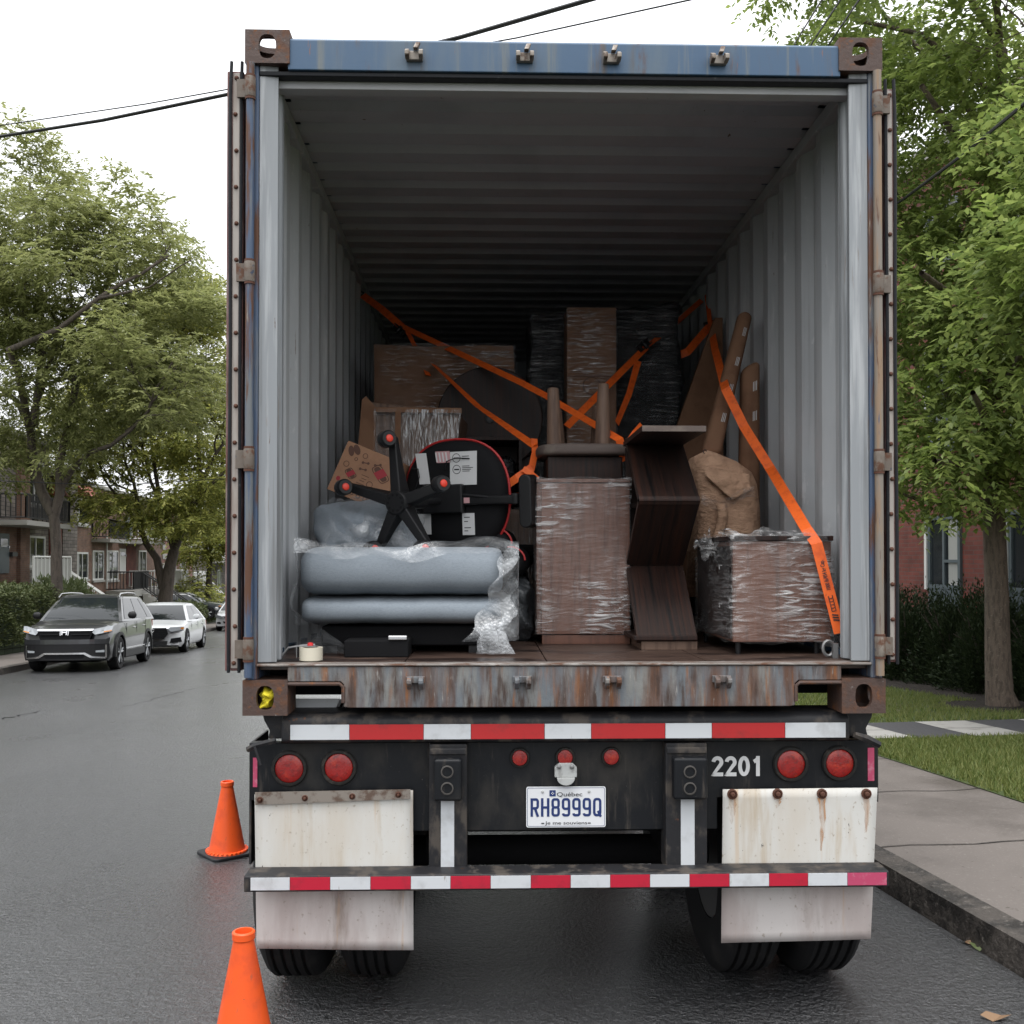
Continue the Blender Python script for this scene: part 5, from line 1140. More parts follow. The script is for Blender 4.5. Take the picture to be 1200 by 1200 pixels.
weld(b.build('parcel', M['kraft'], kp, smooth=True, angle=70))
# folded-over flap with a sagging lower edge
def kf(a, c):
    p = A(826 + 54*a, 546 + 10*a + (14 + 20*(1 - abs(2*a - 1.2)))*c, Yg - .050 - .022*c + .02*abs(2*a - 1)); p.y += .006*abs(math.sin(a*13 + c*3)); return p
MB().grid(kf, 20, 8).build('folded_flap', M['kraft'], kp, smooth=True, solid=.003)
MB().grid(lambda a, c: A(822 + 62*a, 578 + 8*math.sin(a*5) + 12*c, Yg - .062 + .012*math.sin(a*17 + c*4)), 26, 5).build('clear_tape', M['wrap'], kp, smooth=True)
MB().grid(lambda a, c: A(838 + 12*c + 3*math.sin(a*5), 590 + 46*a, Yg - .058 - .012*math.sin(math.pi*c)), 12, 6).build('hanging_strip', M['kraft'], kp, smooth=True, solid=.003)
MB().tube([A(826, 531, Yg) + Vector((.008*math.cos(q), 0, .008 + .01*math.sin(q))) for q in [k*.6 for k in range(9)]], .002, 6).build('string_loop', M['ink'], kp, smooth=True)

# --- tape roll by the door
Yl = 3.87; p0 = A(364.5, 776, Yl); rr = .045
tp_ = thing('tape_roll', (p0.x, p0.y, FZ), 'cream roll of packing tape in a small dispenser on the container threshold', 'tape')
MB().lathe([(rr, .002), (rr, .052), (.032, .052), (.032, .002)], (p0.x, p0.y, FZ + .002), (0,0,1), 32, closed=True).build('roll', M['tape'], tp_, smooth=True)
MB().box(p0.x - .055, p0.x + .02, p0.y + .0, p0.y + .035, FZ + .0545, FZ + .058).box(p0.x - .058, p0.x - .054, p0.y, p0.y + .035, FZ + .012, FZ + .058).build('dispenser', M['steel'], tp_, bevel=.001)
MB().lathe([(.012, 0), (.011, .009), (.006, .012)], (p0.x - .006, p0.y + .018, FZ + .0585), (0,0,1), 14).build('spindle_cap', M['redp'], tp_, smooth=True)
# scrap of bent grey strip behind it
q0 = A(336, 772, Yl)
sc = MB().tube([q0 + Vector((-.03, .02, 0)), q0 + Vector((0, .03, .04)), q0 + Vector((.05, .03, .048)), q0 + Vector((.10, .05, .05))], .005, 6).build('bent_strip', M['steel'], None, org=Vector((q0.x, q0.y, FZ)), smooth=True)
tag(sc, 'bent grey metal strip lying in the left threshold corner', 'scrap strip')
# rag stuffed in the lower left casting
c0 = A(313, 817, Y0 + .03)
rg = rough_grid_box(c0.x - .022, c0.x + .024, Y0 + .004, Y0 + .07, c0.z - .034, c0.z + .03, .010, 8, 60, 81, puff=.25).build('yellow_rag', M['rag'], None, org=c0, smooth=True, angle=25)
weld(rg); tag(rg, 'crumpled yellow rag stuffed in the lower left corner casting', 'rag')
# ================================================================== UPTURNED OFFICE CHAIR
hub = A(467, 589, 4.42)
ch = local_thing('office_chair', 'black office chair with red piping and five-star base, lying upturned on the sofa', 'office chair')
# local frame: hub at origin, chair axis along +y (towards the seat), z up
arms = [(-.02, .292), (-.265, .078), (.252, .078), (-.118, -.215), (.148, -.212)]
MB().lathe([(.048, -.03), (.056, -.02), (.056, .05), (.045, .07)], (0,0,0), (0,1,0), 28).build('hub', M['chairblack'], ch, smooth=True)
b = MB()
for k in range(10):
    q = 2*math.pi*k/10; b.tube([(.036*math.cos(q), -.032, .036*math.sin(q)), (.036*math.cos(q), -.026, .036*math.sin(q))], .006, 8)
b.build('hub_recess', M['under'], ch, smooth=True)
for (ax_, az_) in arms:
    d = Vector((ax_, 0, az_)); L_ = d.length; d.normalize(); n_ = Vector((0,1,0)); w_ = d.cross(n_)
    b = MB(); prof = [(.045, .036, -.022, .05), (L_*.45, .032, -.018, .030), (L_*.85, .026, -.012, .016), (L_*1.0, .022, -.004, .018)]
    vs = []
    for t, hw, ya, yb in prof:
        c0 = d * t
        vs += [c0 + w_*hw*.7 + n_*ya, c0 - w_*hw*.7 + n_*ya, c0 - w_*hw*.98 + n_*yb, c0 + w_*hw*.98 + n_*yb]
    fs = [(0,1,2,3), (12,15,14,13)] + [(4*i+k, 4*i+(k+1) % 4, 4*i+4+(k+1) % 4, 4*i+4+k) for i in range(3) for k in range(4)]
    arm_o = b.add(vs, fs).build('base_arm', M['chairblack'], ch, bevel=.006)
    # twin-wheel caster with a red cap, turned towards the viewer
    c1 = d * (L_ - .012) + Vector((0, -.050, 0)); wa = Vector((.80, -.58, .10)).normalized()
    ORG[arm_o.name] = Vector()
    cs = MB().tube([d*(L_ - .012) + Vector((0, .0, 0)), c1], .010, 8).lathe([(.031, -.030), (.037, -.022), (.037, -.004), (.028, -.002), (.028, .002), (.037, .004), (.037, .022), (.031, .030)], c1, wa, 24).build('caster', M['chairblack'], arm_o, smooth=True)
    MB().lathe([(.017, 0), (.015, .004), (.008, .006), (.001, .0065)], c1 + wa*.0302, wa, 20).build('caster_cap', M['castred'], arm_o, smooth=True)
MB().lathe([(.032, .05), (.032, .22), (.018, .221), (.018, .38)], (0,0,0), (0,1,0), 20).build('gas_lift', M['chairblack'], ch, smooth=True)
SY, SX, SZ = .42, .055, .02                                    # seat underside centre in the local frame
def seat_ring(sx, sz, y, n=48, dx=0):
    P = []
    for k in range(n):
        q = 2*math.pi*k/n; c_, s_ = math.cos(q), math.sin(q)
        P.append((SX + dx + sx*math.copysign(abs(c_)**.84, c_), y, SZ + sz*math.copysign(abs(s_)**.86, s_)))
    return P
b = MB(); rings = [(.17,.17,SY-.004), (.232,.236,SY), (.262,.260,SY+.015), (.278,.274,SY+.05), (.272,.27,SY+.085), (.20,.20,SY+.12), (.10,.10,SY+.125)]
vs = []
for sx, sz, y in rings: vs += seat_ring(sx, sz, y)
n = 48; fs = [tuple(range(n))[::-1], tuple((len(rings)-1)*n + k for k in range(n))] + [(i*n+k, i*n+(k+1) % n, (i+1)*n+(k+1) % n, (i+1)*n+k) for i in range(len(rings)-1) for k in range(n)]
seat = b.add(vs, fs).build('seat', M['chairshell'], ch, smooth=True, angle=60)
MB().tube(seat_ring(.282, .278, SY + .052), .006, 6, closed=True).build('seat_piping', M['chairred'], ch, smooth=True)
MB().box(-.09, .13, SY - .045, SY - .002, -.06, .08).build('tilt_mechanism', M['chairblack'], ch, bevel=.012)
MB().tube([(.11, SY - .03, .03), (.2, SY - .035, .02), (.26, SY - .03, .015)], .007, 8).build('tilt_lever', M['chairblack'], ch, smooth=True)
MB().tube([(.03, SY - .012, .15), (.04, SY - .02, .19), (.09, SY - .02, .205), (.16, SY - .012, .2)], .0028, 6).tube([(-.14, SY - .012, .06), (-.11, SY - .02, .12), (-.12, SY - .012, .16), (-.16, SY - .012, .165)], .0028, 6).build('cable', M['chairblack'], ch, smooth=True)
def tagp(name, x0, x1, z0, z1, m, sk=0.0):
    o = MB().add([(x0 + sk, SY - .0075, z0), (x1 + sk, SY - .0075, z0), (x1, SY - .0075, z1), (x0, SY - .0075, z1)], [(0,1,2,3)]).build(name, M[m], ch, solid=.0006); return o
tagp('paper_tag', -.135, -.075, .085, .235, 'paper', .018)
tagp('paper_tag', .055, .198, .075, .235, 'paper', -.006)
tagp('hatched_tag', -.025, .052, .185, .24, 'pinkpaper', .006)
for k in range(4): MB().add([(-.02 + k*.018, SY - .0085, .19), (-.012 + k*.018, SY - .0085, .19), (-.018 + k*.018, SY - .0085, .235), (-.026 + k*.018, SY - .0085, .235)], [(0,1,2,3)]).build('hatch_line', M['paper'], ch)
def tag_ring(x, z, r):
    n = 20; o_ = [(x + r*math.cos(2*math.pi*k/n), SY - .0085, z + r*math.sin(2*math.pi*k/n)) for k in range(n)]; i_ = [(x + (r-.003)*math.cos(2*math.pi*k/n), SY - .0085, z + (r-.003)*math.sin(2*math.pi*k/n)) for k in range(n)]
    MB().add(o_ + i_, [(k, (k+1) % n, n+(k+1) % n, n+k) for k in range(n)]).build('tag_symbol', M['ink'], ch)
    MB().box(x - r*.6, x + r*.6, SY - .0088, SY - .008, z - .003, z + .003).build('tag_line', M['ink'], ch)
tag_ring(.088, .205, .022); tag_ring(.088, .150, .022)
for z in (.212, .2, .165, .157, .149, .141):
    MB().box(.118, .118 + .06*(.55 + .45*rng.random()), SY - .0088, SY - .008, z - .0016, z + .0016).build('tag_line', M['ink'], ch)
tagp('paper_tag', .11, .175, -.165, -.06, 'paper', .0)
for z, w in ((-.08, .03), (-.10, .02), (-.13, .035), (-.145, .02)): MB().box(.12, .12 + w, SY - .0088, SY - .008, z - .002, z + .002).build('tag_line', M['ink'], ch)
tagp('paper_tag', -.15, -.06, -.16, -.06, 'paper', 0.0)
tagp('small_tag', -.015, .012, .045, .06, 'pinkpaper'); 
# armrest bracket and T-shaped pad
MB().box(.10, .40, SY - .035, SY + .0, -.022, .022).box(.375, .41, SY - .035, SY + .06, -.025, .03).build('arm_bracket', M['chairblack'], ch, bevel=.010, seg=3)
MB().box(.135, .165, SY - .037, SY - .0355, -.012, .014).build('bracket_label', M['pinkpaper'], ch)
MB().prism([(x, SY - .02, z) for x, z in rrect(.41, .475, -.135, .115, .03)], (0, .10, 0)).build('armrest', M['chairblack'], ch, bevel=.008)
# backrest, falling away below the seat, with side wings
def backfn(a, c):
    w = .25*(1 - .25*abs(2*c - 1)**2); x = SX + .06 + w*(2*a - 1); z = -.235 - .09*math.cos(math.pi*(a - .5)) - .05*c
    return (x, SY + .03 + .62*c, z)
MB().grid(backfn, 16, 16).build('backrest', M['chairshell'], ch, smooth=True, solid=.06)
for dx, dz, r_ in ((.20, -.22, .085), (.275, -.30, .075)):
    MB().lathe([(.02, -.06), (r_*.8, -.05), (r_, 0), (r_*.8, .05), (.02, .06)], (SX + dx, SY + .10, dz), (.2, 1, .1), 20).build('side_bolster', M['chairshell'], ch, smooth=True, angle=80)
    MB().tube([(SX + dx + r_*1.0*math.cos(q), SY + .052, dz + .01 + r_*.85*math.sin(q)) for q in [.0 + k*.2 for k in range(12)]], .0045, 6).build('bolster_piping', M['chairred'], ch, smooth=True)
ch.location = hub; ch.rotation_euler = (R(4), 0, R(-25))

# ================================================================== RATCHET STRAPS
def ribbon(P, w, flat=None, th=.0022, sag=0.0, n=14):
    """flat webbing through the points P; its width lies across 'flat' (a direction the webbing faces)"""
    Q = []
    for i in range(len(P) - 1):
        for k in range(n): 
            t = k / n; q = P[i].lerp(P[i+1], t); q.z -= sag * 4 * t * (1 - t); Q.append(q)
    Q.append(P[-1].copy()); b = MB(); vs = []
    for i, p in enumerate(Q):
        t = (Q[min(i+1, len(Q)-1)] - Q[max(i-1, 0)]).normalized()
        f = flat(i / (len(Q) - 1)) if callable(flat) else (flat or Vector((0, -1, .25)))
        s = t.cross(f).normalized(); nn = s.cross(t).normalized()
        vs += [p + s*w/2 + nn*th/2, p - s*w/2 + nn*th/2, p - s*w/2 - nn*th/2, p + s*w/2 - nn*th/2]
    m_ = len(Q); fs = [(0,1,2,3), ((m_-1)*4+3, (m_-1)*4+2, (m_-1)*4+1, (m_-1)*4)]
    fs += [(4*i+k, 4*i+(k+1) % 4, 4*i+4+(k+1) % 4, 4*i+4+k) for i in range(m_-1) for k in range(4)]
    return b.add(vs, fs)
def ratchet(p, d, parent):
    d = d.normalized(); s = d.cross(Vector((0, -1, 0))).normalized(); n_ = s.cross(d)
    o = MB().obox(p, d, s, n_, .07, .004, .016).obox(p + s*.036, d, s, n_, .07, .004, .016).obox(p + s*.018 + d*.055, d, s, n_, .012, .014, .011).build('ratchet_frame', M['hookm'], parent, bevel=.003)
    MB().tube([p + d*(-.01) - s*.012, p + d*(-.01) + s*.048], .013, 12).build('spool', M['hookm'], parent, smooth=True)
    MB().obox(p + s*.018 - n_*.02 - d*.045, d, s, n_, .045, .022, .004).build('handle', M['hookm'], parent, bevel=.003)
def hook(p, d, parent, up=Vector((0,0,1))):
    d = d.normalized(); s = d.cross(Vector((0,-1,0))).normalized()
    P = [p + s*.018, p + s*.016 + d*.02, p + s*.004 + d*.045, p - s*.006 + d*.075, p + d*.095 + s*.006, p + d*.112 + s*.022, p + d*.105 + s*.042, p + d*.085 + s*.046]
    MB().tube([p - s*.018, p + s*.018], .005, 8).tube(P, .0055, 8).tube([p - s*.018, p - s*.014 + d*.02, p + s*.002 + d*.042], .0055, 8).build('hook', M['hookm'], parent, smooth=True)
SW = .042
# 1: from the left wall over to the stool
a0 = A(425, 346, 6.85); a1 = A(470, 382, 6.55); a2 = A(610, 448, 5.6); a3 = A(726, 515, 4.78)
s1 = thing('ratchet_strap', a0, 'taut orange strap running from the left wall down to the upturned stool', 'strap', 'orange ratchet straps')
ribbon([a0, A(447, 362, 6.7), a1], .05, Vector((0,-1,.3))).build('webbing', M['strap'], s1)
ribbon([a1, a2, A(640, 464, 5.4), a3, a3 + Vector((.03, .05, -.10))], SW, Vector((.1,-1,.35))).build('webbing', M['strap'], s1)
ratchet(A(470, 385, 6.52), a1 - a0, s1); hook(a0 + (a0 - a1).normalized()*.01, (a0 - a1), s1)
# loose end of the same strap
ribbon([A(476, 386, 6.5), A(489, 411, 6.3), A(502, 440, 6.12)], .034, Vector((.5,-1,.1))).build('loose_end', M['strap'], s1)
# 2: lower strap to the loop beside the chair
b0, b1, b2, b3 = A(508, 427, 6.1), A(560, 476, 5.6), A(624, 527, 4.95), A(588, 573, 4.92)
s2 = thing('ratchet_strap', b2, 'orange strap crossing the dark round table top, knotted beside the upturned chair', 'strap', 'orange ratchet straps')
ribbon([b0, b1, b2 + Vector((.01, 0, .02))], .04, lambda t: Vector((.8*(1-t), -1, .3))).build('webbing', M['strap'], s2)
ribbon([A(623, 548, 4.92), A(606, 560, 4.9), b3, b3 + Vector((-.05,.08,-.06))], .04, Vector((0,-1,.2))).build('webbing', M['strap'], s2)
ribbon([A(626, 514, 4.97), A(627, 530, 4.95), A(622, 553, 4.93)], .034, Vector((.3,-1,0))).build('loop', M['strap'], s2)
ribbon([A(613, 549, 4.89), A(622, 555, 4.885), A(630, 562, 4.89)], .03, Vector((0,-1,.1))).build('loose_end', M['strap'], s2)
# 3: from the right wall towards the middle, behind the stool legs
c0, c1, c2 = A(822, 352, 6.75), A(757, 407, 6.2), A(664, 500, 5.5)
s3 = thing('ratchet_strap', c0, 'orange strap running from the right wall behind the upturned stool legs', 'strap', 'orange ratchet straps')
ribbon([c0, A(786, 384, 6.45), c1], .036, lambda t: Vector((-.6*t, -1, .2))).build('webbing', M['strap'], s3)
ribbon([c1, A(712, 452, 5.8), c2], SW, Vector((0,-1,.3))).build('webbing', M['strap'], s3)
ratchet(A(757, 407, 6.18), c1 - c0, s3)
ribbon([A(748, 423, 6.05), A(737, 462, 5.85), A(723, 496, 5.7)], .04, lambda t: Vector((.9*t, -1, 0))).build('loose_end', M['strap'], s3)
ribbon([A(752, 498, 4.9), A(744, 507, 4.82), A(736, 519, 4.80)], .03, Vector((.4,-1,.2))).build('loose_end', M['strap'], s3)
# 4: long strap along the right wall down to the floor hook
d_ = [A(828, 345, 6.7), A(832, 378, 6.4), A(838, 410, 5.8), A(850, 455, 5.0), A(872, 500, 4.88), A(902, 548, 4.7), A(945, 620, 4.12), A(957, 637, 4.065), A(984, 742, 4.0)]
s4 = thing('ratchet_strap', d_[-1], 'long orange strap with printed load rating, hooked to the floor at the right wall', 'strap', 'orange ratchet straps')
ribbon(d_[:2], .03, Vector((-.6,-1,0))).build('webbing', M['strap'], s4)
ribbon(d_[1:], SW + .004, lambda t: Vector((-.75 + .55*t, -1, .25)), n=8).build('webbing', M['strap'], s4)
MB().obox(A(834, 379, 6.48), (1,0,.3), (0,1,0), (-.3,0,1), .05, .012, .018).build('buckle', M['hookm'], s4, bevel=.003)
ribbon([A(831, 383, 6.45), A(818, 398, 6.4), A(806, 412, 6.35), A(795, 417, 6.35), A(793, 410, 6.35)], .05, lambda t: Vector((.3,-1,.6 - t))).build('loose_end', M['strap'], s4)
hook(d_[-1] + Vector((.0, 0, -.006)), Vector((.10, -.06, -.75)), s4)
# printed rating and bars on the webbing
e0, e1 = d_[7], d_[8]; td = (e1 - e0).normalized(); fl = Vector((-.22,-1,.25)); sd_ = td.cross(fl).normalized(); nn_ = sd_.cross(td).normalized()
if nn_.y > 0: nn_ = -nn_
up_dir = -td
acr = up_dir.cross(nn_).normalized() * -1
o_, w_ = text_mesh('printed_rating', '1000 lb/454 kg Cap.', M['ink'], s4, Vector((0,0,0)), (1,0,0), (0,0,1), .017, 1.0, bold=.02)
base = e0.lerp(e1, .52); org4 = ORG[s4.name]; kx = .125 / w_
for v in o_.data.vertices:
    c = v.co + org4
    g = base + up_dir * (c.x * kx) + (up_dir.cross(nn_) * -1).normalized() * (c.z - .0085) + nn_ * .003
    v.co = g - org4
for k in range(3):
    c = e0.lerp(e1, .80 + .028*k); MB().obox(c + nn_*.003, (td + sd_*.5).normalized(), (sd_ - td*.3).normalized(), nn_, .0028, .012, .0006).build('printed_bar', M['ink'], s4)
for k in range(5):
    c = e0.lerp(e1, .60 + .035*k)
    for s__ in (-.008, .008): MB().obox(c + nn_*.003 + sd_*s__, td, sd_, nn_, .0055, .0016, .0006).build('printed_bar', M['ink'], s4)
    MB().obox(c + nn_*.003 + td*.006, td, sd_, nn_, .0013, .008, .0006).build('printed_bar', M['ink'], s4)

# ================================================================== TRAFFIC CONES
def make_cone():
    t = local_thing('traffic_cone', 'cone', 'traffic cone', 'orange cones beside the truck')
    MB().lathe([(.125, .022), (.122, .03), (.108, .034), (.036, .415), (.036, .418), (.040, .422), (.040, .444), (.036, .448), (.030, .448), (.029, .42)], (0,0,0), (0,0,1), 40).build('cone_body', M['cone'], t, smooth=True, angle=35)
    P = [(x, y, 0) for x, y in rrect(-.142, .142, -.142, .142, .035)]
    MB().prism(P, (0,0,.022)).build('base', M['conebase'], t, bevel=.006)
    b = MB()
    for k in range(28):
        q = 2*math.pi*k/28; b.obox((.118*math.cos(q), .118*math.sin(q), .032), (math.cos(q), math.sin(q), 0), (-math.sin(q), math.cos(q), 0), (0,0,1), .010, .0065, .004)
    b.build('base_flange', M['cone'], t, bevel=.002)
    return t
c1 = make_cone(); c2 = copy_tree(c1)
p = ong(266, 1001); c1.location = p; c1.rotation_euler = (0, 0, R(40)); c1['label'] = 'orange traffic cone on its black base beside the left mudflap, the farther of two'
p = ong(285, 1240); c2.location = p; c2.rotation_euler = (0, 0, R(10)); c2['label'] = 'orange traffic cone cut off by the bottom edge, the nearer of two'
# ================================================================== PARKED CARS (front towards -y in the car's own frame)
def spl(keys, t):
    for i in range(len(keys) - 1):
        if t <= keys[i+1][0]:
            a, c = keys[i], keys[i+1]; f = (t - a[0]) / (c[0] - a[0]); f = f*f*(3 - 2*f)
            return [a[k] + (c[k] - a[k]) * f for k in range(1, len(a))]
    return list(keys[-1][1:])
def make_car(p, label):
    L, Wd, H, wb, rw = p['L'], p['W'], p['H'], p['wb'], p['rw']
    car = local_thing(p.get('name', 'parked_car'), label, 'car', 'cars parked along the left side')
    paint = M[p['paint']]; hw = Wd / 2; yf = -L/2 + p['fo']; yr = yf + wb
    st_ = p['st']                                                 # y, z bottom, z top, half width factor
    ys = sorted(set([-L/2 + L*k/30 for k in range(31)]))
    b = MB(); n = 0; vs = []
    for y in ys:
        zb, zt, f = spl(st_, y); w = hw * f; h = zt - zb
        sec = [(0, zb), (w*.90, zb), (w*.985, zb + .10), (w, zb + h*.42), (w*.985, zb + h*.70), (w*.955, zt - .07), (w*.86, zt - .015), (w*.5, zt + .012), (0, zt + .02)]
        sec = sec + [(-x, z) for x, z in sec[-2:0:-1]]
        n = len(sec); kf = max(0, 1 - (y + L/2)/.9)**1.5; kr = max(0, 1 - (L/2 - y)/.6)**1.5; vs += [(x, y + .26*kf*(abs(x)/hw)**3 - .18*kr*(abs(x)/hw)**3, z) for x, z in sec]
    m_ = len(ys)
    fs = [tuple(range(n))[::-1], tuple((m_-1)*n+k for k in range(n))] + [(i*n+k, i*n+(k+1) % n, (i+1)*n+(k+1) % n, (i+1)*n+k) for i in range(m_-1) for k in range(n)]
    body = b.add(vs, fs).build('body', paint, car, smooth=True, angle=38)
    # wheel arches cut out of the body
    cut = MB()
    for y in (yf, yr):
        for s in (-1, 1): cut.lathe([(rw*1.13, 0), (rw*1.13, .34)], (s*(hw + .05), y, rw*1.0), (-s, 0, 0), 36)
    co = cut.build('cutter', paint, None)
    md = body.modifiers.new('arches', 'BOOLEAN'); md.operation = 'DIFFERENCE'; md.object = co; md.solver = 'EXACT'
    bpy.context.view_layer.update()
    me = bpy.data.meshes.new_from_object(body.evaluated_get(bpy.context.evaluated_depsgraph_get()))
    body.modifiers.clear(); body.data = me; bpy.data.objects.remove(co)
    # greenhouse: painted shell with glazing set a few millimetres proud
    g = p['g']                       # windscreen base y,z ; windscreen top y ; roof rear y ; rear base y,z ; half widths base, top
    bl, zr = g['belt'], H
    lv = []
    for k in range(13):
        f = k / 12
        lv.append(f)
    def W_(z): 
        f = (z - bl) / (zr - bl); return g['wb'] + (g['wt'] - g['wb']) * f - .03 * f * f
    def yF(z): f = (z - g['zf']) / (zr - g['zf']); return g['yf0'] + (g['yf1'] - g['yf0']) * f - .05*math.sin(math.pi*max(0, min(1, f)))
    def yB(z): f = (z - g['zb']) / (zr - g['zb']); return g['yb0'] + (g['yb1'] - g['yb0']) * f + .06*math.sin(math.pi*max(0, min(1, f)))
    gb = MB(); vs = []; zs = [bl - .05, bl + (zr - bl)*.3, bl + (zr - bl)*.6, bl + (zr - bl)*.88, zr - .025, zr]
    for i, z in enumerate(zs):
        ins = .0 if i < 4 else (.015 if i == 4 else .09)
        w = W_(min(z, zr)) - ins; a, c = yF(z) + ins, yB(z) - ins
        N_ = 8
        ring = [(x, a + .10*(x/w)**2) for x in [-w + 2*w*k/N_ for k in range(N_ + 1)]] + [(w, a + .10 + (c - a - .2)*k/6) for k in range(1, 6)] + [(x, c - .10*(x/w)**2) for x in [w - 2*w*k/N_ for k in range(N_ + 1)]] + [(-w, c - .10 - (c - a - .2)*k/6) for k in range(1, 6)]
        vs += [(x, y, z + (.02*(1 - (x/w)**2) if i == 5 else 0)) for x, y in ring]; n = len(ring)
    m_ = len(zs)
    fs = [tuple(range(n))[::-1], tuple((m_-1)*n+k for k in range(n))] + [(i*n+k, i*n+(k+1) % n, (i+1)*n+(k+1) % n, (i+1)*n+k) for i in range(m_-1) for k in range(n)]
    gb.add(vs, fs).build('cabin', M[p.get('roof', p['paint'])], car, smooth=True, angle=50)
    def ws(fn_y, sgn, z0, z1, nm, inset):
        def fn(a, c):
            z = z0 + (z1 - z0)*c; w = W_(z) - inset; x = -w + 2*w*a
            return (x, fn_y(z) + sgn*(-.10)*(x/W_(z))**2*(-1) + sgn*(-.007)*1.0, z) if sgn > 0 else (x, fn_y(z) - .10*(x/W_(z))**2 + .007, z)
        return MB().grid(fn, 12, 8).build(nm, M['carglass'], car, smooth=True)
    def fnw(a, c):
        z = g['zf'] + .02 + (zr - .07 - g['zf'] - .02)*c; w = W_(z) - .065; x = -w + 2*w*a
        return (x, yF(z) + .10*(x/W_(z))**2 - .009 - .012*math.sin(math.pi*c), z)
    MB().grid(fnw, 14, 10).build('windscreen', M['carglass'], car, smooth=True)
    def fnb(a, c):
        z = g['zb'] + .05 + (zr - .09 - g['zb'] - .05)*c; w = W_(z) - .085; x = -w + 2*w*a
        return (x, yB(z) - .10*(x/W_(z))**2 + .009 + .012*math.sin(math.pi*c), z)
    MB().grid(fnb, 10, 8).build('rear_window', M['carglass'], car, smooth=True)
    for s in (-1, 1):
        z0, z1 = bl + .005, zr - .085
        cuts = p['side']            # fractions of the side split into windows
        for (f0, f1) in cuts:
            def fs_(a, c):
                z = z0 + (z1 - z0)*c; ya = max(yF(z) + .17, g['yf0'] + .1 + 0*c); yb_ = yB(z) - .16
                y = ya + (yb_ - ya)*(f0 + (f1 - f0)*a)
                return (s*(W_(z) + .006), y, z)
            MB().grid(fs_, 6, 5).build('side_window', M['carglass'], car, smooth=True)
        # mirror
        ym = g['yf0'] + .42; zm = bl + .06
        mr = MB().lathe([(.02, -.10), (.07, -.07), (.085, 0), (.075, .06), (.02, .09)], (s*(hw + .10), ym, zm + .03), (1, .1, 0), 14)
        mr.v = [(x, ym + (y - ym)*.7, z) for x, y, z in mr.v]
        mi = mr.build('mirror', M[p.get('mirror', p['paint'])], car, smooth=True)
        # door seams and handles
        for yy in p['seams']:
            zb, zt, f = spl(st_, yy); 
            MB().box(s*hw*f*.985 - .004, s*hw*f*.985 + .006, yy - .004, yy + .004, zb + .16, zt - .10).build('door_seam', M['p_trim'], car)
        for yy in p['handles']:
            zb, zt, f = spl(st_, yy); h = zt - zb
            MB().box(min(s*hw*f*.965, s*(hw*f*.965 + .035)), max(s*hw*f*.965, s*(hw*f*.965 + .035)), yy - .09, yy + .09, zb + h*.74, zb + h*.74 + .03).build('door_handle', M[p.get('hmat', p['paint'])], car, bevel=.006)
        if p.get('clad'):
            zb, zt, f = spl(st_, 0)
            MB().prism([(s*hw*.90, yf + rw*1.12, zb - .02), (s*(hw + .006), yf + rw*1.12, zb + .02), (s*(hw + .006), yf + rw*1.12, zb + .16), (s*hw*.97, yf + rw*1.12, zb + .19)], (0, wb - 2.24*rw, 0)).build('sill_cladding', M['p_trim'], car)
            MB().prism([(s*(hw*.98), yf + rw*1.2, zb + .19), (s*(hw + .012), yf + rw*1.2, zb + .20), (s*(hw + .012), yf + rw*1.2, zb + .225), (s*(hw*.98), yf + rw*1.2, zb + .235)], (0, wb - 2.4*rw, 0)).build('sill_trim', M['chrome'], car)
            for y in (yf, yr):
                P = []; n = 22
                for k in range(n + 1):
                    q = R(-8) + R(196)*k/n; P.append((y + rw*1.12*math.cos(q), rw + rw*1.12*math.sin(q)))
                O = []
                for k in range(n + 1):
                    q = R(-8) + R(196)*k/n; O.append((y + rw*1.30*math.cos(q), rw + rw*1.30*math.sin(q)))
                b2 = MB(); xs_ = s*(hw + .008)
                vv = [(xs_, a, c) for a, c in P] + [(xs_ - s*.004, a, c) for a, c in O] + [(xs_ - s*.05, a, c) for a, c in P] + [(xs_ - s*.09, a, c) for a, c in O]; n1 = n + 1
                ff = []
                for k in range(n): ff += [(k, k+1, n1+k+1, n1+k), (2*n1+k, 2*n1+k+1, k+1, k), (n1+k, n1+k+1, 3*n1+k+1, 3*n1+k)]
                b2.add(vv, ff).build('arch_cladding', M['p_trim'], car, smooth=True)
    # wheels
    for y in (yf, yr):
        for s in (-1, 1):
            c0 = (s*(hw - .115), y, rw)
            w = MB().lathe([(rw*.66, -.10), (rw*.93, -.11), (rw, -.085), (rw, .085), (rw*.93, .11), (rw*.66, .10)], c0, (s,0,0), 36, closed=True).build('wheel', M['tyre'], car, smooth=True)
            ORG[w.name] = Vector()
            MB().lathe([(rw*.68, -.08), (rw*.70, .102), (rw*.64, .106), (rw*.60, .05), (.05, .045), (.001, .045)], c0, (s,0,0), 30).build('rim', M['under'], w, smooth=True)
            b2 = MB()
            for k in range(5):
                q = 2*math.pi*k/5 + .3
                for d_ in (-.16, .16):
                    v0 = Vector((0, math.cos(q), math.sin(q))); v1 = Vector((0, math.cos(q + d_), math.sin(q + d_))); cc = Vector(c0) + Vector((s*.085, 0, 0))
                    b2.tube([cc + v0*.045 + Vector((s*.005,0,0)), cc + v1*rw*.66 + Vector((s*.008, 0, 0))], [.024, .020], 6)
            b2.lathe([(.06, .06), (.055, .10), (.001, .105)], c0, (s,0,0), 14)
            b2.build('spokes', M['alloy'], w, smooth=True)
    # dark inner arches so that the wheel housings are not hollow
    MB().box(-hw*.62, hw*.62, -L/2 + .5, L/2 - .4, .19, .5).build('undertray', M['under'], car)
    # front: grille, lamps, bumper pieces given as polygons in (x, z), laid on the nose
    yn = -L/2
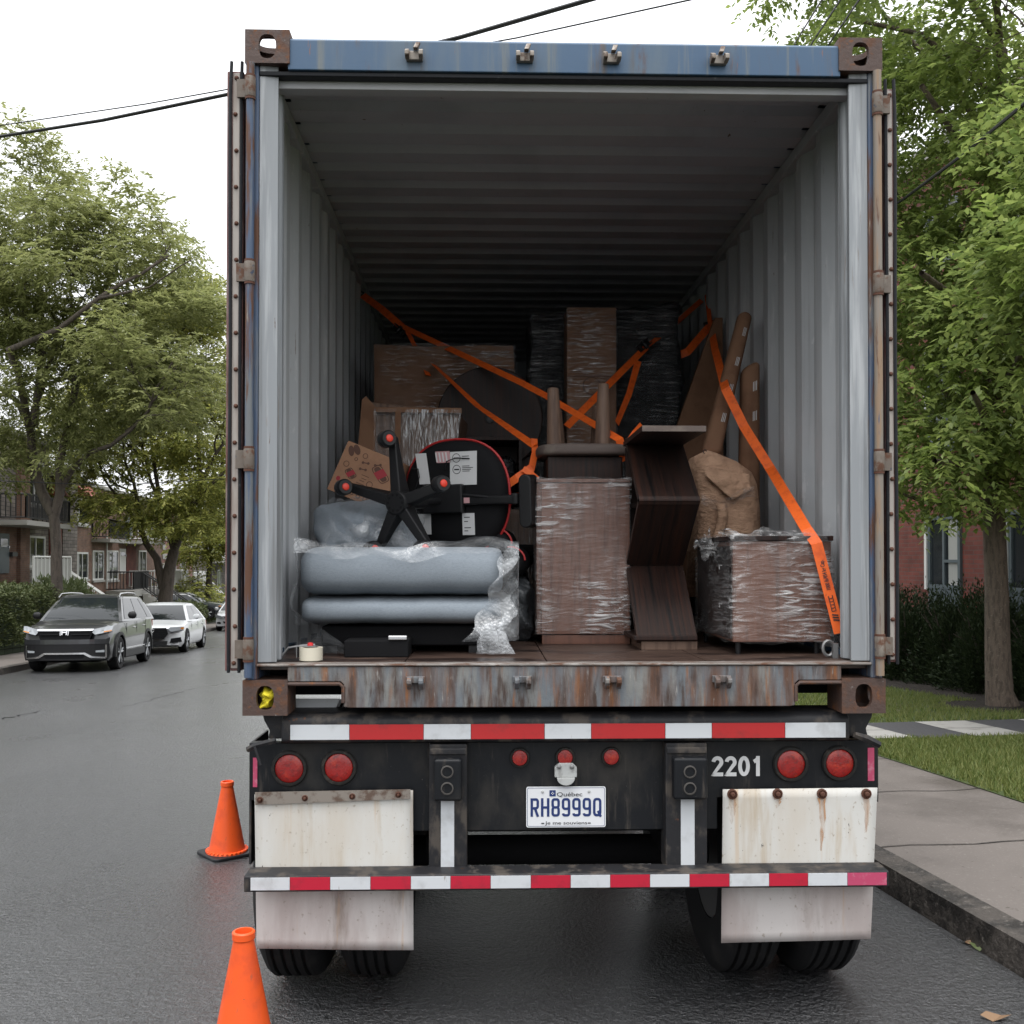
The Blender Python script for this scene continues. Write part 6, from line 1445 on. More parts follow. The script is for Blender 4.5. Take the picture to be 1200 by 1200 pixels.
    def nose(name, poly, m, d0=.012, d1=.06, mirror=False, curve=.26, parent=None):
        def clip(P, k, keep_gt):
            out = []
            for a, c in zip(P, P[1:] + P[:1]):
                ia, ic = (a[0] >= k) == keep_gt or a[0] == k, (c[0] >= k) == keep_gt or c[0] == k
                if ia: out.append(a)
                if ia != ic:
                    f = (k - a[0])/(c[0] - a[0]); out.append((k, a[1] + (c[1] - a[1])*f))
            return out
        def dep(x, z): return yn + .26*(abs(x)/hw)**3.0 + (.05*max(0, (z - .85)/.1) if z > .85 else 0)*p.get('rake', 1)
        b_ = MB()
        for s in ((1, -1) if mirror else (1,)):
            Q = [(s*x, z) for x, z in poly]; k0 = math.floor(min(x for x, z in Q)/.1); k1 = math.ceil(max(x for x, z in Q)/.1)
            if mirror and s < 0: b_ = MB()
            for k in range(k0, k1):
                T = clip(clip(Q, k*.1, True), (k + 1)*.1, False)
                if len(T) < 3: continue
                n = len(T); Pf = [(x, dep(x, z) - d0, z) for x, z in T]; Pb = [(x, y + d1 + .02, z) for x, y, z in Pf]
                b_.add(Pf + Pb, [tuple(range(n)), tuple(range(n, 2*n))[::-1]] + [(i, (i+1) % n, n+(i+1) % n, n+i) for i in range(n)])
            b_.build(name, M[m], parent or car)
    p['front'](nose, car)
    rear = L/2
    for s in (-1, 1):
        zb, zt, f = spl(st_, rear - .1)
        MB().prism([(s*hw*f*.72, rear - .12, zt - .30), (s*(hw*f*1.0), rear - .30, zt - .27), (s*(hw*f*.99), rear - .32, zt - .10), (s*hw*f*.72, rear - .12, zt - .08)], (0, .14, .0)).build('tail_lamp', M['taill'], car)
    return car
def tri(poly): return poly
def suv_front(nose, car):
    nose('bumper_cover', [(-.84,.26),(.84,.26),(.88,.40),(.86,.60),(-.86,.60),(-.88,.40)], 'p_trim', .010, curve=.22)
    nose('bumper_skin', [(-.86,.60),(.86,.60),(.88,.74),(.80,.70),(-.80,.70),(-.88,.74)], 'p_grey', .016, curve=.22)
    nose('skid_trim', [(-.80,.315),(-.55,.345),(-.42,.42),(.42,.42),(.55,.345),(.80,.315),(.80,.285),(.52,.305),(.39,.385),(-.39,.385),(-.52,.305),(-.80,.285)], 'chrome', .030, curve=.22)
    nose('lamp_trim', [(.795,.30),(.825,.30),(.825,.58),(.795,.58)], 'chrome', .030, mirror=True, curve=.22)
    nose('fog_lamp', [(.62,.42),(.78,.42),(.78,.47),(.62,.46)], 'lampg', .022, mirror=True, curve=.22)
    nose('lower_grille', [(-.38,.30),(.38,.30),(.42,.375),(-.42,.375)], 'under', .014, curve=.22)
    nose('grille', [(-.50,.70),(.50,.70),(.56,.86),(.50,.90),(-.50,.90),(-.56,.86)], 'under', .016, curve=.22)
    nose('grille_bar', [(-.56,.885),(.56,.885),(.58,.925),(-.58,.925)], 'chrome', .034, curve=.22)
    nose('grille_slat', [(-.50,.80),(-.13,.80),(-.13,.815),(-.50,.815)], 'p_trim', .03, curve=.22); nose('grille_slat', [(.13,.80),(.50,.80),(.50,.815),(.13,.815)], 'p_trim', .03, curve=.22)
    # emblem: an upright letter-like mark in a rounded frame
    for poly in ([(-.055,.80),(-.032,.80),(-.036,.915),(-.066,.915)], [(.055,.80),(.032,.80),(.036,.915),(.066,.915)], [(-.034,.845),(.034,.845),(.034,.868),(-.034,.868)], [(-.085,.79),(-.070,.79),(-.080,.92),(-.095,.92)], [(.085,.79),(.070,.79),(.080,.92),(.095,.92)]):
        nose('emblem', poly, 'chrome', .044, curve=.22)
    nose('headlamp', [(.55,.84),(.60,.80),(.90,.86),(.92,.985),(.86,.985),(.58,.915)], 'lampg', .020, mirror=True, curve=.30)
    nose('lamp_bezel', [(.55,.835),(.60,.785),(.91,.845),(.90,.858),(.60,.80),(.55,.848)], 'p_trim', .024, mirror=True, curve=.30)
    nose('indicator', [(.76,.845),(.90,.87),(.90,.89),(.76,.865)], 'amber', .026, mirror=True, curve=.30)
    for s in (-1, 1):
        MB().tube([(s*.66, -.55, 1.60), (s*.655, -.38, 1.685), (s*.64, .3, 1.71), (s*.62, 1.05, 1.70), (s*.60, 1.35, 1.655)], .017, 8).build('roof_rail', M['chrome'], car, smooth=True)
SUV = dict(L=4.6, W=1.86, H=1.66, wb=2.66, fo=.93, rw=.36, paint='p_grey', mirror='p_trim', clad=True, hmat='chrome',
    st=[(-2.30,.30,.90,.93),(-2.22,.24,.97,.96),(-1.95,.22,1.02,.965),(-1.25,.22,1.10,.99),(-.3,.23,1.12,1.0),(1.0,.23,1.15,1.0),(1.9,.26,1.17,.965),(2.2,.32,1.14,.92),(2.30,.42,1.0,.86)],
    g=dict(belt=1.10, zf=1.07, zb=1.10, yf0=-1.22, yf1=-.38, yb1=1.55, yb0=2.12, wb=.875, wt=.665), side=((.04,.40),(.43,.78),(.81,.97)), seams=(-.82,.12,1.02), handles=(-.08,.85), front=suv_front)
def sedan_front(nose, car):
    nose('grille', [(-.40,.42),(.40,.42),(.50,.56),(.46,.73),(-.46,.73),(-.50,.56)], 'under', .016, curve=.22)
    for k in range(5): nose('grille_slat', [(-.45,.47+.05*k),(.45,.47+.05*k),(.45,.478+.05*k),(-.45,.478+.05*k)], 'p_trim', .024, curve=.22)
    for x in (-.105,-.035,.035,.105):
        o = MB().lathe([(.044,-.004),(.050,0),(.044,.004),(.038,0)], (x, -4.70/2 - .024, .66), (0,-1,0), 18, closed=True); o.build('emblem_ring', M['chrome'], car, smooth=True)
    nose('headlamp', [(.52,.66),(.60,.61),(.90,.66),(.90,.76),(.56,.745)], 'lampg', .020, mirror=True, curve=.30)
    nose('lamp_bezel', [(.52,.655),(.60,.60),(.91,.65),(.91,.665),(.60,.617),(.53,.668)], 'p_trim', .025, mirror=True, curve=.30)
    nose('indicator', [(.84,.68),(.91,.69),(.91,.74),(.84,.735)], 'amber', .026, mirror=True, curve=.30)
    nose('bumper_intake', [(.56,.30),(.86,.33),(.84,.46),(.60,.43)], 'under', .016, mirror=True, curve=.24)
    nose('lower_intake', [(-.48,.25),(.48,.25),(.50,.36),(-.50,.36)], 'p_trim', .012, curve=.22)
SEDAN = dict(L=4.70, W=1.83, H=1.43, wb=2.81, fo=.90, rw=.33, paint='p_white', hmat='p_white',
    st=[(-2.35,.24,.70,.93),(-2.25,.19,.76,.96),(-1.95,.18,.82,.97),(-1.1,.18,.92,.99),(-.2,.2,.95,1.0),(1.0,.2,.97,1.0),(1.8,.22,.98,.97),(2.25,.28,.96,.91),(2.35,.36,.86,.86)],
    g=dict(belt=.93, zf=.90, zb=.96, yf0=-1.15, yf1=-.25, yb1=1.05, yb0=1.85, wb=.84, wt=.60), side=((.03,.46),(.49,.93)), seams=(-.78,.22,1.1), handles=(.02,.95), front=sedan_front)
def hatch_front(nose, car):
    nose('grille', [(-.42,.36),(.42,.36),(.48,.46),(-.48,.46)], 'under', .016, curve=.22); nose('upper_grille', [(-.40,.62),(.40,.62),(.42,.66),(-.42,.66)], 'p_trim', .016, curve=.22)
    nose('emblem', [(-.06,.655),(.06,.655),(.07,.69),(0,.71),(-.07,.69)], 'chrome', .03, curve=.22)
    nose('headlamp', [(.48,.62),(.58,.58),(.86,.66),(.88,.80),(.56,.71)], 'lampg', .020, mirror=True, curve=.30)
    nose('fog_lamp', [(.58,.34),(.76,.35),(.76,.43),(.60,.43)], 'under', .016, mirror=True, curve=.22)
HATCH = dict(L=4.35, W=1.76, H=1.47, wb=2.6, fo=.88, rw=.31, paint='p_white', hmat='p_white',
    st=[(-2.17,.24,.70,.93),(-2.08,.19,.78,.96),(-1.8,.18,.86,.97),(-1.1,.18,.96,.99),(-.2,.2,.98,1.0),(1.0,.2,1.0,1.0),(1.7,.22,1.02,.97),(2.1,.28,1.0,.92),(2.17,.36,.9,.86)],
    g=dict(belt=.96, zf=.94, zb=.98, yf0=-1.15, yf1=-.25, yb1=1.3, yb0=1.95, wb=.82, wt=.60), side=((.03,.44),(.47,.93)), seams=(-.78,.22,1.1), handles=(.02,.95), front=hatch_front)
def place_car(c, p, u, s_front, dz=0.0):
    ymid = s_front + p['wb']/2 + 0*p['fo']                          # s_front = where the front axle stands
    cs = s_front + (-p['L']/2 + p['fo'] + 0) * -1                   # centre of the car along the street
    a = Matrix.Translation(st(u, cs, gz(cs) + dz)) @ Matrix.Rotation(TH, 4, 'Z') @ Matrix.Rotation(-.0367, 4, 'X')
    c.location = a.to_translation(); c.rotation_euler = a.to_euler()
q = ong(140, 784); suv = make_car(SUV, 'graphite grey crossover with roof rails parked by the tall hedge'); place_car(suv, SUV, q.dot(SN) - SUV['W']/2 + .03, q.dot(SD))
q = ong(219, 764); sed = make_car(SEDAN, 'white sedan parked directly behind the grey crossover'); place_car(sed, SEDAN, q.dot(SN) - SEDAN['W']/2 + .03, q.dot(SD))
q = ong(256.5, 739); hat = make_car(HATCH, 'small white car partly hidden by the left container door'); place_car(hat, HATCH, q.dot(SN) + HATCH['W']/2 - .1, q.dot(SD))
# cars standing off the street behind the far hedge
for (u_, s_, pt, lab, rot) in ((-10.6, 58.0, 'p_dark', 'dark car behind the far hedge, left of the slim tree trunk', 1.5), (-10.9, 64.0, 'p_blue', 'blue car behind the far hedge, near the container door', 1.62)):
    P_ = dict(SEDAN); P_['paint'] = pt; P_['hmat'] = pt
    c = make_car(P_, lab); c['group'] = 'cars behind the far hedge'
    c.location = st(u_, s_, gz(s_) + .45); c.rotation_euler = (0, 0, TH + rot)
# ================================================================== HOUSES ON THE LEFT
UF = -14.0
ZB = lambda s: gz(s) + .25
def hs_(px, U=UF):                         # pixel column -> distance along the street on the facade plane
    return onplane(px, 620, U)[0]
def hz(px, py, U=UF): return onplane(px, py, U)[1]
HOR = {}
def house(name, s0, s1, ztop, m, label, U=UF, depth=9.0):
    t = thing(name, st(U, (s0+s1)/2, ZB((s0+s1)/2)), label, 'house', 'row houses on the left'); t['u'] = U
    HOR[t.name] = (s0, s1, ztop, U)
    zb = ZB(s1) - .6
    wallm = fbox(U - depth, U, s0, s1, zb, ztop)
    w = wallm.build('wall', M[m], t)
    fbox(U - depth - .1, U + .12, s0 + .02, s1 - .02, ztop + .002, ztop + .22).build('cornice', M['bluecurb'], t, bevel=.03)
    return t
def fbox(u0, u1, s0, s1, z0, z1):
    b = MB(); P = [st(u0, s0, z0), st(u1, s0, z0), st(u1, s1, z0), st(u0, s1, z0), st(u0, s0, z1), st(u1, s0, z1), st(u1, s1, z1), st(u0, s1, z1)]
    return b.add(P, [(0,3,2,1),(4,5,6,7),(0,1,5,4),(1,2,6,5),(2,3,7,6),(3,0,4,7)])
def window(t, s0, s1, z0, z1, U=UF, mull=1, curtain=True, fm='wframe'):
    f = MB(); w = .09
    for bx in ((s0, s1, z1 - w, z1), (s0, s1, z0, z0 + w), (s0, s0 + w, z0 + w, z1 - w), (s1 - w, s1, z0 + w, z1 - w)):
        b = fbox(U - .02, U + .05, *bx); f.add(b.v, b.f)
    for k in range(mull):
        c = s0 + (s1 - s0)*(k + 1)/(mull + 1); b = fbox(U - .015, U + .045, c - .04, c + .04, z0 + w, z1 - w); f.add(b.v, b.f)
    wd = f.build('window', M[fm], t)
    fbox(U + .004, U + .012, s0 + w, s1 - w, z0 + w, z1 - w).build('pane', M['glass'], wd)
    if curtain: fbox(U + .0125, U + .0145, s0 + w + .02, s0 + w + (s1 - s0)*.22, z0 + w, z1 - w).build('curtain', M['curtain'], wd)
    fbox(U + .0, U + .12, s0 - .08, s1 + .08, z0 - .1, z0 - .002).build('sill', M['bluecurb'], wd)
    return wd
def door_(t, s0, s1, z0, z1, U=UF, m='dframe'):
    d = fbox(U - .02, U + .04, s0, s1, z0, z1).build('door', M[m], t)
    fbox(U + .041, U + .048, s0 + .2, s1 - .2, z0 + 1.0, z1 - .2).build('door_pane', M['glass'], d)
    fbox(U + .041, U + .09, s1 - .14, s1 - .10, z0 + .95, z0 + 1.05).build('handle', M['chrome'], d)
def rail(t, P, m='wpaint', h=.95, step=.16, solid_panel=False, name='railing'):
    b = MB()
    for i in range(len(P) - 1):
        a, c = P[i], P[i+1]; n = max(2, int((c - a).length / step))
        b.tube([a + Vector((0,0,h)), c + Vector((0,0,h))], .04, 6); b.tube([a + Vector((0,0,.1)), c + Vector((0,0,.1))], .03, 6)
        for k in range(n + 1):
            q = a.lerp(c, k/n); b.tube([q + Vector((0,0,.1)), q + Vector((0,0,h))], .045 if k in (0, n) else .022, 5)
    return b.build(name, M[m], t, kind='stuff' if False else None)
def balcony(t, s0, s1, z, dep=1.3, m='wpaint', panel=False, U=UF):
    bl = fbox(U + .001, U + dep, s0, s1, z - .18, z).build('balcony', M['bluecurb'] if not panel else M['wpaint'], t)
    P = [st(U + .05, s0 + .05, z), st(U + dep - .05, s0 + .05, z), st(U + dep - .05, s1 - .05, z), st(U + .05, s1 - .05, z)]
    rail(bl, P, m)
    if panel: fbox(U + dep - .07, U + dep - .055, s0 + .1, s1 - .1, z + .12, z + .90).build('panel', M['curtain'], bl)
    return bl
def steps(t, s0, s1, ztop, zbot, u0, n=7, m='bluecurb', rm='wpaint', along=1):
    """straight flight running out from u0 towards the street"""
    b = MB(); dz = (ztop - zbot)/n; du = .28
    for k in range(n):
        q = fbox(u0 + du*k, u0 + du*(k+1), s0, s1, zbot - .3, ztop - dz*(k+1)); b.add(q.v, q.f)
    f = b.build('stairs', M[m], t)
    for s_ in (s0 + .04, s1 - .04): rail(f, [st(u0, s_, ztop - .02), st(u0 + du*n, s_, zbot)], rm, .95, .22)
    return f
# --- nearest: stone and brick duplex with a recessed upper balcony
sA0, sA1 = hs_(-130), hs_(57)
h1 = house('stone_house', sA0, sA1, hz(30, 515), 'stone', 'stone-faced duplex nearest on the left, white stair rail in front')
sB0, sB1 = hs_(-20), hs_(27)
fbox(UF + .002, UF + .20, hs_(18), hs_(29), ZB(sB0) - .5, hz(20, 516)).build('brick_pier', M['brick_b'], h1)
fbox(UF + .003, UF + .06, sB0, hs_(18) - .01, ZB(sB0) - .5, hz(0, 615)).build('recess_wall', M['brick_b'], h1)
zb2 = hz(10, 612)
balcony(h1, sB0, hs_(38), zb2, 1.5, 'ipaint')
window(h1, hs_(30), hs_(52), hz(40, 665), hz(40, 628), mull=1)
window(h1, hs_(28), hs_(50), hz(40, 592), hz(40, 540), mull=1)
door_(h1, sB0 + 1.2, sB0 + 2.3, hz(0, 672), hz(0, 625), UF + .07)
fbox(UF + .061, UF + .22, hs_(8), hs_(14), hz(10, 652), hz(10, 647)).build('mailbox', M['ipaint'], h1)
zp = hz(5, 688); pr = fbox(UF + .25, UF + 1.9, hs_(-25), hs_(26), zp - .25, zp).build('porch', M['bluecurb'], h1)
rail(pr, [st(UF + 1.85, hs_(-25), zp), st(UF + 1.85, hs_(26), zp)], 'wpaint', 1.15, .4)
fbox(UF + 1.84, UF + 1.86, hs_(-24), hs_(25), zp + .12, zp + 1.08).build('rail_panel', M['curtain'], pr)
steps(h1, hs_(28), hs_(31.5), zp, ZB(44) + .1, UF + 1.2, 9)
# --- mid: pier and brick house with balconies
sC0, sC1 = hs_(57) + .02, hs_(190)
h2 = house('brick_house', sC0, sC1, hz(95, 568), 'brick_b', 'brown brick duplex with white upper balcony between the two front trees')
fbox(UF + .002, UF + .14, hs_(70), hs_(87), ZB(sC0) - .8, hz(75, 545)).build('stone_pier', M['stone'], h2)
fbox(UF + .003, UF + .12, hs_(57.5), hs_(69.5), hz(62, 650), hz(62, 606)).build('red_panel', M['brick_r'], h2)
b = MB()
for (pa, pb_) in ((57, 69), (88, 104)):
    s0, s1 = hs_(pa), hs_(pb_); z0, z1 = hz(pa, 580), hz(pa, 562)
    b.add([st(UF + .5, s0, z0), st(UF + .5, s1, z0), st(UF - .6, s1, z1 + .6), st(UF - .6, s0, z1 + .6), st(UF - .6, s0, z0), st(UF - .6, s1, z0)], [(0,1,2,3),(0,3,4),(1,5,2),(0,4,5,1)])
b.build('awning_roof', M['redroof'], h2)
window(h2, hs_(89), hs_(102.5), hz(95, 679), hz(95, 647)); window(h2, hs_(89), hs_(103), hz(95, 615), hz(95, 584), mull=0)
window(h2, hs_(108), hs_(121), hz(112, 680), hz(112, 645)); window(h2, hs_(125), hs_(138), hz(130, 680), hz(130, 645))
door_(h2, hs_(140), hs_(147), hz(143, 672), hz(143, 643), m='wframe'); window(h2, hs_(162), hs_(171), hz(165, 672), hz(165, 645))
fbox(UF - .001, UF + .03, hs_(148), hs_(159), hz(150, 685), hz(150, 640)).build('brick_recess', M['brick_r'], h2)
balcony(h2, hs_(139), hs_(165), hz(150, 634), 1.4); door_(h2, hs_(146), hs_(154), hz(150, 634), hz(150, 606))
balcony(h2, hs_(107), hs_(132), hz(120, 632), .9, 'ipaint')
zp = hz(165, 688); pr = fbox(UF + .05, UF + 2.2, hs_(143), hs_(179), zp - .3, zp).build('porch', M['bluecurb'], h2)
rail(pr, [st(UF + .1, hs_(150), zp), st(UF + 2.15, hs_(150), zp), st(UF + 2.15, hs_(179), zp), st(UF + .1, hs_(179), zp)], 'wpaint', 1.0)
pi_ = fbox(UF + .05, UF + 1.5, hs_(123), hs_(142.5), zp - .3, zp).build('porch', M['bluecurb'], h2); rail(pi_, [st(UF + .1, hs_(123), zp), st(UF + 1.45, hs_(123), zp), st(UF + 1.45, hs_(142), zp)], 'ipaint', 1.0)
steps(h2, hs_(167), hs_(170.5), zp, ZB(66) + .1, UF + 2.25, 9); steps(h2, hs_(133), hs_(137), zp, ZB(58) + .1, UF + 1.55, 9, rm='ipaint')
MB().tube([st(UF + .1, hs_(123), hz(123, 690)), st(UF + .1, hs_(123), hz(123, 628))], .05, 8).build('drain_pipe', M['wpaint'], h2)
# --- far: red brick with pale corner blocks
sD0, sD1 = hs_(190) + .02, hs_(226)
h3 = house('brick_house', sD0, sD1, hz(200, 590), 'brick_q', 'red brick house with pale corner blocks behind the second tree')
for k in range(12):
    z = ZB(sD0) + .2 + k*.62
    fbox(UF + .001, UF + .05, sD0 + .05, sD0 + (.9 if k % 2 else 1.4), z, z + .36).build('corner_block', M['bluecurb'], h3, bevel=.02)
for pa, pb_ in ((200, 206), (211, 217)): window(h3, hs_(pa), hs_(pb_), hz(203, 676), hz(203, 650)); window(h3, hs_(pa), hs_(pb_), hz(203, 632), hz(203, 612))
balcony(h3, hs_(200), hs_(219), hz(210, 640), 1.3); zp = hz(210, 686); pq = fbox(UF + .05, UF + 1.6, hs_(200), hs_(221), zp - .3, zp).build('porch', M['bluecurb'], h3); rail(pq, [st(UF + 1.55, hs_(200), zp), st(UF + 1.55, hs_(221), zp)], 'wpaint'); steps(h3, hs_(207), hs_(210), zp, ZB(80) + .1, UF + 1.65, 8)
sE0, sE1 = hs_(226) + .02, hs_(226) + 26
h4 = house('stone_house', sE0, sE1, hz(226, 600), 'stone', 'last grey stone house down the street, mostly hidden by foliage')
for k in range(4):
    window(h4, sE0 + 2 + 5*k, sE0 + 4 + 5*k, ZB(sE0) + 1.8, ZB(sE0) + 3.4); window(h4, sE0 + 2 + 5*k, sE0 + 4 + 5*k, ZB(sE0) + 4.8, ZB(sE0) + 6.2)
balcony(h4, sE0 + 6, sE0 + 12, ZB(sE0) + 4.2)

# ================================================================== RED BRICK BUILDING ON THE RIGHT
UR = 9.7
def on_r(px, py): return onplane(px, py, UR)
rb = thing('brick_building', st(UR, 18, gz(18)), 'dark red brick building behind the tree on the right', 'building')
def rbox(u0, u1, s0, s1, z0, z1): return fbox(u0, u1, s0, s1, z0, z1)
rbox(UR, UR + 9, 6.0, 30.0, gz(30) - .6, 8.8).build('wall', M['brick_r'], rb)
rbox(UR - .12, UR + 9.1, 5.9, 30.1, 8.802, 9.05).build('cornice', M['bluecurb'], rb)
def rwin(s0, s1, z0, z1, spandrel=True):
    f = MB(); w = .07
    for bx in ((s0, s1, z1 - w, z1), (s0, s1, z0, z0 + w), (s0, s0 + w, z0 + w, z1 - w), (s1 - w, s1, z0 + w, z1 - w), ((s0+s1)/2 - .03, (s0+s1)/2 + .03, z0 + w, z1 - w), (s0 + w, (s0+s1)/2 - .031, z0 + .45, z0 + .50)):
        q = fbox(UR - .05, UR + .02, *bx); f.add(q.v, q.f)
    wd = f.build('window', M['dframe'], rb)
    fbox(UR - .012, UR - .003, s0 + w, s1 - w, z0 + w, z1 - w).build('pane', M['glass'], wd)
    fbox(UR - .075, UR - .004, s1 + .001, s1 + .07, z0 - .02, z1 + .02).build('white_jamb', M['wframe'], wd)
    fbox(UR - .011, UR - .0125, s0 + w + .02, s0 + (s1-s0)*.40, z0 + w, z1 - w).build('curtain', M['curtain'], wd)
    if spandrel: fbox(UR - .04, UR + .01, s0, s1, z0 - .55, z0 - .003).build('spandrel', M['dframe'], wd)
sa = on_r(1128, 650)[0]; sb = on_r(1090, 650)[0]; zt_ = on_r(1108, 604)[1]; zb_ = on_r(1108, 690)[1]
for k in range(-2, 4):
    o = k * 2.25
    rwin(sa + o, sb + o, zb_, zt_)
    rwin(sa + o, sb + o, zb_ + 2.9, zt_ + 2.9)
    rwin(sa + o, sb + o, zb_ + 5.6, zt_ + 5.4, False)
# ================================================================== TREES, HEDGES, SHRUBS
def basis(d):
    d = d / np.linalg.norm(d, axis=1, keepdims=True)
    up = np.tile(np.array([[0.,0,1]]), (len(d), 1)); s = np.cross(d, up); ln = np.linalg.norm(s, axis=1, keepdims=True); s = np.where(ln < 1e-4, np.array([[1.,0,0]]), s / np.maximum(ln, 1e-6))
    return d, s, np.cross(s, d)
def leaf_quads(P, D, L, Wd, tilt=.6):
    """pointed leaf blades: position, direction, length, width -> quads"""
    n = len(P); d, s, u = basis(D)
    a = nrs.uniform(-tilt, tilt, (n, 1)); s2 = s*np.cos(a) + u*np.sin(a); u2 = np.cross(s2, d)
    L = L[:, None]; Wd = Wd[:, None]
    V = np.zeros((n, 4, 3)); V[:,0] = P; V[:,1] = P + d*L*.45 + s2*Wd*.5 + u2*Wd*.10; V[:,2] = P + d*L - u2*Wd*.15; V[:,3] = P + d*L*.5 - s2*Wd*.5 + u2*Wd*.10
    return V.reshape(-1, 3)
def compound(P, D, n_leaf, rach, ll, lw, droop=.25):
    """feathered leaves: pairs of leaflets along a drooping stalk"""
    m = len(P); d, s, u = basis(D); out = []
    for k in range(n_leaf):
        t = .15 + .85*(k // 2 * 2 + 1)/n_leaf; sd = 1 if k % 2 else -1
        r = rach[:, None]
        base = P + d*r*t + np.array([[0,0,-1.]])*r*droop*t*t
        dd = d*.55 + s*sd*.8 + nrs.normal(0, .18, (m, 3)); dd[:,2] -= .22
        out.append(leaf_quads(base, dd, ll*nrs.uniform(.75, 1.2, m), lw*nrs.uniform(.8, 1.15, m), .7))
    return np.concatenate(out)
def grow(base, h, trunks, spread, seed, levels=4, r0=.22, up=.5, fork=.28, flat=.5, ltop=None):
    """recursive limbs: list of (points, radii) and the twig ends"""
    rg = random.Random(seed); limbs = []; tips = []
    def limb(p, d, L, r, lv):
        n = 5; P = [p.copy()]; q = p.copy(); dd = d.copy()
        for k in range(n):
            dd = (dd + Vector((rg.gauss(0, .13), rg.gauss(0, .13), rg.gauss(0, .09) + (.06 if lv > 1 else .02)))).normalized()
            q = q + dd * L / n; P.append(q.copy())
        r1 = r * .55; limbs.append((P, [r + (r1 - r)*k/n for k in range(n + 1)], lv))
        if lv >= levels:
            tips.append((P[-1], dd)); tips.append((P[3], dd)); return
        if lv >= levels - 1: tips.append((P[-1], dd))
        kids = 3 if lv < 2 else rg.choice((2, 3, 3))
        for c in range(kids):
            f = .45 + .55*(c + 1)/kids; i = min(n, int(f*n)); pp = P[i]
            a = 2*math.pi*(c/kids + rg.random()*.35); tl = rg.uniform(.45, .95)
            s = dd.orthogonal().normalized(); u = dd.cross(s)
            nd = (dd*math.cos(tl) + (s*math.cos(a) + u*math.sin(a))*math.sin(tl)); nd.z = nd.z*flat + .12*up
            limb(pp, nd.normalized(), L*rg.uniform(.62, .82), max(r*.52, .006), lv + 1)
        limb(P[-1], (dd + Vector((rg.gauss(0,.2), rg.gauss(0,.2), .1))).normalized(), L*rg.uniform(.6, .78), r1, lv + 1)
    for (off, d, L, r) in trunks: limb(base + Vector(off), Vector(d).normalized(), L, r, 1)
    return limbs, tips
def tree(name, base, label, mleaf, mbark, limbs, tips, leaf_fn, trunk=None, group=None, cat='tree'):
    t = thing(name, base, label, cat, group)
    b = MB()
    for P, rr, lv in limbs: b.tube(P, rr, 9 if lv <= 2 else 5, caps=lv >= 3)
    if trunk: b.tube(*trunk, 14)
    b.build('trunk', mbark, t, smooth=True, angle=80)
    V = leaf_fn(tips)
    org = np.array(base); np_mesh('crown', V - org, 4, mleaf, t)
    return t
def spray(tips, per, spread, rach, nl, ll, lw, droop=.25, outc=None, keep=None, flat=.6, hang=.25):
    P = np.repeat(np.array([list(p) for p, d in tips]), per, 0); D = np.repeat(np.array([list(d) for p, d in tips]), per, 0); n = len(P)
    off = nrs.normal(0, 1, (n, 3)); off *= (nrs.uniform(0, 1, (n, 1))**(1/2.2)) / np.linalg.norm(off, axis=1, keepdims=True) * spread; off[:,2] *= flat
    P = P + off; D = D*.5 + off/spread*.9 + nrs.normal(0, .35, (n, 3)); D[:,2] -= hang
    if keep is not None:
        k = keep(P); P, D = P[k], D[k]
    return compound(P, D, nl, rach*nrs.uniform(.7, 1.25, len(P)), ll, lw, droop)

def mass(P, blobs, seed):
    """more twig ends inside the crown's limbs: (px, py, dy, radius, count)"""
    rg = random.Random(seed); out = []
    for px, py, dy, r, n in blobs:
        c = P(px, py, dy)
        k = max(2, n // 7)
        for _ in range(k):
            while True:
                v = Vector((rg.uniform(-1,1), rg.uniform(-1,1), rg.uniform(-1,1)))
                if .2 < v.length < 1: break
            cc = c + Vector((v.x*r, v.y*r, v.z*r*.8))
            for _ in range(7):
                w = Vector((rg.gauss(0,.45), rg.gauss(0,.45), rg.gauss(0,.11)))
                out.append((cc + w, (v + w*.8 + Vector((0,0,-.1))).normalized()))
    return out
# --- first honey locust on the left
b1 = ong(68, 712, .3); b1 = sg(-9.9, 31.2, .25)
fork = b1 + Vector((.15, 0, 3.55 - .0))
c_trunk = at(65, 620, b1.y)
def P31(px, py, dy=0): return at(px, py, b1.y + dy)
base1 = P31(66, 735); base1.z = b1.z
tr1 = ([base1, P31(66.5, 690), P31(66, 640), P31(64, 612), P31(62, 600)], [.22, .17, .155, .15, .145])
lim = []; tp = []
for (tgt, r, sd, L) in (([P31(62, 602), P31(48, 575), P31(38, 535), P31(36, 505)], .17, 1, 2.6), ([P31(63, 606), P31(70, 580), P31(70, 545), P31(78, 505)], .15, 2, 2.4), ([P31(70, 575), P31(85, 550), P31(105, 530, -.5), P31(130, 522, -1)], .09, 3, 2.2)):
    lim.append((tgt, [r, r*.9, r*.8, r*.65], 1))
    a, b_ = grow(tgt[-1], 0, [((0,0,0), tuple(tgt[-1] - tgt[-2]), L, r*.62)], 0, sd*7 + 1, 4, flat=.65); lim += a; tp += b_
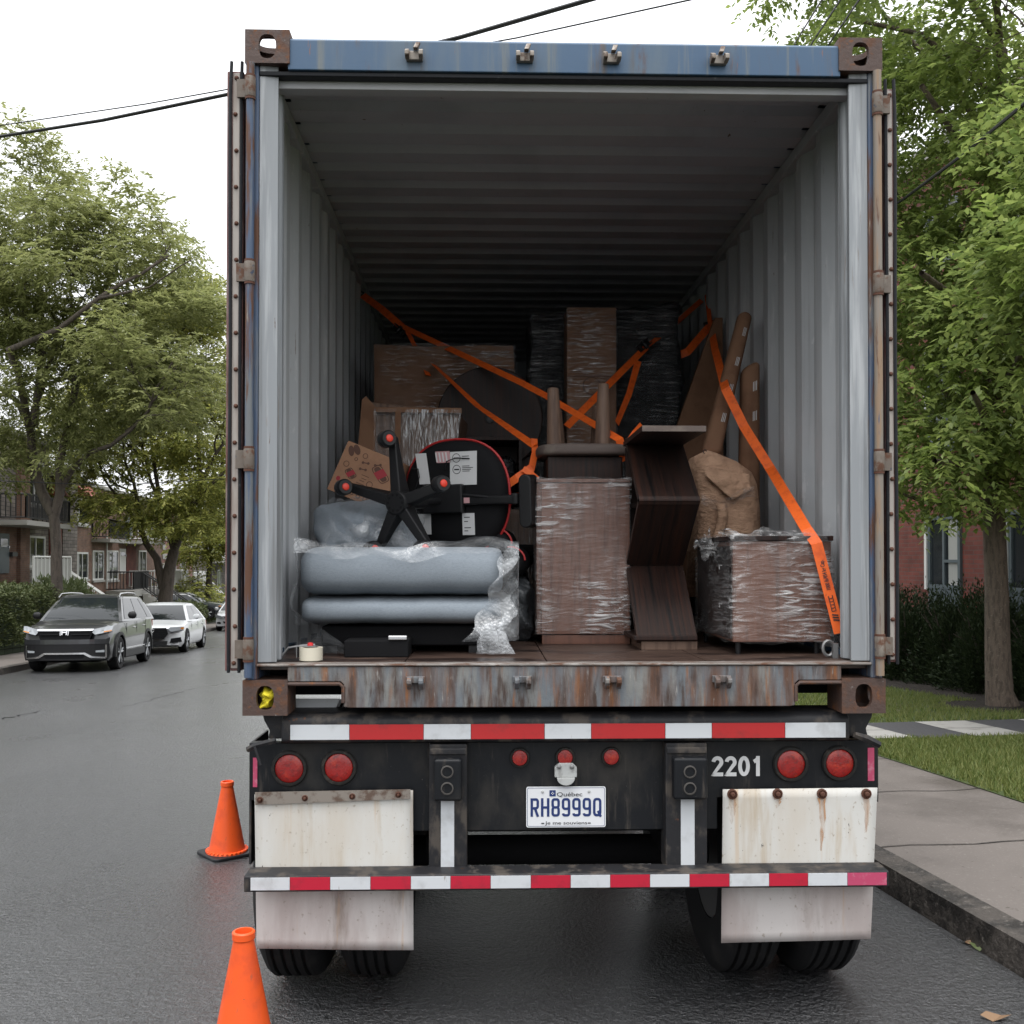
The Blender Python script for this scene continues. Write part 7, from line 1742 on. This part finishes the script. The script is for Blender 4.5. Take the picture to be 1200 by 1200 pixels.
for (tgt, r, sd, L) in (([P31(36, 505), P31(20, 470, 1), P31(-30, 430, 1)], .10, 5, 2.4), ([P31(36, 510), P31(22, 440, -1.5), P31(10, 410, -2.0), P31(70, 385, -2.5), P31(115, 350, -2.5)], .11, 8, 2.3), ([P31(78, 505), P31(95, 430, 1), P31(120, 370, 1.5)], .10, 11, 2.5), ([P31(40, 500), P31(50, 400, .5), P31(45, 300, .5)], .11, 13, 2.6),
     ([P31(36, 505), P31(10, 380, 1.5), P31(-5, 280, 2)], .09, 17, 2.6), ([P31(115, 350, -2.5), P31(160, 340, -2.5)], .05, 19, 2.0), ([P31(130, 522, -1), P31(165, 490, -1)], .05, 23, 1.9), ([P31(120, 370, 1.5), P31(165, 350, 1.5)], .05, 29, 2.0)):
    lim.append((tgt, [r*(1 - .45*k/(len(tgt)-1)) for k in range(len(tgt))], 1))
    a, b_ = grow(tgt[-1], 0, [((0,0,0), tuple((tgt[-1] - tgt[-2])), L, r*.55)], 0, sd, 4, flat=.6); lim += a; tp += b_
tp += mass(P31, [(40,250,0,2.4,150), (112,325,-.5,2.5,170), (190,320,-.5,1.5,60), (225,395,0,.9,26), (60,390,.5,2.8,190), (165,415,-.5,2.1,120), (5,200,0,1.7,60), (48,168,0,.55,8), (85,190,0,.8,14), (105,465,-1,1.9,100), (10,480,.5,1.8,80), (190,455,-.5,1.5,70), (-30,330,0,2.5,110), (150,275,0,1.2,40), (215,300,0,.7,14), (15,525,0,1.5,60), (92,512,-.5,1.1,36), (-10,555,0,.9,24)], 5)
print('tree1 tips', len(tp))
OUT1 = np.array([(-400, 60), (-60, 140), (0, 190), (28, 178), (48, 152), (66, 170), (84, 215), (112, 222), (150, 258), (190, 250), (222, 282), (244, 300), (258, 345), (300, 380), (600, 520)], float)
def keep1(P):                      # the crown's own outline: it slopes down towards the street on its right
    e = (P[:,0]/b1.y*1160 + 570); h = 657 - (P[:,2] - CAMZ)/b1.y*1160
    lim_ = np.interp(e, OUT1[:,0], OUT1[:,1]) + 9*np.sin(e*.35) + nrs.normal(0, 7, len(P))
    return (h > lim_) & ~((e > 214 + nrs.normal(0, 6, len(P))) & (h > 392) & (h < 425))
kept = []
for l in lim:                      # limbs beyond the outline go, and whatever grew from them
    ok = len(l[0]) < 6 or (any((l[0][0] - p).length < 1e-3 for k in kept for p in k[0]) and (l[2] < 2 or keep1(np.array([list(l[0][-1])]))[0]))
    if ok: kept.append(l)
lim = kept
tree('honey_locust_tree', base1, 'tall feathery honey locust rising behind the grey crossover, forked trunk', M['leaf_l'], M['bark'], lim, tp, lambda t: spray(t, 7, .66, .34, 8, .19, .062, .35, keep=keep1, flat=.38, hang=.14), tr1, 'honey locusts on the left')
# --- second locust, by the white sedan
b2y = 44.0
def P2(px, py, dy=0): return at(px, py, b2y + dy)
base2 = P2(194, 716); base2.z = gz(45) + .25
tr2 = ([base2, P2(194, 700), P2(196, 685), P2(199, 665), P2(204, 645)], [.38, .31, .28, .25, .22]); lim = []; tp = []
for (tgt, r, sd, L) in (([P2(191, 690), P2(184, 655), P2(172, 638), P2(165, 620)], .19, 3, 2.6), ([P2(204, 645), P2(212, 625), P2(222, 600), P2(235, 570)], .18, 5, 2.7), ([P2(204, 645), P2(197, 615), P2(188, 590)], .16, 7, 2.6), ([P2(222, 600), P2(240, 575, -1), P2(256, 560, -1)], .1, 9, 2.3),
      ([P2(165, 620), P2(145, 590, 0), P2(128, 570)], .09, 11, 2.0), ([P2(188, 590), P2(180, 540), P2(175, 500)], .1, 13, 2.4), ([P2(235, 570), P2(232, 510), P2(228, 470)], .1, 15, 2.4), ([P2(228, 470), P2(225, 440)], .05, 16, 1.6), ([P2(175, 500), P2(195, 460)], .05, 18, 1.8), ([P2(165, 620), P2(140, 612), P2(115, 606)], .06, 20, 1.5)):
    lim.append((tgt, [r*(1 - .4*k/(len(tgt)-1)) for k in range(len(tgt))], 1)); a, b_ = grow(tgt[-1], 0, [((0,0,0), tuple(tgt[-1] - tgt[-2]), L, r*.55)], 0, sd + 40, 4, flat=.6); lim += a; tp += b_
tp += mass(P2, [(180,485,0,2.2,110), (232,440,0,1.5,60), (226,500,0,2.4,130), (140,520,0,1.8,70), (120,572,0,1.2,40), (200,565,-.5,2.1,110), (246,570,0,1.8,80), (152,598,-.5,1.3,50), (112,602,0,.8,18), (222,612,-.5,1.1,40), (185,600,-1,1.2,40)], 6)
print('tree2 tips', len(tp))
def keep2(P): return P[:,2] > base2.z + 3.0
tree('honey_locust_tree', base2, 'honey locust with yellowing fringes and a low fork behind the white sedan', M['leaf_y'], M['bark'], lim, tp, lambda t: spray(t, 5, .8, .38, 8, .24, .085, .45, keep=keep2, flat=.42, hang=.16), tr2, 'honey locusts on the left')
# --- third, slimmer, near the container door
base3 = sg(-9.6, 62, .25); y3 = base3.y
def P3(px, py, dy=0): return at(px, py, y3 + dy)
base3 = P3(245, 712); lim = []; tp = []
for (tgt, r, sd, L) in (([P3(245, 680), P3(247, 640), P3(250, 610)], .16, 3, 3.0), ([P3(246, 660), P3(238, 625), P3(230, 605)], .1, 5, 2.6), ([P3(250, 610), P3(258, 560), P3(262, 520)], .1, 7, 2.8), ([P3(247, 630), P3(262, 612), P3(275, 600)], .08, 9, 2.6), ([P3(230, 605), P3(226, 640, -1), P3(228, 655, -1)], .05, 11, 1.8)):
    lim.append((tgt, [r*(1 - .4*k/(len(tgt)-1)) for k in range(len(tgt))], 1)); a, b_ = grow(tgt[-1], 0, [((0,0,0), tuple(tgt[-1] - tgt[-2]), L, r*.55)], 0, sd + 80, 3, flat=.6); lim += a; tp += b_
tp += mass(P3, [(250,610,0,1.9,50), (234,648,-1,1.0,24), (256,550,0,2.2,60), (240,580,0,1.6,40), (262,640,0,1.2,24)], 8)
tree('street_tree', base3, 'slim young tree with yellow-green leaves beside the left container door', M['leaf_y'], M['bark'], lim, tp, lambda t: spray(t, 16, 1.2, .4, 6, .26, .12, .4), ([base3, P3(245, 690), P3(245, 670)], [.24, .2, .17]), 'street trees on the left')
# --- far trees closing the street
for i, (u_, s_, h_, lab) in enumerate(((-10.5, 95, 12, 'far leafy tree down the street behind the slim tree'), (-12.0, 135, 15, 'farthest tree closing the view down the street'))):
    bs = sg(u_, s_, 0); bs.z = gz(s_)
    a, b_ = grow(bs + Vector((0,0,2.6)), 0, [((0,0,0), (.2*(1-i), .1, 1), h_*.25, .2), ((0,0,0), (-.5, .2, 1), h_*.24, .16), ((0,0,0), (.6, -.2, .9), h_*.24, .16)], 0, 101 + i, 4, flat=.8)
    tree('street_tree', bs, lab, M['leaf_l'], M['bark'], a, b_, lambda t: spray(t, 9, 1.5, .6, 6, .42, .2, .3), ([bs, bs + Vector((0,0,2.7))], [.3, .22]), 'street trees on the left')

# --- big tree on the right pavement side
bR = ong(1175, 829, .15); yR = bR.y
def PR(px, py, dy=0): return at(px, py, yR + dy)
trR = ([bR, PR(1171, 810), PR(1169, 760), PR(1168, 700), PR(1166, 640), PR(1164, 560), PR(1162, 470), PR(1165, 380), PR(1168, 280), PR(1172, 180), PR(1175, 60)], [.205, .165, .15, .14, .135, .13, .12, .11, .095, .08, .06])
lim = []; tp = []
for (tgt, r, sd, L) in (([PR(1164, 560), PR(1130, 545, -.8), PR(1095, 540, -1.5)], .05, 1, 1.3), ([PR(1163, 500), PR(1120, 470, .4), PR(1085, 440, .5)], .055, 2, 1.5), ([PR(1163, 470), PR(1190, 430, -1.2), PR(1200, 400, -2.2)], .05, 3, 1.5), ([PR(1165, 400), PR(1120, 350, -1), PR(1080, 320, -1.6)], .055, 4, 1.6),
       ([PR(1166, 340), PR(1120, 280, .6), PR(1085, 230, 1)], .05, 5, 1.6), ([PR(1168, 280), PR(1210, 210, -1), PR(1230, 150, -1.5)], .05, 6, 1.7), ([PR(1170, 230), PR(1120, 160, -.8), PR(1080, 100, -1.2)], .05, 7, 1.7), ([PR(1172, 180), PR(1110, 90, .4), PR(1050, 30, .6)], .05, 8, 1.7),
       ([PR(1174, 120), PR(1170, 20, -.6), PR(1150, -80, -1)], .05, 9, 1.7), ([PR(1175, 60), PR(1120, -30, -.5), PR(1060, -70, -.6)], .045, 10, 1.6), ([PR(1164, 560), PR(1200, 520, .5), PR(1240, 500, 1)], .05, 11, 1.5), ([PR(1163, 520), PR(1150, 480, -1.6), PR(1140, 460, -2.6)], .045, 12, 1.3),
       ([PR(1166, 360), PR(1210, 300, -1.4), PR(1240, 280, -2.2)], .05, 13, 1.5), ([PR(1172, 170), PR(1200, 60, 1), PR(1230, -20, 1.6)], .05, 14, 1.7), ([PR(1165, 590), PR(1110, 590, -.2), PR(1075, 585, -.3)], .04, 15, 1.0), ([PR(1174, 120), PR(1080, 40, -.4), PR(1010, 25, -.4)], .04, 16, 1.25), ([PR(1165, 420), PR(1120, 400, .8), PR(1075, 390, 1.2)], .05, 17, 1.4)):
    lim.append((tgt, [r*(1 - .45*k/(len(tgt)-1)) for k in range(len(tgt))], 1)); a, b_ = grow(tgt[-1], 0, [((0,0,0), tuple(tgt[-1] - tgt[-2]), L*.72, r*.55)], 0, sd + 200, 4, flat=.55); lim += a; tp += b_
    for k in range(1, len(tgt)): tp.append((tgt[k], (tgt[k] - tgt[k-1]).normalized()))
tp += mass(PR, [(1120,90,0,.85,21), (1185,50,-.5,.9,21), (1085,175,0,.6,28), (1150,225,-.4,.8,42), (1195,150,-.8,.7,35), (1095,275,-.3,.65,35), (1175,300,-.6,.8,42), (1085,350,0,.5,28), (1150,385,-.8,.8,42), (1195,400,-1,.7,35), (1095,440,.2,.6,35), (1165,460,-1,.8,42), (1115,515,-.3,.7,35), (1080,560,0,.45,21), (1185,535,-.6,.6,28), (1130,565,-.6,.5,21), (1020,35,0,.45,16), (960,25,.2,.35,9), (1060,60,.3,.6,12), (1075,120,.2,.5,20), (1130,0,0,.8,17), (1200,230,.4,.7,28)], 12)
print('treeR tips', len(tp))
lim = [l for l in lim if l[0][-1].x > 4.45 and l[0][0].x > 4.6]
def keepR(P): return (P[:,2] > 1.75 + (657 - 612)/1160*P[:,1]) & (P[:,0] > 4.35 + .25*np.sin(P[:,2]*2.3) - .35*(P[:,2] > 8.2))
tR = tree('broadleaf_tree', bR, 'tall leafy tree growing from a mulch ring before the red brick building', M['leaf_r'], M['bark2'], lim, tp, lambda t: spray(t, 8, .54, .24, 7, .105, .055, .3, keep=keepR, flat=.45), trR)
sub = [tp[i] for i in range(0, len(tp), 3)]
V = spray(sub, 4, .55, .24, 7, .11, .06, .3, keep=keepR, flat=.4)
np_mesh('young_shoots', V - np.array(bR), 4, M['leaf_rl'], tR)

# --- hedges: clipped mass of small leaves round a dark twiggy core
def hedge(name, u0, u1, s0, s1, h, label, m, n, ll, group=None, taper=None):
    t = thing(name, sg((u0+u1)/2, (s0+s1)/2, .2), label, 'hedge', group); b = MB(); K = 24
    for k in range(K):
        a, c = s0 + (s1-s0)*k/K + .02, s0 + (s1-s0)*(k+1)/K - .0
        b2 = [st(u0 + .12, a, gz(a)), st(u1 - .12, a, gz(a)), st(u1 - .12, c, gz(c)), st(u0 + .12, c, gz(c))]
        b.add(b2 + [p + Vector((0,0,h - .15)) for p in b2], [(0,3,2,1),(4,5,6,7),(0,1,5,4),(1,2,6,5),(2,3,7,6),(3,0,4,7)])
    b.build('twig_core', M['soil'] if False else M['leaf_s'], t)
    u = nrs.uniform(u0, u1, n); s = nrs.uniform(s0, s1, n); z = nrs.uniform(.15, 1, n)**.8*h; f = nrs.randint(0, 3, n)
    lump = .10*np.sin(s*2.1) + .08*np.sin(s*5.3 + z*4) + .06*np.sin(z*7 + s*3.1)
    u = np.where(f == 0, u1 + lump + nrs.normal(0, .05, n), u); z = np.where(f == 1, h + lump*.8 + nrs.normal(0, .06, n), z); s = np.where(f == 2, s0 - np.abs(nrs.normal(0, .08, n)), s)
    P = np.stack([u*SN.x + s*SD.x, u*SN.y + s*SD.y, np.array([gz(q) for q in s]) + z], 1)
    out = np.where((f == 0)[:,None], np.array([[SN.x, SN.y, .3]]), np.where((f == 1)[:,None], np.array([[0,0,1.]]), np.array([[-SD.x,-SD.y,.3]])))
    D = out + nrs.normal(0, .6, (n, 3))
    V = leaf_quads(P, D, ll*nrs.uniform(.6, 1.3, n), ll*.5*nrs.uniform(.7, 1.2, n), 1.2)
    np_mesh('leaves', V - np.array(t.location), 4, m, t); return t
hedge('clipped_hedge', -10.5, -9.35, 19.5, 33.6, 1.75, 'tall clipped green hedge along the left pavement beside the grey crossover', M['leaf_h'], 42000, .10, 'hedges along the left pavement')
hedge('clipped_hedge', -10.4, -9.35, 47, 92, 1.15, 'low hedge farther down the street behind the white cars', M['leaf_h'], 26000, .16, 'hedges along the left pavement')
def bush(name, c, rx, ry, h, n, ll, m, label, group=None, drop=0.3, cat='shrub'):
    t = thing(name, c, label, cat, group); b = MB(); r = random.Random(int(abs(c.x*100)))
    for k in range(16):
        a = 2*math.pi*k/16; b.tube([c, c + Vector((rx*.5*math.cos(a), ry*.5*math.sin(a), h*.45)), c + Vector((rx*.85*math.cos(a + .3), ry*.85*math.sin(a + .3), h*r.uniform(.5, .9)))], [.03, .02, .006], 5)
    b.build('stem', M['bark'], t, smooth=True)
    q = nrs.normal(0, 1, (n, 3)); q /= np.linalg.norm(q, axis=1, keepdims=True); q[:,2] = np.abs(q[:,2]); rad = nrs.uniform(.35, 1, (n, 1))**.45
    a = np.arctan2(q[:,1], q[:,0]); lump = 1 + .14*np.sin(3*a + 5*q[:,2]) + .10*np.sin(7*a + 3*q[:,2] + 1) + .07*np.sin(13*a - 6*q[:,2])
    P = q*rad*lump[:,None]*np.array([[rx, ry, h]]); D = q*np.array([[1,1,.9]]) + nrs.normal(0, .45, (n, 3)); D[:,2] += drop
    V = leaf_quads(P, D, ll*nrs.uniform(.6, 1.3, n), ll*.35*nrs.uniform(.7, 1.2, n), 1.2)
    np_mesh('foliage', V, 4, m, t); return t
for (px, s_, rx, h, lab) in ((84, 34.8, 1.0, 1.75, 'light green feathery cedar bush at the far end of the tall hedge'), (62, 33.0, .75, 1.75, 'light green cedar bush rising behind the tall hedge')):
    dd = ray(px, 700); k = None
    y_ = st(-10.2, s_).y; c = at(px, 700, y_); c.z = gz(s_) + .2
    bush('cedar_bush', c, rx, rx, h, 9000, .22, M['leaf_c'], lab, 'cedar bushes by the hedge', .8)
yew = [(8.95, 11.9, .75, 1.3), (8.95, 13.1, .8, 1.38), (8.95, 16.4, .85, 1.42), (9.1, 14.2, .8, 1.42), (9.0, 15.3, .8, 1.36), (9.0, 17.7, .9, 1.45), (9.0, 10.8, .8, 1.3)]
yl = ('dark yew shrub right of the tree trunk before the brick wall', 'dark yew shrub directly behind the mulch ring', 'dark yew shrub left of the tree trunk near the container', 'dark yew shrub close under the window, right of the trunk', 'tall dark yew shrub under the white-jambed window', 'dark yew shrub farthest back, half hidden by the container door', 'dark yew shrub at the right edge of the bed')
for (u_, s_, r_, h_), lab in zip(yew, yl): bush('yew_shrub', sg(u_, s_, .15), r_, r_, h_, 16000, .07, M['leaf_s'], lab, 'yew shrubs before the brick building', .5)

# ================================================================== OVERHEAD CABLES
def cable(pts, r, label, sag=0.0):
    P = [at(*p) for p in pts]; Q = []
    for i in range(len(P) - 1):
        for k in range(10):
            t = k/10; q = P[i].lerp(P[i+1], t); q.z -= sag*4*t*(1-t); Q.append(q)
    Q.append(P[-1]); o = MB().tube(Q, r, 6).build('overhead_cable', M['cable'], None, org=Q[0], smooth=True); tag(o, label, 'cable', 'overhead cables'); return o
cable([(-260, 203, 26), (0, 160, 22), (120, 141, 20.5), (265, 111, 19), (540, 43.5, 16), (700, -3, 14), (900, -66, 12)], .034, 'thick black bundled cable crossing the left sky and passing behind the container')
cable([(-260, 178, 27), (0, 147, 23), (170, 122, 21), (265, 105, 20), (605, 44.5, 17), (808, 0, 15), (950, -34, 13.5)], .013, 'thin cable running just above the thick bundled cable at the left')
cable([(900, 117, 15), (933, 48, 12), (968, -8, 9.5), (1000, -60, 8)], .010, 'leftmost of three thin cables above the right corner casting')
cable([(920, 110, 15), (953, 48, 12), (990, -8, 9.5), (1020, -60, 8)], .012, 'middle of three thin cables above the right corner casting')
cable([(940, 105, 15), (974, 48, 12), (1012, -8, 9.5), (1045, -60, 8)], .012, 'rightmost of three thin cables above the right corner casting')
cable([(1000, 268, 13), (1058, 234, 11.5), (1130, 180, 9.6), (1200, 122, 8), (1280, 50, 6.8)], .017, 'black service cable slanting across the leaves at the right')
cable([(-60, 560, 24), (0, 563.5, 24), (130, 569, 26), (265, 561, 28), (330, 556, 30)], .012, 'thin low cable stretched across the street trees on the left')
# ================================================================== UNSEEN TRACTOR UNIT, ADDED AHEAD OF THE CONTAINER TO BLOCK LIGHT UNDER THE TRAILER
tu = thing('unseen_tractor', (.12, 11.2, gz(11)), 'unseen truck tractor added ahead of the blue container to keep light from under the trailer', 'truck')
g0 = gz(11.5)
MB().box(-.30, .54, 8.6, 13.6, g0 + .62, g0 + .86).build('chassis_frame', M['under'], tu, bevel=.01)
P = [(10.55, g0 + .9), (10.55, g0 + 3.0), (10.9, g0 + 3.15), (12.0, g0 + 2.95), (12.45, g0 + 2.0), (13.5, g0 + 1.72), (13.75, g0 + 1.45), (13.75, g0 + .55), (12.2, g0 + .55), (12.2, g0 + .9)]
MB().prism([(-.98, y, z) for y, z in P], (2.2, 0, 0)).build('cab', M['p_white'], tu, bevel=.06, seg=3)
for x in (-.984, 1.222): MB().prism([(x, y, z) for y, z in [(11.3, g0 + 2.0), (11.3, g0 + 2.75), (12.0, g0 + 2.75), (12.3, g0 + 2.0)]], (.006, 0, 0)).build('side_window', M['carglass'], tu)
MB().prism([(-.85, 12.09, g0 + 2.9), (1.09, 12.09, g0 + 2.9), (1.09, 12.47, g0 + 2.08), (-.85, 12.47, g0 + 2.08)], (0, .008, .004)).build('windscreen', M['carglass'], tu)
MB().box(-1.0, 1.24, 13.76, 13.9, g0 + .45, g0 + .85).build('bumper', M['chrome'], tu, bevel=.03)
for y in (9.0, 10.2, 12.9):
    for x in ((-.98, -.66, .90, 1.22) if y < 12 else (-.9, 1.14)):
        w = MB().lathe(tyre_profile(.5, .265), (x, y, g0 + .5 + (.09 if y < 9.5 else .03)), (1,0,0), 32, closed=True).build('tyre', M['tyre'], tu, smooth=True, angle=30)
        MB().lathe([(.285, -.1), (.27, -.08), (.25, .0), (.13, .02), (.12, .1), (.02, .1)], (x, y, g0 + .5 + (.09 if y < 9.5 else .03)), (1 if x > .12 else -1, 0, 0), 24).build('rim', M['rim'], w, smooth=True)
